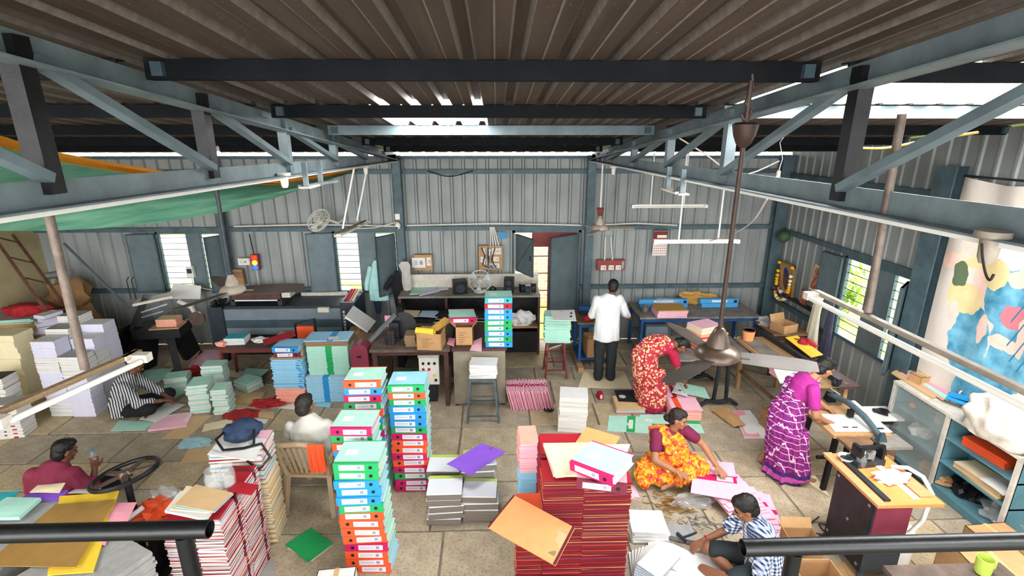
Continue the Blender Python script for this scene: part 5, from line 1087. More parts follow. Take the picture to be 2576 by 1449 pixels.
t = table((-3.78, 7.5, 0), 1.0, .46, .6, 'low table with dark red legs before the flatbed printer', 'bench brown', 'stool red', .025, .035)
z = .601
for i in range(4): z = pile('book', -4.05, 7.5, z, 1, (.3, .22, .028), [(('grey', 'mint', 'bluegrey', 'teal')[i], 'white')], '%s book in the small pile on the red-legged table' % ('grey', 'mint', 'blue-grey', 'teal')[i], 'book', None, 3, .006, 3)
quad('card', [(690, 852, .602), (718, 855, .602), (735, 838, .602), (705, 834, .602)], .004, 'buff', 'buff card on the red-legged table', 'card'); lump('red_cloth', (-4.24, 7.36, .601), .07, (1.2, .8, .8), 'p salmon', 'salmon cloth on the corner of the red-legged table', 'cloth', .7, 23, 2)
lump('rag', (-3.72, 7.55, .601), .1, (1.3, .8, .4), 'cloth white', 'crumpled grey-white rag on the red-legged table', 'cloth', .8, 24)
t = T('office_chair', 'orange chair back with a black rim behind the blue stack', 'chair', (-2.98, 7.5, 0)); B().box((-.13, -.02, .62), (.13, .02, .86)).o('back', 'p orange', t); B().path([(-.15, 0, .5), (-.15, 0, .9), (.15, 0, .98), (.17, 0, .5)], .02, 8).o('rim', 'plastic black', t); B().box((-.15, -.1, .42), (.15, .25, .47)).o('seat', 'plastic black', t)
for x in (-.13, .13):
    for yy in (-.08, .22): B().cb((x, yy, .21), (.03, .03, .42)).o('leg', 'plastic black', t)
# letterpress
t = T('letterpress', 'old black platen letterpress in the left back corner', 'machine', (-5.56, 7.95, 0), 8)
B().bar((-.28, -.1, 0), (-.2, .1, .7), .12, .4).o('left_frame', 'black iron', t); B().bar((.34, -.3, 0), (.12, .1, .72), .1, .16).o('front_leg', 'cutter black', t); B().bar((.3, .35, 0), (.2, .2, .7), .1, .3).o('right_frame', 'black iron', t)
B().box((-.3, -.15, .55), (.4, .3, .72)).o('body', 'cutter black', t); B().bar((-.35, .0, .7), (-.1, .1, 1.2), .2, .09).o('platen', 'black iron', t); B().bar((-.25, .05, 1.12), (.3, .15, 1.2), .3, .04).o('ink_table', 'dusty white', t); B().bar((-.12, -.1, 1.0), (.25, -.04, 1.1), .025).o('roller', 'steel', t); B().bar((-.12, -.12, .92), (.2, -.1, 1.0), .022).o('roller', 'steel', t)
q = B(); q.X = Matrix.Translation((-.42, -.05, .5)) @ Matrix.Rotation(R(90), 4, 'Y') @ Matrix.Rotation(R(15), 4, 'X'); q.lathe([(.24, 0), (.29, 0), (.29, .06), (.24, .06), (.24, 0)], 30).lathe([(.0, .02), (.06, .0), (.06, .06), (0, .06)], 14); q.o('flywheel', 'black iron', t, smooth=True)
for k in range(5): q = B(); a = 2*math.pi*k/5; q.bar((-.39, -.05+.05*math.cos(a), .5+.05*math.sin(a)), (-.39, -.05+.25*math.cos(a), .5+.25*math.sin(a)), .03).o('spoke', 'black iron', t)
B().path([(.35, .1, 1.1), (.52, .12, .98), (.6, .1, .78)], .035, 8).o('curved_arm', 'dusty white', t, smooth=True); q = B(); q.X = Matrix.Translation((.62, .05, .8)) @ Matrix.Rotation(R(90), 4, 'X'); q.lathe([(.03, 0), (.12, 0), (.12, .04), (.03, .04)], 20); q.o('disc', 'fan bronze', t)
B().box((-.02, -.2, .72), (.42, .1, .74)).o('delivery_board', 'ply', t)
for k in range(2): B().path([(-.3+.07*k, .05, 1.18), (-.3+.07*k, .04, 1.5), (-.24+.07*k, .0, 1.56)], .008, 6).o('guide_rod', 'dark iron', t)
for i in range(4): tag(inst(block(.3, .22, .03, 'buff', 'salmon'), 'card_pile', None, tuple(Vector((-5.33, 7.95, .745+.031*i))), (0, 0, 8+rj(5))), 'buff card pile on the letterpress board, %s' % ('lowest', 'second', 'third', 'topmost')[i], 'card', 'card piles on the letterpress')
quad('white_board', [Vector((-5.62, 8.45, 1.02)), Vector((-5.1, 8.5, 1.0)), Vector((-5.12, 8.62, 1.2)), Vector((-5.56, 8.6, 1.26))], .006, 'white', 'white card leaning below the left back window', 'card')
# small table with white ream
t = table((-6.45, 7.75, 0), .62, .5, .5, 'small dark table carrying a white ream in the left corner', 'bench brown', 'dark iron', .03, .035)
z = pile('white_ream', -6.42, 7.7, .501, 9, (.36, .3, .034), [('lavender', 'lavender'), ('white', 'lavender')], 'white ream in the block on the small corner table', 'ream', 'white reams on the small corner table', 3, .004, .8)
lump('sack', (-6.4, 8.35, 0), .22, (1.1, .8, 1.6), 'p brown', 'dark brown sack behind the white ream block', 'sack', .6, 31)
# ladder, bundles, cartons, parcels at far left
t = T('ladder', 'dark iron ladder leaning across the beige wall', 'ladder', (0, 0, 0)); La = [atY(-30, 575, 7.8), atY(150, 830, 7.3)]; Lb = [atY(32, 590, 8.2), atY(225, 850, 7.55)]
t.location = La[1]; o = -La[1]
for (p, q) in (La, Lb): B().bar(p+o, q+o, .035, .03).o('stile', 'rust', t)
for f in (.08, .28, .48, .68, .86): B().tube(La[0].lerp(La[1], f)+o, Lb[0].lerp(Lb[1], f)+o, .012, n=8).o('rung', 'rust', t)
p0, p1 = atY(160, 612, 8.6), atY(325, 775, 8.5); tag(B().bar((0, 0, 0), p1-p0, .045, .02).o('steel_strip', 'purlin pale', None, tuple(p0)), 'pale steel strip leaning on the left back wall', 'strip')
lump('wrapped_bundle', (-7.15, 8.42, 0), .62, (.62, .5, 1.0), 'kraft inside', 'big brown wrapped bundle in the left corner', 'bundle', .35, 33); lump('wrapped_bundle', (-7.2, 8.42, .93), .42, (.8, .6, .75), 'kraft inside', 'brown wrapped bundle on top of the big one in the left corner', 'bundle', .4, 34)
tag(B().tube((-7.35, 8.25, 1.5), (-6.95, 8.3, 1.55), .06, n=14).o('foil_roll', 'steel', None), 'silvery roll lying on the brown bundles', 'roll')
carton((-7.3, 7.55, 0), .72, .5, 1.02, 'tall brown carton behind the cream reams', 8, open_=False, text=False); carton((-6.62, 7.2, 0), .5, .32, .92, 'narrow brown carton behind the white stacks', 10, open_=False, text=False)
pile('paper_pad', -7.28, 7.5, 1.025, 4, (.66, .46, .016), [('grey', 'mint')], 'grey-green pad on the tall brown carton', 'paper pad', 'pads on the tall brown carton', 8, .02, 3)
q = lump('red_bag', (-7.12, 7.55, 1.09), .2, (1.7, .7, .55), 'cloth red', 'red cloth bag lying on the tall brown carton', 'bag', .4, 35)
for i in range(5): tag(inst(block(.26, .2, .05, 'white', 'lavender'), 'white_packet', None, (-6.64+.06*(i % 2), 7.2+.03*i, .925+.052*i), (0, 0, 20+14*i)), 'white paper packet on the narrow carton, %s' % ('lowest', 'second', 'third', 'fourth', 'topmost')[i], 'packet', 'packets on the narrow carton')
# floor bits near the letterpress
for i, (c, m, lab) in enumerate((([(445, 898, .0), (490, 905, .0), (512, 870, .12), (470, 868, .1)], 'kraft', 'bent brown carton piece on the floor before the letterpress'), ([(470, 925, .0), (545, 928, .0), (560, 880, .0), (505, 878, .0)], 'palepink', 'pale pink sheet on the floor beside the red-legged table'), ([(355, 885, .0), (378, 888, .0), (388, 868, .02), (362, 866, .02)], 'lavender', 'pale blue paper on the floor under the letterpress'), ([(425, 880, 0), (460, 880, 0), (470, 862, 0), (440, 862, 0)], 'lavender', 'crumpled white paper beside the letterpress foot'))): quad('paper_sheet', c, .004, m, lab, 'paper', None, .02)
def P0(px, py, z=0): return tuple(at(px, py, z))
lump('red_rag', P0(493, 940), .15, (1.1, .8, .5), 'cloth red', 'red tangled cloth behind the mint stacks', 'cloth', .9, 41); lump('red_rag', P0(672, 1018), .17, (1.3, .6, .3), 'cloth red', 'red cloth left of the salmon folders', 'cloth', .9, 42); lump('red_rag', P0(608, 1045), .17, (1.2, .9, .12), 'cloth red', 'flat red cloth on the floor in front of the salmon folders', 'cloth', .7, 43); lump('blue_cloth', P0(492, 1116), .17, (1.1, .7, .12), 'cloth blue', 'pale blue checked cloth on the floor', 'cloth', .6, 44)
carton((-2.2, 7.62, 0), .3, .36, .74, 'tall brown carton under the leaning white panel', 4, open_=False, text=False)
quad('leaning_panel', [atY(868, 800, 7.5), atY(925, 838, 7.45), atY(945, 812, 7.9), atY(888, 772, 7.95)], .03, 'white', 'white rounded panel leaning behind the brown bench', 'panel')
t = T('accordion_file', 'dark brown concertina file on the green card', 'file', P0(928, 880, .62), 12); [B().box((-.1, -.12+.022*i, 0), (.1, -.105+.022*i, .22)).o('pleat', 'bench brown' if i % 2 else 'ply dark', t) for i in range(11)]
t = table((-1.945, 7.02, 0), .27, .5, .61, 'small green-topped stand beside the wide folder stack', 'p mint', 'bench brown', .02, .03)
t = T('cardboard_sheet', 'pink board standing behind the flywheel press', 'board', (-1.55, 7.35, .891)); B().box((-.16, 0, 0), (.16, .012, .18)).o('sheet', 'p pink', t)
# screw press with hand wheel
hw = at(315, 1192, .95); t = T('screw_press', 'black hand wheel of the screw press before the seated man in maroon', 'press', (hw.x, hw.y, 0))
wh = bpy.data.objects.new('hand_wheel', None); link(wh, t); wh.location = (0, 0, .95); wh.rotation_euler = (R(-4), R(-10), 0)
n_ = 30; B().path([(.24*math.cos(2*math.pi*k/n_), .24*math.sin(2*math.pi*k/n_), 0) for k in range(n_+1)], .02, 8, False).o('rim', 'black iron', wh, smooth=True)
for k in range(5): a = 2*math.pi*k/5+.3; B().bar((.03*math.cos(a), .03*math.sin(a), 0), (.23*math.cos(a), .23*math.sin(a), 0), .045, .018).o('spoke', 'dusty white' if k == 9 else 'fan bronze', wh)
B().lathe([(.05, -.03), (.06, 0), (.04, .03), (.02, .035)], 16).o('hub', 'fan bronze', wh, smooth=True)
B().tube((0, 0, .93), (.03, -.05, .2), .028, n=12).o('screw_shaft', 'black iron', t, smooth=True); B().box((-.16, -.2, .42), (.2, .1, .5)).o('yoke', 'black iron', t)
for sx in (-.13, .17): B().bar((sx, -.05, 0), (sx*.9, -.05, .42), .07, .09).o('column', 'black iron', t)
B().box((-.22, -.25, 0), (.26, .15, .06)).o('bed', 'black iron', t)
lump('red_bag', at(392, 1298, .52), .15, (1.1, .9, .6), 'p orange', 'red and orange bags on the screw press', 'bag', .7, 51); 
tag(B().tube(at(318, 1308, .6), at(360, 1276, .66), .022, n=10).o('paper_tube', 'white paint', None), 'white paper tube beside the screw press shaft', 'tube')
lump('film_bag', at(415, 1262, .55), .11, (1.1, .8, .7), 'clear film', 'crumpled clear film behind the catalogues', 'film', .8, 52)
# bag and jars on the catalogues
t = T('shoulder_bag', 'navy shoulder bag with black straps on the tall catalogue stack', 'bag', (-2.33, 4.15, ZB+.012), 20); quad('card', [(522, 1145, ZB), (640, 1160, ZB), (668, 1105, ZB), (560, 1100, ZB)], .01, 'white', 'white card under the navy bag', 'card')
b = B().ico((0, 0, 0), .16, 3, (1.0, .8, .62), .35, 3); b.v = [(x, y, max(z, -.07)+.07) for x, y, z in b.v]; mat('bag navy', '#20304a', .75, var=.25, scale=14, bump=.3); b.o('bag_body', 'bag navy', t, smooth=True)
B().path([(-.12, .0, .1), (-.2, -.1, .08), (-.14, -.2, .02), (.02, -.22, .012), (.16, -.2, .012), (.22, -.24, -.12), (.12, -.27, -.2), (.04, -.26, -.1), (.1, -.18, .02), (.1, -.05, .1)], .013, 6).o('strap', 'plastic black', t, smooth=True); B().box((-.05, -.13, .04), (.05, -.12, .06)).o('zip', 'dark iron', t)
def jar(px, py, z, s, label):
    t = T('plastic_jar', label, 'jar', tuple(at(px, py, z))); B().lathe([(.05*s, 0), (.055*s, .01), (.055*s, .1*s), (.045*s, .13*s), (.05*s, .15*s), (.047*s, .15*s), (.042*s, .13*s), (.05*s, .1*s), (.05*s, .012), (0, .012)], 20).o('jar', 'clear jar', t, smooth=True)
    B().lathe([(.044*s, .02), (.044*s, .06), (0, .06)], 16).o('contents', 'dusty white', t)
jar(545, 1235, .965, 1.3, 'front clear plastic jar on the catalogues'); jar(572, 1222, .965, 1.3, 'rear clear plastic jar against the bag stack')
quad('green_sheet', [(718, 1370, .006), (775, 1415, .006), (838, 1368, .006), (782, 1328, .02)], .004, 'green', 'green sheet on the floor left of the nearest file tower', 'sheet', None, .01); quad('paper_sheet', [(722, 1380, 0), (785, 1412, 0), (836, 1372, 0), (790, 1345, 0)], .003, 'cream', 'cream sheet under the green sheet on the floor', 'paper')
c = at(850, 1449, .3); carton((c.x, c.y-.08, 0), .3, .24, .34, 'speckled white carton at the bottom edge before the file tower', 5, open_=False, text=False, m='p white'); quad('paper_sheet', [(640, 1449, 0), (690, 1449, 0), (690, 1405, 0), (665, 1410, 0)], .004, 'grey', 'grey sheet on the floor beside the catalogues', 'paper')
pile('red_folder', .35, 3.18, 0, 8, (.6, .22, .02), [('red', 'white', 'white', .2, -.05), ('salmon', 'red')], 'red folder in the low pile at the bottom edge', 'folder', 'red folders at the bottom edge', -3, .02, 3)
# ---------------------------------------------------------------- wall fittings
def sboard(px, py, w, h, label, m, y=YB-.09):
    p = atY(px, py, y); t = T('switch_board', label, 'switch board', (p.x, y, p.z)); B().box((-w/2, -.012, -h/2), (w/2, .06, h/2)).o('board', m, t); return t
def outlet(t, x, z, w=.1, h=.08, m='pvc'): o = B().box((x-w/2, -.03, z-h/2), (x+w/2, -.012, z+h/2), .004).o('switch', m, t); B().box((x-w*.3, -.034, z-h*.25), (x-w*.05, -.03, z+h*.25)).o('rocker', 'dusty white', o); B().box((x+w*.08, -.034, z-h*.2), (x+w*.3, -.03, z+h*.2)).o('socket', 'print grey', o)
t = sboard(1065, 660, .32, .28, 'wooden switch board with a white panel over the wall bench', 'ply'); outlet(t, -.08, 0, .24, .18); outlet(t, .1, .02, .08, .15)
t = sboard(1234, 648, .42, .43, 'large wooden board crowded with switches and cables', 'ply')
for i, x in enumerate((-.1, -.02, .05, .11, .165)): outlet(t, x, .12 - (.02 if i == 1 else 0), .055, .11)
outlet(t, -.15, -.03, .06, .1); outlet(t, -.09, -.07, .06, .1); outlet(t, .1, -.02, .1, .08); outlet(t, .06, -.14, .2, .08)
for i in range(5): B().path([(-.16+.06*i, -.02, .19), (-.1+.03*i, -.05, .05-.02*i), (-.14+.05*i, -.05, -.12), (-.02+.03*i, -.03, -.18)], .009, 6).o('cable', 'print grey' if i % 2 else 'wire dark', t, smooth=True)
for i in range(4): B().tube((-.0+.05*i, .0, .2), (.0+.022*i, .0, .55), .011, n=8).o('conduit', 'pvc', t, smooth=True)
t = sboard(1537, 667, .5, .19, 'dark red wooden board with three white switches', 'red paint')
for x in (-.14, 0, .13): outlet(t, x, -.04, .1, .085)
B().box((.19, -.02, -.06), (.23, -.012, .07)).o('tester', 'steel', t); B().tube((-.12, 0, .09), (-.13, 0, .52), .011, n=8).o('conduit', 'pvc', t); B().tube((.02, 0, .09), (-.03, 0, .52), .011, n=8).o('conduit', 'pvc', t)
t = sboard(614, 658, .2, .12, 'white switch board left of the three coloured lamps', 'pvc'); outlet(t, 0, 0, .18, .1)
t = T('indicator_lamps', 'three glowing indicator lamps red, amber and blue on the back wall', 'lamp', tuple(atY(641, 661, YB-.1))); B().box((-.06, 0, -.14), (.06, .07, .14)).o('lamp_box', 'red paint', t)
for z, m, c in ((.09, 'glow red', '#ff2a12'), (0, 'glow amber', '#ffc23a'), (-.09, 'glow blue', '#1f5bff')):
    mat(m, c, .4, emit=2.2); q = B(); q.X = Matrix.Translation((0, 0, z)) @ Matrix.Rotation(R(90), 4, 'X'); q.lathe([(.045, 0), (.045, .012), (.03, .025), (0, .03)], 16); q.o('lamp', m, t, smooth=True)
B().tube((0, .02, .14), (-.03, .02, .5), .01, n=6).o('cable', 'wire dark', t); B().tube((0, .02, -.14), (0, .02, -.42), .008, n=6).o('cable', 'wire pale', t)
t = T('meter_box', 'grey meter box hanging on the left window', 'box', tuple(atY(479, 684, YB-.1))); B().box((-.06, -.03, -.1), (.06, .05, .1), .006).o('box', 'pvc', t); B().box((-.04, -.034, -.02), (.04, -.03, .06)).o('window', 'machine dark', t); B().path([(0, 0, -.1), (.02, -.02, -.22), (.2, -.03, -.3), (.4, -.02, -.34)], .008, 6).o('cable', 'wire pale', t)
t = T('leather_pouch', 'brown pouch hanging right of the left fan', 'pouch', tuple(atY(597, 697, YB-.1))); B().box((-.12, -.03, -.14), (.12, .05, .14), .02).o('pouch', 'kraft inside', t); B().box((-.12, -.035, .0), (.12, -.03, .1)).o('flap', 'ply dark', t)
p = atY(803, 555, YB-.5); tf = table_fan((p.x, p.y, p.z), .2, 'white wall fan on the back wall tilted down', -25, 'white paint', 'dusty white', 'dusty white', False, -38); B().path([(.05, .15, .0), (.12, .3, -.08), (.12, .46, -.02)], .025, 8).o('bracket', 'dusty white', tf)
t = T('security_camera', 'white security camera on the back column', 'camera', tuple(atY(1001, 558, YB-.22))); B().ico((0, -.03, -.06), .05, 2, (1, 1.1, 1.3)).o('camera_head', 'white paint', t, smooth=True); B().box((-.04, -.02, .04), (.04, .02, .14)).o('junction_box', 'white paint', t); B().ico((-.01, -.085, -.09), .018, 2).o('lens', 'plastic black', t); B().path([(0, 0, 0), (-.15, -.02, -.04), (-.4, 0, -.1), (-.75, .02, -.12)], .008, 6).o('cable', 'pvc', t)
n = N('calendar print', .6); gx = n.math('FRACT', n.math('MULTIPLY', n.x, 26)); gz = n.math('FRACT', n.math('MULTIPLY', n.z, 22)); dots = n.math('MULTIPLY', n.band(gx, .2, .75), n.band(gz, .2, .7)); low = n.band(n.z, -.19, .06); c = n.mix(n.math('MULTIPLY', dots, low), '#e9dcd6', '#b98f86'); c = n.mix(n.band(n.z, .1, .24), c, '#7a2f2c'); c = n.mix(n.math('MULTIPLY', n.band(n.z, .12, .17), n.band(n.x, -.06, .11)), c, '#f0e6dc'); n.out(c)
p = atY(1660, 615, YB-.08); t = T('calendar', 'printed wall calendar with a dark red heading', 'calendar', tuple(p)); B().box((-.125, -.004, -.2), (.125, .004, .25)).o('page', 'calendar print', t); B().box((-.13, -.008, .245), (.13, .008, .262)).o('top_strip', 'dark iron', t); B().path([(-.1, 0, .26), (0, .02, .31), (.1, 0, .26)], .003, 4).o('hanger', 'wire dark', t)
p = atY(1262, 592, YB-.08); t = T('small_picture', 'small blue picture beside the big switch board', 'picture', tuple(p)); B().box((-.09, -.006, -.06), (.09, .006, .06)).o('frame', 'machine grey', t); B().box((-.03, -.008, -.05), (.07, -.006, .05)).o('print', 'p blue', t)
for (a, b, z, nm) in ((-4.5, -1.75, 2.2, 'left'), (-1.55, 1.5, 2.2, 'middle'), (1.72, 3.2, 2.19, 'right')):
    tag(B().path([(a, YB-.08, z), ((a+b)/2, YB-.08, z+.03), (b, YB-.08, z-.01)], .014, 8).o('conduit', 'pvc', None, smooth=True), 'grey cable conduit along the middle girt, %s run' % nm, 'conduit')
p = atX(1972, 595, XR-.12); t = T('hanging_coconut', 'dark green coconut hanging in the right corner', 'coconut', tuple(p)); mat('coconut', '#3f5a3c', .7, var=.3, scale=8); B().ico((0, 0, 0), .1, 2, (1, 1, 1), .15, 2).o('coconut', 'coconut', t, smooth=True); B().tube((0, 0, .09), (0, .0, .2), .004, n=5).o('string', 'wire dark', t)
# ---------------------------------------------------------------- hanging clothes
def garment(p, prof, h, m, label, cat, depth=.05, folds=5, seed=0, sleeves=None, ax='x'):
    "prof = list of (t, left, right) widths down the height; two-sided draped shell"
    t = T('hanging_' + cat.replace(' ', '_'), label, cat, tuple(p)); n = 26; P = []
    for (tt, l, r) in prof:
        row = []
        for k in range(n):
            a = 2*math.pi*k/n; u = l+(r-l)*(.5+.5*math.cos(a)); d = math.sin(a)*depth*(.4+.8*tt) + .012*math.sin(u*folds*14+seed)*tt
            row.append((u, d, -tt*h) if ax == 'x' else (d, u, -tt*h))
        row.append(row[0]); P.append(row)
    fs = []; b = B(); b.add([q for r in P for q in r], [(i*(n+1)+k, i*(n+1)+k+1, (i+1)*(n+1)+k+1, (i+1)*(n+1)+k) for i in range(len(P)-1) for k in range(n)])
    b.o('fabric', m, t, smooth=True)
    for s in sleeves or (): B().path([Vector(q) for q in s[0]], s[1], 10).o('sleeve', m, t, smooth=True)
    B().path([(0, .02, -.02), (0, 0, .03), (0, .05, .04)], .005, 5).o('hook', 'dark iron', t); return t
mat('shirt mint', '#a8d5d0', .8, var=.12, scale=9, bump=.25); mat('vest cream', '#e3dfc6', .85, var=.08, scale=8, bump=.2); mat('cloth grey', '#b9b4ad', .85, var=.12, scale=9, bump=.25); mat('cloth black', '#17181d', .85, var=.25, scale=9, bump=.2); mat('cloth slate', '#4d4d63', .85, var=.2, scale=9, bump=.25)
garment(atY(943, 655, YB-.26), [(0, -.02, .03), (.12, -.06, .08), (.3, -.12, .13), (.6, -.15, .17), (1, -.14, .2)], .72, 'shirt mint', 'pale mint shirt hanging in the back window', 'shirt', .05, 5, 1, [([(-.08, -.03, -.1), (-.16, -.05, -.4), (-.17, -.05, -.52)], [.04, .04, .035])])
garment(atY(947, 740, YB-.2), [(0, -.05, .06), (.5, -.06, .07), (1, -.03, .06)], .36, 'bag navy', 'navy cloth hanging below the mint shirt', 'cloth', .03, 4, 2)
garment(atY(1016, 658, YB-.3), [(0, -.05, .07), (.1, -.1, .11), (.3, -.05, .1), (.6, -.06, .12), (1, -.02, .1)], .62, 'cloth grey', 'grey cloth hanging on the back column', 'cloth', .06, 4, 3)
garment(atY(996, 682, YB-.34), [(0, -.02, .05), (.2, -.1, .08), (.4, -.08, .1), (.7, -.04, .12), (1, -.02, .1)], 1.0, 'cloth black', 'black jacket hanging on the back column', 'jacket', .06, 3, 4, [([(-.05, 0, -.1), (-.16, -.02, -.25), (-.2, -.03, -.32)], [.05, .045, .04])])
garment(atX(2062, 735, XR-.16), [(0, -.05, .05), (.15, -.13, .1), (.3, -.1, .1), (.6, -.13, .12), (1, -.17, .13)], .95, 'vest cream', 'cream vest hanging on the right wall', 'vest', .05, 4, 5, ax='y')
garment(atX(2085, 770, XR-.08), [(0, -.16, .02), (.3, -.17, .02), (.7, -.2, .02), (1, -.24, .02)], 1.0, 'cloth slate', 'slate trousers hanging behind the cream vest', 'trousers', .04, 4, 6, ax='y')
# ---------------------------------------------------------------- prayer corner on the right wall
n = N('picture print', .5); b_ = n.vor(9); c = n.mix(n.noise(5), '#8b6a4a', '#c7a37a'); c = n.mix(n.ell(n.y, n.z, .02, .02, .09, .2), c, '#6b3f3a'); c = n.mix(n.ell(n.y, n.z, .03, .14, .07, .08), c, '#2b3a78'); n.out(c)
p = atX(1979, 705, XR-.09); t = T('framed_picture', 'gilt-framed picture hung with a marigold garland', 'picture', tuple(p)); t.rotation_euler = (0, R(-6), 0); w, h = .2, .3; mat('gilt', '#a9803f', .4, .4, var=.25, scale=14)
for (ya, yb, za, zb_) in ((-w, w, h-.035, h), (-w, w, -h, -h+.035), (-w, -w+.035, -h, h), (w-.035, w, -h, h)): B().box((-.02, ya, za), (.02, yb, zb_)).o('frame_side', 'gilt', t)
B().box((-.004, -w+.03, -h+.03), (.01, w-.03, h-.03)).o('print', 'picture print', t)
g = T('garland', 'marigold and white flower garland around the framed picture', 'garland', tuple(p + Vector((-.04, 0, 0)))); mat('marigold', '#f2b21c', .8, var=.2, scale=40, bump=.4); mat('petal white', '#efe8cf', .8, var=.1); mat('petal maroon', '#4b1c22', .8)
for i in range(34):
    f = i/33; yy = .2-.4*f; zz = .27-.62*math.sin(math.pi*f)**.6
    if f < .5: yy = .2 - .12*(f*2)**3; 
    else: yy = -.2 + .28*((1-f)*2)**3
    k = (i//3) % 5; B().ico((-.02, yy, zz), .036, 2, (.8, 1, .8), .3, i).o('blossom', ('marigold', 'marigold', 'petal maroon', 'marigold', 'petal white')[k] if f < .5 else ('petal white', 'marigold', 'petal white', 'petal maroon', 'marigold')[k], g, smooth=True)
t = T('wall_shelf', 'thin iron shelf under the framed pictures', 'shelf', (XR-.11, 7.75, 1.06)); B().box((-.06, -.55, -.012), (.07, .85, 0)).o('plate', 'dark iron', t); [B().bar((.05, yy, -.1), (-.04, yy, -.012), .015).o('bracket', 'dark iron', t) for yy in (-.4, .7)]
zsh = 1.061
p = atX(2022, 748, XR-.1); t = T('small_picture', 'small dark-framed reddish picture on the iron shelf', 'picture', (XR-.1, p.y, zsh)); n = N('icon print', .5); n.out(n.mix(n.math('MULTIPLY_ADD', n.noise(22), 3, -1), '#6d2f38', '#d08a5c')); B().box((-.01, -.08, 0), (.012, .08, .24)).o('frame', 'p maroon', t); B().box((-.014, -.065, .015), (-.01, .065, .225)).o('print', 'icon print', t)
p = atX(2057, 700, XR-.08); t = T('paper_cutout', 'scalloped red paper picture with a white border on the right wall', 'picture', tuple(p)); out = [(.17, -.22), (.15, -.1), (.12, -.02), (.12, .12), (.09, .2), (.02, .19), (-.03, .22), (-.1, .17), (-.12, .1), (-.11, 0), (-.12, -.16), (-.02, -.2), (.05, -.23)]; B().prism(out, -.006, .0, 'yz').o('border', 'p cream', t); B().prism([(a*.86, b*.86) for a, b in out], -.008, -.006, 'yz').o('print', 'icon print', t)
for i, (yy, r, m, nm) in enumerate(((8.35, .04, 'white paint', 'white cup'), (8.5, .05, 'dusty white', 'pale paper bowl'), (7.25, .04, 'p salmon', 'small pink figurine'))): t = T('small_offering', nm + ' on the iron shelf', 'ornament', (XR-.12, yy, zsh)); B().lathe([(r*.6, 0), (r, r*.9), (r*.9, r*1.4), (0, r*1.5)], 14).o('body', m, t, smooth=True); B().lathe([(r*.7, 0), (r*.7, .006), (0, .006)], 12).o('foot', m, t)
# ---------------------------------------------------------------- painted cloth on the right wall
n = N('painted cloth', .85)
c = n.mix(n.math('MULTIPLY_ADD', n.noise(1.6, 4), 2, -.5), '#bdb4a6', '#d6cfc7')
blue = n.mix(n.math('MULTIPLY_ADD', n.noise(7, 4), 2.4, -.7), '#2f7796', '#7ab8cf'); skin = n.mix(n.noise(9, 3), '#d9a99a', '#f0d3c4'); tan = n.mix(n.noise(8), '#c7b184', '#e5d39c')
for (px_, py_, rx_, ry_, m) in ((2545, 720, 75, 120, blue), (2432, 860, 55, 100, blue), (2555, 890, 80, 110, blue), (2440, 985, 60, 60, blue), (2500, 945, 60, 60, blue), (2535, 650, 60, 30, 'foam'), (2470, 690, 22, 80, skin), (2425, 752, 40, 42, tan), (2505, 690, 34, 40, tan), (2455, 645, 36, 32, tan), (2440, 620, 16, 40, skin), (2402, 655, 26, 22, skin), (2418, 690, 18, 34, 'moss'), (2398, 780, 13, 26, skin), (2470, 830, 13, 42, skin), (2548, 800, 36, 34, 'rose'), (2565, 700, 30, 34, skin), (2525, 868, 46, 18, skin), (2575, 845, 20, 60, skin), (2585, 600, 40, 30, blue), (2680, 760, 70, 120, blue), (2800, 900, 90, 160, skin), (2760, 680, 60, 60, tan), (2950, 800, 90, 200, blue)):
    c0 = atX(px_, py_, XR-.12); y_, z_ = c0.y, c0.z; ry = abs(atX(px_+rx_, py_, XR-.12).y - atX(px_-rx_, py_, XR-.12).y)/2; rz_ = abs(atX(px_, py_+ry_, XR-.12).z - atX(px_, py_-ry_, XR-.12).z)/2
    wob = n.math('MULTIPLY_ADD', n.noise(5+ry*9, 2), .12, -.06); e = n.ell(n.math('ADD', n.y, wob), n.math('ADD', n.z, wob), y_, z_, ry, rz_); m = {'rose': '#c9767f', 'moss': '#55654a', 'foam': '#dbe6ea'}.get(m, m) if isinstance(m, str) else m
    c = n.mix(e, c, m)
pl = n.math('MULTIPLY', n.stripes(n.math('ADD', n.y, n.math('MULTIPLY', n.z, .4)), 8, .12), n.ell(n.y, n.z, 4.25, 1.95, .22, .42)); c = n.mix(pl, c, '#2f6f8f'); n.out(c, n.noise(12, 4), .2)
t = T('painted_cloth', 'large painted cloth with blue and flesh-coloured figures on the right wall', 'cloth', (0, 0, 0)); P = []
for i in range(25):
    v = i/24; row = []
    for j in range(49):
        u = j/48; yy = 5.33 - 3.2*u; zt_ = 3.28 - .05*math.sin(u*math.pi*3)**2; zz = zt_ + (.96-zt_)*v; top = 1-v
        yy2 = yy + (5.05 - yy)*.0
        xx = XR-.12 - .03*math.sin(u*38)*(.35+.65*top*math.exp(-((u-.12)/.35)**2)) - .015*math.sin(u*17+v*3)
        row.append((xx, yy2 + (.0 if v > .5 else .12*(.5-v)*math.sin(u*9)), zz))
    P.append(row)
B().sheet(P, .003).o('cloth', 'painted cloth', t, smooth=True); B().tube((XR-.12, 5.35, 3.29), (XR-.12, 2.1, 3.29), .012, n=8).o('curtain_rod', 'dark iron', t)
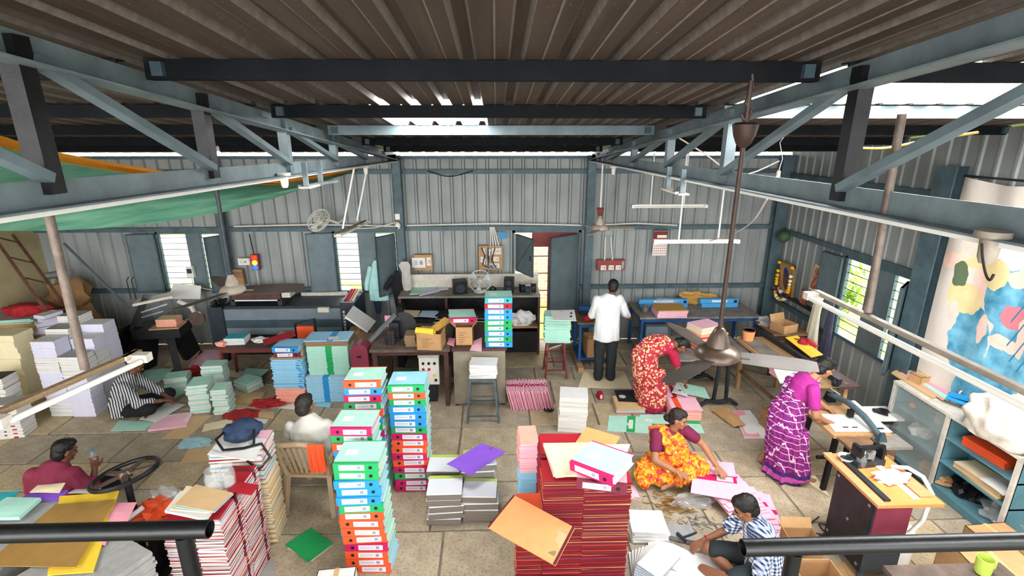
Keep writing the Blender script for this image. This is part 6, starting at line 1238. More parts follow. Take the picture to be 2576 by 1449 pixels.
# ---------------------------------------------------------------- floor work on the right
for i in range(12): tag(inst(block(.42, .34, .012, 'palepink', 'pink', 'orange' if i % 4 == 0 else 'red', .06, -.09), 'pink_folder', None, (2.62+rj(.02), 6.55+rj(.02), .0125*i), (0, 0, -6+rj(5))), 'pink folder in the pile before the bending woman in paisley', 'folder', 'pink folders before the bending woman')
for i in range(14): tag(inst(block(.4, .32, .012, 'palepink', 'salmon', 'orange', .08, -.1), 'pink_folder', None, (2.55+rj(.012), 6.16+rj(.012), .0125*i), (0, 0, -3+rj(2))), 'pink folder with an orange band under the mint card', 'folder', 'orange-banded pink folders')
Q = quad('printed_sheet', [(1690, 988, .177), (1730, 998, .177), (1720, 965, .177), (1702, 962, .177)], .004, 'white', 'grey printed sheet at the corner of the mint card', 'paper'); band(Q, 'printed_mark', 'print dark', .4, .3, .6, .4)
quad('mint_card', [(1722, 990, .185), (1786, 1004, .185), (1772, 976, .185), (1710, 963, .185)], .006, 'mint', 'mint card lying askew on the orange-banded folders', 'card')
Q = quad('open_folder', [(1872, 1103, 0), (1942, 1104, 0), (1886, 1034, .03), (1842, 1034, .03)], .012, 'white', 'white folder with a red watercolour print by the magenta saree', 'folder', None, .004); band(Q, 'red_print', 'rose', .03, .02, .62, .98); band(Q, 'red_frame', 'red', .15, .42, .66, .58, .002); band(Q, 'white_label', 'white', .22, .46, .6, .54, .003)
quad('carton_piece', [(1846, 1075, .02), (1876, 1068, .08), (1830, 1026, .12), (1788, 1032, .02)], .008, 'kraft', 'bent brown carton piece on the red watercolour folder', 'carton piece', None, .04)
p = at(1952, 1090); carton((p.x+.02, p.y+.12, 0), .26, .22, .26, 'torn brown carton bin beside the magenta saree', 15, (20, None, 30, None), True, False, 'kraft inside')
for i, (c, m) in enumerate((([(1540, 1165, 0), (1540, 1165, 0), (1540, 1165, 0), (1540, 1165, 0)], 'mint'),)): pass
z = 0
for i, (m, e) in enumerate((('sky', 'sky'), ('blue', 'white'), ('bluegrey', 'sky'), ('grey', 'buff'), ('mint', 'white'), ('sky', 'cream'))): tag(inst(block(.42, .34, .016, m, e), 'catalogue', None, (1.98+rj(.01), 4.86, z), (0, 0, rj(4))), 'catalogue the woman in the orange saree sits on, %s' % ('lowest', 'second', 'third', 'fourth', 'fifth', 'topmost')[i], 'catalogue', 'catalogues under the seated woman'); z += .0165
zp = 0
for i in range(13):
    a = at(1835, 1285 - 4*i, 0); o = inst(block(.56, .42, .011, 'palepink', 'pink', 'magenta', .07, .0), 'pink_folder', None, (2.62 - .022*i + rj(.03), 4.22 + .03*i + rj(.02), .0115*i), (0, 0, 78+3*i+rj(6)))
    tag(o, 'pink folder with a crimson band in the slipping pile before the seated woman', 'folder', 'pink folders before the seated woman')
Q = quad('pink_folder', [(1737, 1240, .165), (1862, 1262, .165), (1845, 1165, .165), (1748, 1158, .165)], .006, 'palepink', 'large pink folder under the hand of the seated woman', 'folder'); band(Q, 'crimson_band', 'magenta', 0, .42, 1, .6); band(Q, 'white_label', 'white', .55, .44, .92, .57, .002)
quad('pink_paper', [(1588, 1255, 0), (1612, 1258, 0), (1596, 1222, 0), (1586, 1222, 0)], .006, 'palepink', 'pink sheet peeping out right of the red stack', 'paper')
mat('brass', '#b08a3e', .3, .7, var=.3, scale=20)
b = B(); q = random.Random(5)
for i in range(110):
    p = at(q.gauss(1700, 34), 1268+q.gauss(0, 15)); a = q.uniform(-1.2, .4); L = q.uniform(.05, .1); d = Vector((math.cos(a), math.sin(a), 0))*L/2; z_ = .004+.035*math.exp(-((p.x-1.85)/.18)**2)*q.random()
    b.bar(p-d+Vector((0, 0, z_)), p+d+Vector((0, 0, z_+.008)), .008, .004)
tag(b.o('brass_strips', 'brass', None), 'heap of brass file fasteners on the floor', 'fasteners', None, 'stuff')
lump('film_bag', at(1745, 1268), .15, (1.4, .6, .45), 'clear film', 'torn clear plastic bag beside the brass fasteners', 'bag', .7, 61)
b = B()
for i in range(60):
    p = at(q.uniform(1700, 1830), q.uniform(1300, 1355)); a = q.uniform(0, 3); d = Vector((math.cos(a), math.sin(a), 0))*.025; b.bar(p-d+Vector((0, 0, .004)), p+d+Vector((0, 0, .004)), .006, .005)
tag(b.o('metal_clips', 'steel', None), 'small metal clips scattered before the man in checks', 'clips', None, 'stuff')
for i in range(9): tag(inst(block(.34, .3, .014, 'white', 'white'), 'white_paper_pad', None, (1.44+rj(.01), 4.02+rj(.01), .0145*i), (0, 0, -4+rj(3))), 'blank white pad in the flat pile right of the red stack', 'paper pad', 'blank white pads right of the red stack')
for i in range(9): tag(inst(block(.22, .34, .02, 'white', 'print grey'), 'leaflet', None, (1.28+.012*i, 3.58-.012*i, .022*i), (0, 0, -8-5*i)), 'white leaflet in the fanned heap beside the red stack', 'leaflet', 'fanned leaflets beside the red stack')
mat('slate stone', '#8f9090', .85, var=.15, scale=14, bump=.15); quad('stone_slab', [(1675, 1355, .01), (1748, 1372, .01), (1738, 1330, .01), (1668, 1330, .01)], .05, 'slate stone', 'grey stone block under the hammer', 'stone')
t = T('hammer', 'black hammer lying on the grey stone', 'hammer', tuple(at(1730, 1350, .078)), 10); B().tube((-.06, 0, 0), (.11, .03, 0), .009, n=8).o('handle', 'plastic black', t, smooth=True); B().tube((-.075, .06, 0), (-.05, -.05, 0), .016, .018, 8).o('head', 'dark iron', t, smooth=True)
ob = at(1740, 1420, .04); P = []
for i in range(15):
    u = -1+2*i/14; P.append([(u*.36, v*.3-.04*u, .05*(1-abs(u))**.5*.5+.03*abs(math.sin(u*3.1))+.01) for v in (-.5, -.17, .17, .5)])
tag(B().sheet(P, .02).o('open_book', 'p white', None, (ob.x-.03, ob.y, .005), (0, 0, -22), True), 'large open white book before the man in checks', 'book')
P = [[(u*.3, v*.34, .09*math.sin(math.pi*(u*.5+.5))+.006) for v in (-.5, 0, .5)] for u in [-1+2*i/10 for i in range(11)]]
tag(B().sheet(P, .004).o('curved_sheet', 'p white', None, (1.46, 3.3, .0), (0, 0, -25), True), 'curved white sheet left of the open book', 'paper')
quad('card_sheet', [(1810, 1449, .0), (1880, 1449, .0), (1840, 1360, .0), (1790, 1372, .0)], .006, 'grey', 'grey card under the legs of the man in checks', 'card')
quad('white_card', [(2040, 1222, .0), (2085, 1250, .0), (2050, 1200, .0), (2015, 1200, .0)], .02, 'cream', 'cream card with red labels at the feet of the magenta saree', 'card')
wire([at(2060, 1300, .02), at(2030, 1330, .02), at(2075, 1345, .02), at(2100, 1330, .02), at(2060, 1318, .02), at(2095, 1360, .02)], 'black cable coiled on the floor beside the riveting table', 'wire dark', .006, 'cable')
for i in range(4): a = at(2150+18*i, 1449, .01); tag(B().box((0, 0, 0), (.08, .42, .02)).o('floor_plank', 'ply', None, (2.9+.085*i, 3.18, 0), (0, 0, -14)), 'wooden plank on the floor below the right railing, %s from the left' % ('first', 'second', 'third', 'fourth')[i], 'plank', 'planks below the right railing')
# ---------------------------------------------------------------- people
V = Vector
mat('skin brown', '#86583f', .55, var=.08, scale=10); mat('skin tan', '#a06f50', .55, var=.08, scale=10); mat('skin dark', '#6b4432', .55, var=.08, scale=10)
mat('hair black', '#14110f', .5, var=.4, scale=40, bump=.4); mat('hair greying', '#221d1a', .55, var=.6, scale=40, bump=.4); mat('eye dark', '#120d0b', .25); mat('lips', '#6f3a35', .5)
mat('shirt white', '#d3d4d4', .85, var=.04, scale=6, bump=.15); mat('shirt offwhite', '#c2c0b6', .85, var=.05, scale=6, bump=.15); mat('trouser charcoal', '#232a2c', .85, var=.2, scale=8, bump=.15); mat('trouser black', '#15171c', .85, var=.2, scale=8)
mat('shirt maroon', '#7d2740', .8, var=.12, scale=7, bump=.15); mat('blouse crimson', '#a3183c', .8, var=.1, scale=8); mat('blouse maroon', '#6f1c3f', .8, var=.1, scale=8); mat('blouse magenta', '#a0267f', .8, var=.1, scale=8); mat('bangle', '#c79a3a', .3, .6)
n = N('stripe shirt'); w = n.math('ADD', n.math('ADD', n.x, n.math('MULTIPLY', n.y, .9)), n.math('MULTIPLY', n.noise(4), .05)); n.out(n.mix(n.stripes(w, 27, .5), '#2c3040', '#c9c7c2'), n.noise(9), .2)
n = N('check shirt'); wx = n.math('ADD', n.math('ADD', n.x, n.math('MULTIPLY', n.y, .6)), n.math('MULTIPLY', n.noise(4), .03)); a = n.stripes(wx, 30, .5); b_ = n.stripes(n.z, 30, .5); n.out(n.mix(a, n.mix(b_, '#26324f', '#7f8ba6'), n.mix(b_, '#8d98b0', '#eef0f2')), n.noise(9), .2)
n = N('paisley saree'); v1 = n.vor(27); k = n.math('LESS_THAN', v1.outputs[0], .46); s_ = n.math('GREATER_THAN', n.noise(46, 2), .5); c = n.mix(k, '#b0323f', '#e8a87e'); c = n.mix(n.math('MULTIPLY', k, s_), c, '#f0c9a0'); c = n.mix(n.math('LESS_THAN', n.z, .1), c, '#9c1f45'); n.out(c, n.noise(9), .25)
n = N('orange saree'); v1 = n.vor(13); v2 = n.noise(24, 3); c = n.mix(n.math('GREATER_THAN', v2, .5), '#e2741f', '#f0a52a'); c = n.mix(n.math('GREATER_THAN', n.noise(15, 2), .56), c, '#d8452c'); c = n.mix(n.math('LESS_THAN', v1.outputs[0], .22), c, '#d9486f'); c = n.mix(n.math('GREATER_THAN', n.noise(31, 2), .63), c, '#f6d668'); n.out(c, n.noise(10), .3)
n = N('plaid saree'); wz = n.math('ADD', n.z, n.math('MULTIPLY', n.noise(3), .04)); wx = n.math('ADD', n.math('ADD', n.x, n.math('MULTIPLY', n.y, .8)), n.math('MULTIPLY', n.z, .25)); base = n.mix(n.math('MULTIPLY_ADD', n.noise(26, 3), 3, -1), '#5c1f66', '#9c2c7e'); l = n.math('MAXIMUM', n.stripes(wz, 13, .1), n.stripes(n.math('ADD', wx, n.math('MULTIPLY', n.noise(3), .03)), 13, .1)); c = n.mix(l, base, '#ecc4da'); c = n.mix(n.band(n.z, .02, .1), c, '#c454a4'); c = n.mix(n.math('LESS_THAN', n.z, .035), c, '#3c2466'); c = n.mix(n.band(n.z, .1, .15), c, '#4a2a70'); n.out(c, n.noise(9), .25)
def cap(b, p, q, r1, r2=None, n=12):
    r2 = r1 if r2 is None else r2; p, q = V(p), V(q); d = (q-p); L = d.length; d = d.normalized() if L > 1e-6 else V((0, 0, 1)); pts = []; rr = []
    for a in (-80, -50, -25, 0): pts.append(p + d*r1*math.sin(R(a))); rr.append(r1*math.cos(R(a)))
    for a in (0, 25, 50, 80): pts.append(q + d*r2*math.sin(R(a))); rr.append(r2*math.cos(R(a)))
    if L < 1e-4: pts = pts[:3] + pts[4:]; rr = rr[:3] + rr[4:]
    b.path(pts, rr, n)
def limb(b, pts, rs):
    for i in range(len(pts)-1): cap(b, pts[i], pts[i+1], rs[i], rs[i+1])
def tube2(b, pts, ra, rb, side, n=20):
    "elliptical tube: half-width ra along side, rb across"
    pts = [V(p) for p in pts]; vs = []; fs = []; side = V(side)
    for i, p in enumerate(pts):
        d = (pts[min(i+1, len(pts)-1)]-pts[max(i-1, 0)]).normalized(); s = (side - d*side.dot(d)).normalized(); t = d.cross(s)
        vs += [p + ra[i]*math.cos(2*math.pi*k/n)*s + rb[i]*math.sin(2*math.pi*k/n)*t for k in range(n)]
    for i in range(len(pts)-1):
        for k in range(n): j = (k+1) % n; fs.append((i*n+k, i*n+j, (i+1)*n+j, (i+1)*n+k))
    fs += [tuple(range(n-1, -1, -1)), tuple((len(pts)-1)*n+k for k in range(n))]; b.add(vs, fs)
def ellip(b, c, M, r):
    old = b.X; b.X = Matrix.Translation(c) @ M.to_4x4() @ Matrix.Diagonal((r[0], r[1], r[2], 1)); b.ico((0, 0, 0), 1, 3); b.X = old
def fuse(b, name, m, parent, voxel=.008, smooth=4, fold=0, ff=(9, 9, 2.2), seed=0):
    ob = bpy.data.objects.new('tmp', b.mesh('tmp', m)); COL.objects.link(ob)
    r = ob.modifiers.new('r', 'REMESH'); r.mode = 'VOXEL'; r.voxel_size = voxel; r.use_smooth_shade = True
    s = ob.modifiers.new('s', 'SMOOTH'); s.iterations = smooth; s.factor = .5
    me = bpy.data.meshes.new_from_object(ob.evaluated_get(bpy.context.evaluated_depsgraph_get()))
    bpy.data.objects.remove(ob); me.name = name
    if fold:
        vn = [v.normal.copy() for v in me.vertices]
        for v, nn in zip(me.vertices, vn):
            c = v.co; k = noise.noise(V((c.x*ff[0]+seed, c.y*ff[1], c.z*ff[2]))); k2 = noise.noise(V((c.x*ff[0]*2.3, c.y*ff[1]*2.3+seed, c.z*ff[2]*2)))
            v.co = c + nn*fold*(k + .5*k2)
    me.polygons.foreach_set('use_smooth', [True]*len(me.polygons)); me.update()
    return link(bpy.data.objects.new(name, me), parent)
def headM(yaw, pitch, roll=0):
    return Matrix.Rotation(R(yaw), 3, 'Z') @ Matrix.Rotation(R(pitch), 3, 'X') @ Matrix.Rotation(R(roll), 3, 'Y')   # forward = +Y
def head(b, c, M, s=1.0):
    c = V(c); f = lambda x, y, z: c + M @ V((x*s, y*s, z*s))
    ellip(b, f(0, -.008, .02), M, (.075*s, .094*s, .098*s)); ellip(b, f(0, .022, -.045), M, (.056*s, .062*s, .066*s))
    cap(b, f(0, .088, .0), f(0, .105, -.028), .009*s, .015*s); ellip(b, f(0, .07, .03), M, (.055*s, .02*s, .016*s)); ellip(b, f(0, .075, -.085), M, (.026*s, .018*s, .016*s))
    ellip(b, f(0, .083, -.055), M, (.024*s, .012*s, .012*s))
    for k in (-1, 1): ellip(b, f(k*.077, -.004, -.008), M, (.012*s, .022*s, .034*s)); ellip(b, f(k*.045, .06, -.018), M, (.022*s, .02*s, .018*s))
def face(parent, c, M, s=1.0):
    c = V(c)
    for k in (-1, 1):
        q = B(); ellip(q, c + M @ V((k*.031*s, .079*s, .009*s)), M, (.013*s, .008*s, .006*s)); q.o('eye', 'eye dark', parent, smooth=True)
        q = B(); ellip(q, c + M @ V((k*.031*s, .085*s, .032*s)), M, (.02*s, .006*s, .004*s)); q.o('eyebrow', 'hair black', parent, smooth=True)
    q = B(); ellip(q, c + M @ V((0, .093*s, -.056*s)), M, (.021*s, .006*s, .006*s)); q.o('lips', 'lips', parent, smooth=True)
def hair(parent, c, M, m, s=1.0, bun=None, low=-.02, part=False):
    b = B(); c = V(c); f = lambda x, y, z: c + M @ V((x*s, y*s, z*s))
    ellip(b, f(0, -.022, .036), M, (.084*s, .094*s, .094*s)); ellip(b, f(0, -.05, low), M, (.074*s, .062*s, .075*s)); ellip(b, f(0, .03, .085), M, (.062*s, .055*s, .04*s))
    if bun: ellip(b, f(*bun), M, (.045*s, .04*s, .045*s))
    fuse(b, 'hair', m, parent, .009, 2, .006, (40, 40, 40))
def hand(b, w, d, nrm, side, curl=25, s=1.0, spread=8):
    "w wrist, d pointing direction, nrm back-of-hand normal, side +1 = thumb towards d x nrm"
    w = V(w); d = V(d).normalized(); nrm = (V(nrm) - d*V(nrm).dot(d)).normalized(); u = d.cross(nrm)*side
    kn = w + d*.085*s
    for k in (-1, -.33, .33, 1): cap(b, w + d*.02*s + u*k*.018*s, kn + u*k*.03*s, .014*s, .0125*s, 8)
    for k, L in ((1, .068), (.33, .078), (-.33, .073), (-1, .056)):
        p = kn + u*k*.03*s; dd = (d + u*math.tan(R(spread))*k).normalized(); a = R(curl)
        d1 = dd*math.cos(a*.5) - nrm*math.sin(a*.5); d2 = dd*math.cos(a*1.4) - nrm*math.sin(a*1.4); q = p + d1*L*.55*s; cap(b, p, q, .0115*s, .0105*s, 8); cap(b, q, q + d2*L*.5*s, .0105*s, .0085*s, 8)
    t0 = w + d*.03*s + u*.03*s; t1 = t0 + (d*.6 + u*.75 - nrm*.15).normalized()*.042*s; cap(b, t0, t1, .014*s, .012*s, 8); cap(b, t1, t1 + (d*.9 + u*.3 - nrm*.25).normalized()*.032*s, .012*s, .0095*s, 8)
def foot(b, a, d, s=1.0):
    a = V(a); d = V(d).normalized(); u = d.cross(V((0, 0, 1)))
    cap(b, a + V((0, 0, -.035*s)) - d*.03*s, a + d*.12*s + V((0, 0, -.05*s)), .036*s, .028*s); cap(b, a + d*.1*s + V((0, 0, -.052*s)), a + d*.16*s + V((0, 0, -.055*s)), .03*s, .022*s)
    for k in (-1.5, -.5, .5, 1.5): cap(b, a + d*.14*s + u*k*.016*s + V((0, 0, -.056*s)), a + d*(.195-.01*abs(k+1.5))*s + u*k*.017*s + V((0, 0, -.06*s)), .013*s, .009*s, 8)
def P(label, loc): return T('person', label, 'person', tuple(loc))
UP = V((0, 0, 1))
# --- standing man in white shirt, seen from behind
L0 = V((1.69, 7.24, 0)); t = P('person in a white shirt and charcoal trousers standing at the back table', L0)
X = lambda x, y, z: V((x, y, z)) - L0
hp, ch, nk, hd = X(1.68, 7.22, .84), X(1.68, 7.25, 1.2), X(1.73, 7.28, 1.39), X(1.765, 7.34, 1.50); HM = headM(-14, -22)
b = B(); tube2(b, [hp, (hp+ch)/2, ch, nk-UP*.06], [.13, .125, .155, .06], [.09, .085, .095, .05], (1, 0, 0)); cap(b, nk-UP*.05, hd-UP*.03, .052, .05); head(b, hd, HM, .95)
aL = [X(1.5, 7.24, 1.33), X(1.46, 7.32, 1.06), X(1.55, 7.54, .98)]; aR = [X(1.87, 7.26, 1.33), X(1.98, 7.36, 1.07), X(2.1, 7.6, .93)]
for a, sd in ((aL, 1), (aR, -1)): limb(b, a, [.045, .038, .028]); hand(b, a[2], a[2]-a[1], UP, sd, 40)
for x in (1.585, 1.775): limb(b, [X(x, 7.22, .82), X(x, 7.24, .45), X(x, 7.22, .08)], [.08, .055, .04]); foot(b, X(x, 7.22, .085), (0.1 if x > 1.7 else -.1, 1, 0))
fuse(b, 'body', 'skin dark', t, .007); face(t, hd, HM, .95); hair(t, hd, HM, 'hair black', .95)
b = B(); tube2(b, [X(1.68, 7.22, .70), X(1.68, 7.22, .85), X(1.68, 7.23, 1.05), X(1.68, 7.24, 1.24), X(1.7, 7.26, 1.35), X(1.72, 7.28, 1.41)], [.205, .2, .19, .2, .15, .066], [.135, .135, .125, .12, .09, .062], (1, 0, 0))
for a in (aL, aR): limb(b, [a[0]+V((.02 if a is aL else -.02, 0, -.01)), a[1], a[1].lerp(a[2], .72)], [.078, .066, .052])
fuse(b, 'shirt', 'shirt white', t, .009, 4, .016, (8, 8, 4), 1)
b = B(); tube2(b, [X(1.68, 7.22, .9), X(1.68, 7.22, .74)], [.155, .165], [.11, .115], (1, 0, 0))
for x in (1.585, 1.775): limb(b, [X(x, 7.22, .78), X(x, 7.24, .45), X(x, 7.22, .07)], [.098, .083, .076])
fuse(b, 'trousers', 'trouser charcoal', t, .009, 4, .01, (10, 10, 5), 2)
# --- seated man in off-white shirt on the chair, seen from behind
L0 = V((-1.92, 4.66, .43)); t = P('person in an off-white shirt sitting on the tan plastic chair', L0)
X = lambda x, y, z: V((x, y, z)) - L0
hp, ch, nk, hd = X(-1.9, 4.62, .52), X(-1.9, 4.56, .78), X(-1.93, 4.62, .98), X(-1.955, 4.66, 1.075); HM = headM(-8, -12)
b = B(); tube2(b, [hp, (hp+ch)/2, ch, nk-UP*.06], [.14, .13, .155, .06], [.1, .09, .095, .05], (1, 0, 0)); cap(b, nk-UP*.05, hd-UP*.03, .055, .052); head(b, hd, HM, 1.0)
aL = [X(-2.08, 4.6, .88), X(-2.16, 4.7, .66), X(-2.02, 4.9, .62)]; aR = [X(-1.74, 4.6, .88), X(-1.58, 4.66, .70), X(-1.62, 4.9, .64)]
for a, sd in ((aL, 1), (aR, -1)): limb(b, a, [.045, .038, .028]); hand(b, a[2], a[2]-a[1], UP, sd, 40)
for k in (-1, 1): limb(b, [X(-1.9+k*.09, 4.66, .5), X(-1.9+k*.12, 5.05, .5), X(-1.9+k*.12, 5.08, .09)], [.08, .055, .04]); foot(b, X(-1.9+k*.12, 5.08, .09), (0, 1, 0))
fuse(b, 'body', 'skin brown', t, .007); face(t, hd, HM, 1.0); hair(t, hd, HM, 'hair greying', 1.0)
b = B(); tube2(b, [X(-1.9, 4.62, .45), X(-1.9, 4.6, .62), X(-1.9, 4.57, .78), X(-1.91, 4.58, .88), X(-1.92, 4.6, .95), X(-1.93, 4.62, 1.0)], [.19, .19, .2, .2, .14, .068], [.14, .13, .125, .11, .085, .062], (1, 0, 0))
for a in (aL, aR): limb(b, [a[0], a[1], a[1].lerp(a[2], .4)], [.075, .068, .055])
fuse(b, 'shirt', 'shirt offwhite', t, .009, 4, .018, (7, 7, 5), 5)
b = B(); tube2(b, [X(-1.9, 4.6, .52), X(-1.9, 4.72, .5)], [.16, .16], [.1, .1], (1, 0, 0))
for k in (-1, 1): limb(b, [X(-1.9+k*.09, 4.66, .5), X(-1.9+k*.12, 5.05, .5), X(-1.9+k*.12, 5.08, .12)], [.095, .075, .065])
fuse(b, 'trousers', 'trouser charcoal', t, .01, 4, .008, (10, 10, 5), 3)
# --- seated man in striped shirt, facing right
L0 = V((-5.08, 6.36, 0)); t = P('person in a striped shirt sitting on the floor beside the white stacks', L0)
X = lambda x, y, z: V((x, y, z)) - L0
hp, ch, nk, hd = X(-5.1, 6.36, .14), X(-5.06, 6.4, .4), X(-4.98, 6.44, .62), X(-4.90, 6.47, .72); HM = headM(-68, -38); sd_ = (.35, -.94, 0)
b = B(); tube2(b, [hp, (hp+ch)/2, ch, nk-UP*.05], [.15, .135, .15, .06], [.11, .1, .1, .05], sd_); cap(b, nk-UP*.05, hd-UP*.03, .052, .05); head(b, hd, HM, .98)
aR = [X(-4.97, 6.25, .5), X(-4.8, 6.2, .27), X(-4.58, 6.34, .24)]; aL = [X(-5.02, 6.55, .5), X(-4.85, 6.62, .3), X(-4.6, 6.5, .22)]
for a, sd in ((aL, 1), (aR, -1)): limb(b, a, [.045, .038, .028]); hand(b, a[2], a[2]-a[1], UP, sd, 35)
for k, kn, an in ((1, X(-4.65, 6.62, .2), X(-4.82, 6.4, .08)), (-1, X(-4.66, 6.2, .19), X(-4.8, 6.45, .07))): limb(b, [X(-5.02, 6.38+.1*k, .13), kn, an], [.085, .06, .042]); foot(b, an, (.3, -.9*k, 0))
fuse(b, 'body', 'skin dark', t, .007); face(t, hd, HM, .98); hair(t, hd, HM, 'hair black', .98)
b = B(); tube2(b, [X(-5.11, 6.36, .05), X(-5.12, 6.37, .2), X(-5.08, 6.39, .38), X(-5.04, 6.41, .5), X(-5.0, 6.43, .58), X(-4.98, 6.44, .63)], [.2, .205, .2, .2, .14, .068], [.16, .16, .14, .12, .09, .062], sd_)
for a in (aL, aR): limb(b, [a[0], a[1], a[1].lerp(a[2], .6)], [.078, .066, .05])
fuse(b, 'shirt', 'stripe shirt', t, .009, 4, .02, (7, 7, 6), 7)
b = B(); tube2(b, [X(-5.08, 6.37, .12), X(-4.98, 6.38, .12)], [.19, .18], [.11, .1], sd_)
for k, kn, an in ((1, X(-4.65, 6.62, .2), X(-4.82, 6.4, .09)), (-1, X(-4.66, 6.2, .19), X(-4.8, 6.45, .09))): limb(b, [X(-5.02, 6.38+.1*k, .13), kn, an], [.1, .085, .06])
fuse(b, 'trousers', 'trouser black', t, .01, 4, .008, (10, 10, 5), 3)
# --- seated man in maroon, seen from behind
L0 = V((-4.42, 4.5, 0)); t = P('person in a maroon shirt sitting on the floor at the left edge, back turned', L0)
X = lambda x, y, z: V((x, y, z)) - L0
hp, ch, nk, hd = X(-4.42, 4.46, .14), X(-4.42, 4.44, .38), X(-4.36, 4.5, .58), X(-4.33, 4.54, .68); HM = headM(-30, -20)
b = B(); tube2(b, [hp, (hp+ch)/2, ch, nk-UP*.05], [.15, .14, .16, .06], [.11, .1, .1, .05], (1, .1, 0)); cap(b, nk-UP*.05, hd-UP*.03, .054, .052); head(b, hd, HM, 1.0)
aL = [X(-4.6, 4.44, .48), X(-4.72, 4.5, .25), X(-4.52, 4.68, .22)]; aR = [X(-4.23, 4.45, .48), X(-4.1, 4.46, .26), X(-4.14, 4.6, .42)]
limb(b, aL, [.045, .038, .028]); hand(b, aL[2], aL[2]-aL[1], UP, 1, 40); limb(b, aR, [.045, .038, .028]); hand(b, aR[2], (0, .3, 1), (1, -.6, .2), 1, 75)
for k, kn, an in ((1, X(-4.08, 4.76, .2), X(-4.38, 4.72, .08)), (-1, X(-4.76, 4.76, .2), X(-4.5, 4.8, .07))): limb(b, [X(-4.42+.1*k, 4.5, .13), kn, an], [.085, .06, .042]); foot(b, an, (-.9*k, .3, 0))
fuse(b, 'body', 'skin dark', t, .007); face(t, hd, HM); hair(t, hd, HM, 'hair black', 1.0)
b = B(); tube2(b, [X(-4.42, 4.46, .04), X(-4.42, 4.44, .2), X(-4.42, 4.43, .36), X(-4.4, 4.45, .47), X(-4.38, 4.48, .55), X(-4.36, 4.5, .6)], [.2, .205, .21, .2, .14, .068], [.15, .15, .13, .12, .09, .062], (1, .1, 0))
for a in (aL, aR): limb(b, [a[0], a[1], a[1].lerp(a[2], .45)], [.078, .066, .055])
fuse(b, 'shirt', 'shirt maroon', t, .009, 4, .016, (7, 7, 5), 9)
b = B(); tube2(b, [X(-4.42, 4.47, .12), X(-4.42, 4.56, .12)], [.19, .18], [.11, .1], (1, 0, 0))
for k, kn, an in ((1, X(-4.08, 4.76, .2), X(-4.38, 4.72, .09)), (-1, X(-4.76, 4.76, .2), X(-4.5, 4.8, .09))): limb(b, [X(-4.42+.1*k, 4.5, .13), kn, an], [.1, .085, .06])
fuse(b, 'trousers', 'trouser black', t, .01, 4, .008, (10, 10, 5), 3)
hb = aR[2]+L0; bt = T('water_bottle', 'small clear bottle held up by the person in maroon', 'bottle', tuple(hb+V((-.02, .04, .03)))); B().lathe([(.018, 0), (.026, .01), (.026, .1), (.012, .13), (.012, .15)], 16).o('bottle', 'clear jar', bt, smooth=True); B().lathe([(.014, .148), (.014, .165), (0, .165)], 12).o('cap', 'p blue', bt); B().lathe([(.0265, .03), (.0265, .07)], 16).o('label', 'p sky', bt)
# --- bending woman in paisley saree, facing right
L0 = V((2.16, 6.36, 0)); t = P('person in a red paisley saree bending over the pink folders', L0)
X = lambda x, y, z: V((x, y, z)) - L0
hp, ch, nk, hd = X(2.06, 6.4, .80), X(2.3, 6.4, .93), X(2.44, 6.42, .95), X(2.55, 6.43, .92); HM = headM(-90, -62)
b = B(); tube2(b, [hp, hp.lerp(ch, .5), ch, nk], [.15, .13, .15, .06], [.11, .1, .1, .05], (0, 1, 0)); cap(b, nk, hd, .05, .05); head(b, hd, HM, .94)
aR = [X(2.38, 6.26, .87), X(2.47, 6.24, .62), X(2.6, 6.34, .41)]; aL = [X(2.4, 6.56, .87), X(2.48, 6.6, .64), X(2.64, 6.54, .44)]
for a, sd in ((aL, 1), (aR, -1)): limb(b, a, [.046, .038, .026]); hand(b, a[2], a[2]-a[1], (.6, 0, .8), sd, 25, .92)
for yy, xx in ((6.3, 2.12), (6.48, 2.24)): limb(b, [X(2.08, yy+.04, .76), X(xx+.02, yy, .42), X(xx-.02, yy, .09)], [.09, .06, .042]); foot(b, X(xx-.02, yy, .085), (1, -.2, 0), .9)
fuse(b, 'body', 'skin brown', t, .007); face(t, hd, HM, .94); hair(t, hd, HM, 'hair black', .96, (0, -.1, -.02))
b = B(); tube2(b, [hp.lerp(ch, .75), ch, nk+V((-.03, 0, 0))], [.145, .165, .08], [.11, .115, .07], (0, 1, 0))
for a in (aL, aR): limb(b, [a[0], a[0].lerp(a[1], .55)], [.07, .058])
fuse(b, 'blouse', 'blouse crimson', t, .009, 4, .006, (10, 10, 8), 1)
b = B(); tube2(b, [X(2.15, 6.38, .012), X(2.14, 6.38, .1), X(2.1, 6.39, .35), X(2.05, 6.4, .6), X(2.03, 6.4, .78), X(2.1, 6.4, .9), X(2.24, 6.4, .97), X(2.36, 6.4, .98)], [.2, .2, .19, .195, .2, .19, .175, .12], [.17, .165, .165, .17, .165, .145, .125, .085], (0, 1, 0))
tube2(b, [X(2.2, 6.28, .02), X(2.19, 6.28, .3), X(2.15, 6.3, .6)], [.13, .13, .14], [.14, .14, .14], (0, 1, 0))
fuse(b, 'saree', 'paisley saree', t, .0095, 3, .034, (17, 17, 2.2), 11)
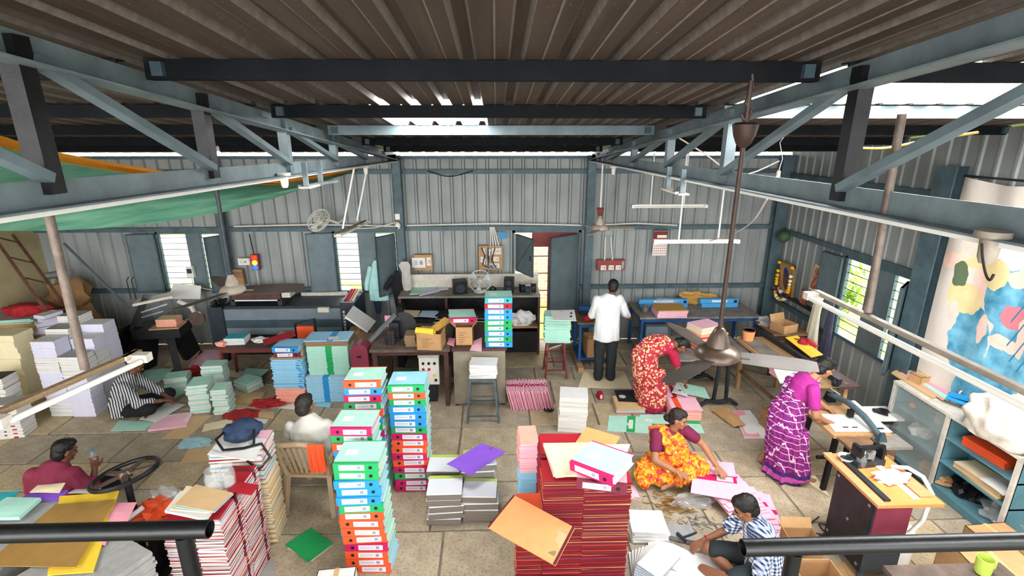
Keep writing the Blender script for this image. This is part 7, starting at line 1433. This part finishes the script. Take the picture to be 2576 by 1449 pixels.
# --- seated woman in orange saree
L0 = V((1.95, 4.88, .1)); t = P('person in an orange saree sitting cross-legged on a pile of catalogues', L0)
X = lambda x, y, z: V((x, y, z)) - L0
hp, ch, nk, hd = X(1.9, 4.92, .2), X(1.91, 4.9, .47), X(1.93, 4.88, .63), X(1.965, 4.85, .735); HM = headM(-118, -14, -4)
b = B(); tube2(b, [hp, (hp+ch)/2, ch, nk-UP*.05], [.16, .135, .15, .06], [.12, .105, .105, .05], (.95, .3, 0)); cap(b, nk-UP*.05, hd-UP*.03, .05, .048); head(b, hd, HM, .95)
aR = [X(1.745, 4.85, .54), X(1.69, 4.68, .34), X(1.9, 4.58, .26)]; aL = [X(2.09, 4.93, .54), X(2.27, 4.84, .42), X(2.36, 4.66, .27)]
limb(b, aR, [.05, .042, .028]); hand(b, aR[2], (.8, -.3, -.25), (0, -.2, 1), 1, 30, .95); limb(b, aL, [.05, .042, .028]); hand(b, aL[2], (.45, -.75, -.42), (0, -.3, 1), 1, 15, .95, 12)
for k, kn, an in ((1, X(2.2, 4.72, .2), X(1.9, 4.62, .12)), (-1, X(1.6, 4.72, .17), X(1.94, 4.7, .09))): limb(b, [X(1.9+.1*k, 4.88, .2), kn, an], [.09, .07, .045]); foot(b, an, (-.9*k, -.3, 0), .9)
fuse(b, 'body', 'skin tan', t, .0065); face(t, hd, HM, .95); hair(t, hd, HM, 'hair greying', .95, (0, -.115, -.04))
b = B(); tube2(b, [X(1.905, 4.9, .34), ch, X(1.92, 4.89, .56), X(1.93, 4.885, .6)], [.15, .165, .14, .09], [.12, .12, .1, .075], (.95, .3, 0))
for a in (aL, aR): limb(b, [a[0], a[0].lerp(a[1], .55)], [.074, .064])
fuse(b, 'blouse', 'blouse maroon', t, .009, 4, .006, (10, 10, 8), 4)
b = B(); tube2(b, [X(1.9, 4.9, .1), X(1.9, 4.9, .22), X(1.905, 4.88, .36)], [.23, .21, .165], [.19, .17, .14], (.95, .3, 0))
for k, kn, an in ((1, X(2.19, 4.73, .2), X(1.95, 4.62, .14)), (-1, X(1.6, 4.72, .16), X(1.82, 4.66, .12))): limb(b, [X(1.9+.1*k, 4.86, .22), kn, an], [.13, .12, .085])
limb(b, [X(1.6, 4.7, .14), X(1.58, 4.64, .09)], [.1, .075])
tube2(b, [X(1.99, 4.8, .3), X(1.96, 4.79, .42), X(1.9, 4.8, .52), X(1.81, 4.86, .6), X(1.79, 4.97, .56), X(1.83, 5.03, .35)], [.13, .13, .11, .09, .09, .12], [.05, .045, .04, .03, .03, .03], (1, .2, 0))
fuse(b, 'saree', 'orange saree', t, .009, 3, .03, (17, 17, 12), 13)
for a, d in ((aL, .97), (aR, .96)): 
    c = a[1].lerp(a[2], d); q = B(); dd = (a[2]-a[1]).normalized(); u = dd.orthogonal().normalized(); w = dd.cross(u); q.path([c+.034*(math.cos(2*math.pi*k/16)*u+math.sin(2*math.pi*k/16)*w) for k in range(17)], .004, 6, False); q.o('bangle', 'bangle', t, smooth=True)
q = B(); q.path([nk + V((.07*math.cos(a), .06*math.sin(a)-.02, -.03-.04*(1-math.sin(a))*.5)) for a in [2*math.pi*k/18 for k in range(19)]], .004, 6, False); q.o('necklace', 'bangle', t)
# --- bending woman in magenta plaid saree
L0 = V((3.27, 4.86, 0)); t = P('person in a magenta plaid saree leaning over the board shear', L0)
X = lambda x, y, z: V((x, y, z)) - L0
hp, ch, nk, hd = X(3.2, 4.9, .80), X(3.31, 4.87, 1.1), X(3.42, 4.86, 1.24), X(3.50, 4.86, 1.31); HM = headM(-84, -28)
b = B(); tube2(b, [hp, (hp+ch)/2, ch, nk-V((.04, 0, .03))], [.15, .13, .15, .06], [.11, .1, .1, .05], (-.1, 1, 0)); cap(b, nk-V((.03, 0, .03)), hd, .05, .05); head(b, hd, HM, .95)
aR = [X(3.31, 4.7, 1.13), X(3.33, 4.62, .88), X(3.52, 4.7, .765)]; aL = [X(3.38, 5.03, 1.12), X(3.5, 5.02, .92), X(3.68, 4.96, .78)]
for a, sd in ((aL, 1), (aR, -1)): limb(b, a, [.046, .039, .027]); hand(b, a[2], a[2]-a[1]+V((0, 0, .06)), UP, sd, 18, .92)
limb(b, [X(3.22, 4.98, .76), X(3.2, 5.0, .42), X(3.1, 5.04, .09)], [.09, .06, .042]); foot(b, X(3.1, 5.04, .085), (1, -.3, 0), .9); limb(b, [X(3.22, 4.82, .76), X(3.3, 4.78, .42), X(3.36, 4.74, .09)], [.09, .06, .042]); foot(b, X(3.36, 4.74, .085), (1, -.4, 0), .9)
fuse(b, 'body', 'skin tan', t, .007); face(t, hd, HM, .95); hair(t, hd, HM, 'hair black', .97, (0, -.11, .0))
b = B(); tube2(b, [hp.lerp(ch, .6), ch, X(3.37, 4.865, 1.18), nk-V((.03, 0, .03))], [.14, .16, .13, .075], [.11, .115, .095, .065], (-.1, 1, 0))
for a in (aL, aR): limb(b, [a[0], a[0].lerp(a[1], .6)], [.07, .06])
fuse(b, 'blouse', 'blouse magenta', t, .009, 4, .006, (10, 10, 8), 1)
b = B(); tube2(b, [X(3.23, 4.86, .012), X(3.23, 4.86, .1), X(3.22, 4.87, .35), X(3.2, 4.89, .6), X(3.2, 4.9, .78), X(3.25, 4.89, .92), X(3.3, 4.87, 1.03)], [.23, .22, .2, .195, .195, .165, .13], [.2, .19, .175, .17, .155, .135, .125], (-.1, 1, 0))
tube2(b, [X(3.3, 4.74, .06), X(3.28, 4.75, .3), X(3.24, 4.78, .62)], [.15, .13, .14], [.14, .13, .14], (0, 1, 0)); tube2(b, [X(3.4, 4.96, .92), X(3.4, 5.0, 1.06), X(3.33, 5.03, 1.15), X(3.24, 5.0, 1.08), X(3.17, 4.95, .85)], [.07, .09, .09, .09, .1], [.06, .04, .03, .03, .03], (0, 1, 0))
fuse(b, 'saree', 'plaid saree', t, .0095, 3, .034, (17, 17, 2.2), 17)
# --- seated man in checked shirt, facing left
L0 = V((2.2, 3.52, 0)); t = P('person in a blue and white checked shirt sitting before the open book', L0)
X = lambda x, y, z: V((x, y, z)) - L0
hp, ch, nk, hd = X(2.26, 3.46, .14), X(2.25, 3.5, .4), X(2.16, 3.53, .57), X(2.1, 3.55, .66); HM = headM(78, -28)
b = B(); tube2(b, [hp, (hp+ch)/2, ch, nk-UP*.05], [.15, .14, .155, .06], [.11, .1, .1, .05], (.1, -1, 0)); cap(b, nk-UP*.05, hd-UP*.03, .054, .05); head(b, hd, HM, .98)
aR = [X(2.19, 3.68, .48), X(2.07, 3.74, .26), X(1.86, 3.72, .16)]; aL = [X(2.2, 3.33, .46), X(2.1, 3.2, .24), X(1.92, 3.28, .14)]
for a, sd in ((aL, 1), (aR, -1)): limb(b, a, [.046, .039, .029]); hand(b, a[2], a[2]-a[1], UP, sd, 45)
for k, kn, an in ((1, X(1.86, 3.6, .2), X(2.02, 3.42, .08)), (-1, X(1.9, 3.26, .18), X(1.78, 3.5, .07))): limb(b, [X(2.2, 3.48+.1*k, .13), kn, an], [.085, .058, .042]); foot(b, an, (-.8, .5 if k < 0 else -.3, 0))
fuse(b, 'body', 'skin brown', t, .007); face(t, hd, HM, .98); hair(t, hd, HM, 'hair black', 1.0)
b = B(); tube2(b, [X(2.27, 3.45, .04), X(2.27, 3.46, .2), X(2.26, 3.49, .36), X(2.22, 3.51, .47), X(2.18, 3.525, .54), X(2.16, 3.53, .58)], [.2, .205, .205, .19, .13, .068], [.15, .15, .135, .12, .09, .062], (.1, -1, 0))
for a in (aL, aR): limb(b, [a[0], a[0].lerp(a[1], .75)], [.078, .07])
fuse(b, 'shirt', 'check shirt', t, .009, 4, .016, (8, 8, 6), 19)
b = B(); tube2(b, [X(2.25, 3.47, .12), X(2.16, 3.48, .12)], [.19, .18], [.11, .1], (.1, -1, 0))
for k, kn in ((1, X(1.9, 3.58, .2)), (-1, X(1.94, 3.28, .18))): limb(b, [X(2.2, 3.48+.1*k, .13), kn], [.1, .08])
fuse(b, 'shorts', 'trouser charcoal', t, .01, 4, .008, (10, 10, 5), 3)
q = B(); c = aR[1].lerp(aR[2], .85); dd = (aR[2]-aR[1]).normalized(); u = dd.orthogonal().normalized(); w = dd.cross(u); q.path([c+.034*(math.cos(2*math.pi*k/16)*u+math.sin(2*math.pi*k/16)*w) for k in range(17)], .005, 6, False); q.o('wrist_thread', 'p red', t)
